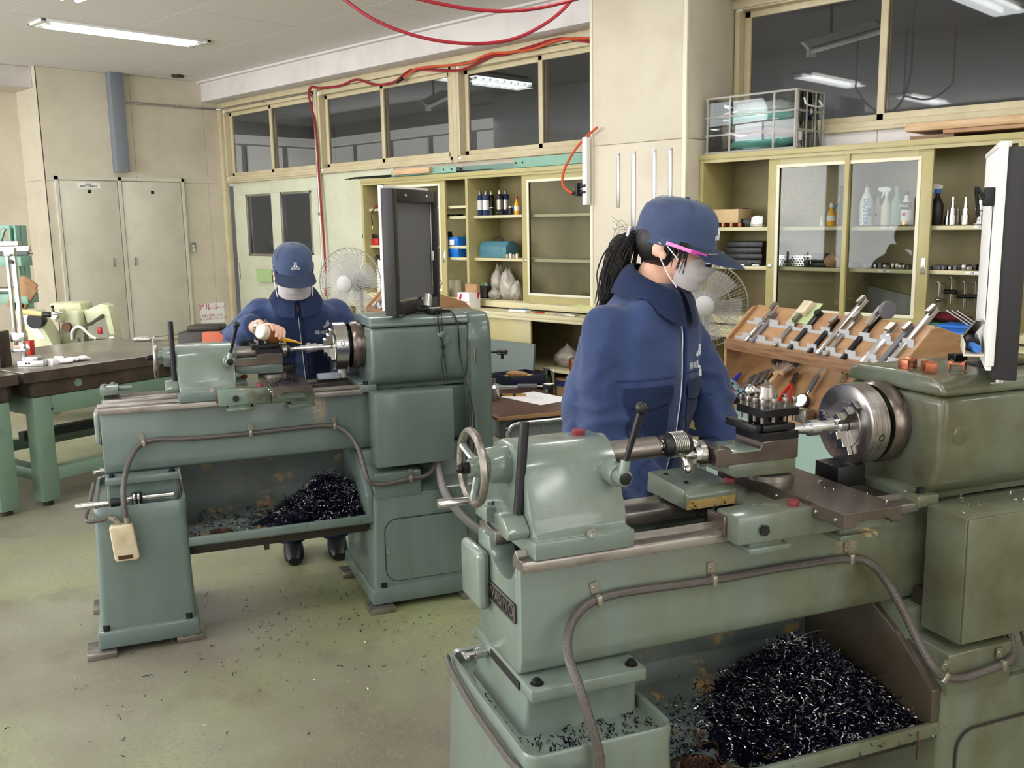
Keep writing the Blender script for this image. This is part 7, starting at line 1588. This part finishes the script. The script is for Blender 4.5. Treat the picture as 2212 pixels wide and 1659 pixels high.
    for h in (-.16, -.08, 0, .12, .26, .4, .54, .67, .78, .87, .94, .985):
        row = []
        for k in range(40):
            a = 2*PI*k/40
            p = dome(a, max(h, 0)); 
            if h < 0: p.z = .018+RZ*h*(1+.3*(math.cos(a) < 0)); p.x *= 1.0; 
            w_ = noise.noise(V((p.x*22, p.y*22, p.z*30))+V((P['seed'], 0, 0)))*.006*(1-max(0, math.cos(a))*.7)+(1-min(1, 3*abs(noise.noise(V((p.x*8+p.z*9, p.y*8, p.z*30))))))*.006*(1-max(0, math.cos(a)))*(h < .75)
            e = V((math.cos(a), math.sin(a), .2)); row.append(Hm @ (p+e*w_))
        rs_.append(row)
    b.loft(rs_); cp = b.out('cap', MT['cap'], t, angle=70)
    for a in (0, R(62), R(-62), PI):
        B().tube([Hm @ (dome(a, h)+V((math.cos(a), math.sin(a), .5))*.0022) for h in (.12, .3, .5, .68, .82, .93, .985)], .0007, 5, 2).out('panel_seam', MT['cap'], cp)
    def band(u, v):
        a = 2*PI*u; p = dome(a, 0); p.z = .006+.018*v+(.0 if math.cos(a) > 0 else -.004); return Hm @ (p*1.0+V((math.cos(a), math.sin(a), 0))*.0012)
    B().grid(band, 40, 2).out('hat_band', MT['cap'], cp, angle=70)
    def vis(u, v):
        a = (u-.5)*2*R(66); ed = math.cos(a*1.32)
        p = V((RX*math.cos(a)-.004, RY*math.sin(a), .012)); q = V((.045+.138*math.cos(a*.98), .086*math.sin(a*1.12), .010-.020*abs(ed)-.006))
        x = p.lerp(q, v); x.z += -.010*math.sin(a)**2*v*2+.004*math.sin(PI*v); return Hm @ x
    B().grid(vis, 26, 7, .004).out('visor', MT['cap'], cp, angle=60)
    def cf(x, y): return Hm @ V((capx(x, .048+y)+.0022, x, .048+y))
    emblem(cf, .017, 'crest', cp)
    B().cyl(Hm @ V((0, 0, .018+RZ)), Hm @ V((0, 0, .022+RZ)), .006, n=10).out('top_button', MT['cap'], cp)
    if P['girl']: B().box((0, 0, 0), (.006, .03, .016), .002, T=Hm @ M.Translation((-.118, -.02, .012))).box((0, 0, 0), (.006, .01, .02), .002, T=Hm @ M.Translation((-.114, -.045, .005))).out('size_strap', MT['thread'], cp)
    # --- hair
    b = B(); b.sph((-.026, 0, .008), 1, 24, (.081, .0795, .080), Hm)
    for v in b.bm.verts: v.co += V((noise.noise(v.co*60), noise.noise(v.co*60+V((9, 0, 0))), 0))*.0015
    hr = b.out('hair', MT['hair'], t, angle=180)
    rn = random.Random(3)
    b = B()
    for s in (1, -1):
        for k in range(16):
            x = rn.uniform(.0, .05); p = V((x+.004, s*(.0765-.12*x*x*8), .018)); b.tube([Hm @ p, Hm @ (p+V((.004, s*.001, -.03))), Hm @ (p+V((rn.uniform(-.004, .01), s*.0, -rn.uniform(.04, .075 if P['girl'] else .05))))], [.0022, .0018, .0006], 4, 3)
    tag(b.out('side_strands', MT['hair'], hr), None, None, kind='stuff')
    if P['girl']:
        b = B(); path = [V(p)-off for p in P['tail']]
        for k in range(190):
            o_ = V((rn.gauss(0, 1), rn.gauss(0, 1), rn.gauss(0, 1)))*.012
            sc_ = (.35, 1.25, 1.5, 1.2, .7); cut = rn.choice((0, 0, 0, -.03, .02))
            b.tube([path[i]+o_*sc_[i]+V((0, 0, cut if i == 4 else 0))+V((rn.gauss(0, .003), rn.gauss(0, .003), 0)) for i in range(5)], [.0024, .0026, .0024, .0018, .0005], 4, 4)
        b.tube(path, [.012, .022, .024, .016, .004], 10, 5)
        tag(b.out('ponytail', MT['hair'], hr), None, None)
        B().tube([path[0].lerp(path[1], .12)+(V((math.cos(2*PI*k/12), 0, math.sin(2*PI*k/12))))*.017 for k in range(12)], .004, 6, 0, True).out('hair_tie', MT['black'], hr)
        b = B()
        for k in range(14):
            a0 = path[0]+V((rn.gauss(0, .01), 0, rn.gauss(0, .01))); b.tube([a0, a0+V((-.03, .01, rn.uniform(-.02, .04))), a0+V((-.05, .02, rn.uniform(-.06, .05)))], .0005, 3, 4)
        tag(b.out('flyaway_hair', MT['hair'], hr), None, None, kind='stuff')
    # --- mask, eyes, glasses
    def mk(u, v):
        a = (u-.5)*2*R(86); ca = math.cos(a); zt, zb = -.002-.034*(1-ca)*1.2, -.101+.018*(1-ca)
        z = zt+(zb-zt)*v; nose = math.exp(-((a/.40)**2))*math.exp(-((z+.024)/.028)**2)*.016
        prof = 1-.30*(max(0, -z-.045)/.055)**1.5
        r = .0700*prof+nose+.0016*math.sin(v*PI*7)*ca
        return Hm @ V((.030+r*ca, .0685*math.sin(a)*(.82+.18*prof), z))
    ms = B().grid(mk, 28, 20, .0022).out('face_mask', MT['mask'], t, angle=80)
    for s in (1, -1):
        B().tube([Hm @ V((.05, s*.0715, -.036)), Hm @ V((.02, s*.0785, -.012)), Hm @ V((-.012, s*.080, .012))], .0016, 5).out('ear_loop', MT['mask'], ms)
        B().tube([Hm @ V((.05, s*.0715, -.092)), Hm @ V((.02, s*.075, -.065)), Hm @ V((-.008, s*.0795, -.03))], .0016, 5).out('ear_loop', MT['mask'], ms)
        B().sph((.073, .031*s, -.004), .0115, 12, (1, 1.2, .75), Hm).out('eye', MT['lab'], t); B().sph((.0842, .031*s, -.006), .0045, 10, (.5, 1, 1), Hm).out('iris', MT['hair'], t)
        B().tube([Hm @ V((.081, s*.018, .010)), Hm @ V((.080, s*.032, .013)), Hm @ V((.070, s*.047, .009))], [.002, .0025, .0012], 6).out('eyebrow', MT['hair'], t)
        B().tube([Hm @ V((.0845, s*.020, .0)), Hm @ V((.085, s*.031, .0025)), Hm @ V((.078, s*.043, -.002))], .0013, 5).out('eyelash', MT['hair'], t)
    if P['girl']:
        gl = thing('x', None, None); bpy.data.objects.remove(gl)
        fr = B().tube([Hm @ V((.104, .066, .004)), Hm @ V((.117, .03, .006)), Hm @ V((.117, 0, .002)), Hm @ V((.117, -.03, .006)), Hm @ V((.104, -.066, .004))], .0014, 6).out('glasses', MT['clip'], t)
        def ln(u, v): a = (u-.5)*2*R(48); return Hm @ V((.035+.083*math.cos(a), .092*math.sin(a), .006-.034*v))
        B().grid(ln, 16, 4).out('lens', MT['clear'], fr)
        for s in (1, -1):
            B().bar(Hm @ V((.0, s*.083, .008)), Hm @ V((.066, s*.0815, .002)), .0025, .009, Hm.to_3x3() @ V((0, 0, 1)), .001).out('temple', MT['pink'], fr); B().bar(Hm @ V((.066, s*.0815, .002)), Hm @ V((.102, s*.069, -.002)), .003, .011, Hm.to_3x3() @ V((0, 0, 1)), .001).out('hinge', MT['mag'], fr)
    return t
gy = math.atan2(-.9, .436)
worker(O2, (.60, .58), dict(girl=True, yaw=gy, hyaw=math.atan2(-.75, .66), hpitch=R(14), bulge=.01, seed=2, zipo=0.0,
    J=dict(hip=(.60, .58, .86), chest=(.63, .545, 1.20), neck=(.662, .52, 1.37), head=(.720, .492, 1.490), Rsh=(.515, .47, 1.30), Rel=(.497, .455, 1.03), Rwr=(.62, .38, .875), Lsh=(.775, .61, 1.31), Lel=(.90, .60, 1.07), Lwr=(.86, .44, .90)),
    grip={'R': ((.60, .345, .82), (1, 0, 0), (0, 1, .2), .012, -.02, 1, 160), 'L': ((.85, .40, .86), (1, 0, 0), (0, 1, .2), .012, -.03, 1, 160)},
    tail=[(.642, .552, 1.512), (.614, .575, 1.485), (.599, .586, 1.43), (.584, .583, 1.385), (.556, .574, 1.335)]),
    'person with ponytail, navy overalls, cap, mask and pink glasses standing at the foreground lathe')
Bb, Bn, Bt = V((.689, .085, 1.156)), V((.772, .132, 1.118)), V((.855, .158, 1.090))
da = (Bn-Bb).normalized()
worker(O1, (.95, .68), dict(girl=False, yaw=math.atan2(-.99, -.12), hyaw=math.atan2(-.99, -.06), hpitch=R(14), bulge=.015, seed=5, zipo=0.0, lean=-.25, ez=.055,
    J=dict(hip=(.95, .68, .86), chest=(.915, .53, 1.12), neck=(.885, .43, 1.245), head=(.868, .355, 1.368), Rsh=(.735, .47, 1.19), Rel=(.625, .42, 1.10), Rwr=(.70, .215, 1.165), Lsh=(1.065, .485, 1.18), Lel=(1.135, .46, .97), Lwr=(1.05, .40, .90)),
    grip={'R': (Bb, da, (-.25, 1, .35), .030, .022, 1, 165), 'L': ((1.03, .40, .86), (1, 0, 0), (0, 1, .2), .012, -.03, 1, 160)}, tail=None),
    'person in navy overalls, cap and mask bending over the back lathe with oil bottle')
ob = thing('oil_bottle', 'squeeze bottle of amber oil with a yellow spout held over the work piece', 'bottle', lp(O1, *Bb), LROT); vz = Bn-Bb
B().rev([(0, 0), (0, .026), (.004, .029), (.012, .030), (.07, .030), (.088, .022), (.094, .013), (.094, 0)], (0, 0, 0), vz, 24).out('oil', MT['oil'], ob)
B().rev([(-.001, 0), (-.001, .0265), (.003, .0296), (.026, .0306), (.027, .0302)], (0, 0, 0), vz, 24).out('milky_base', MT['milk'], ob)
d2 = (Bt-Bn).normalized()
B().rev([(.090, .0145), (.104, .0145), (.106, .009)], (0, 0, 0), vz, 18).tube([vz.normalized()*.104, vz.normalized()*.115+d2*.006, (Bt-Bb)*.82, Bt-Bb], [.009, .0085, .005, .002], 10).tube([vz.normalized()*.112, vz.normalized()*.118+V((.004, -.006, -.016))], .004, 6).out('spout', MT['yel'], ob)
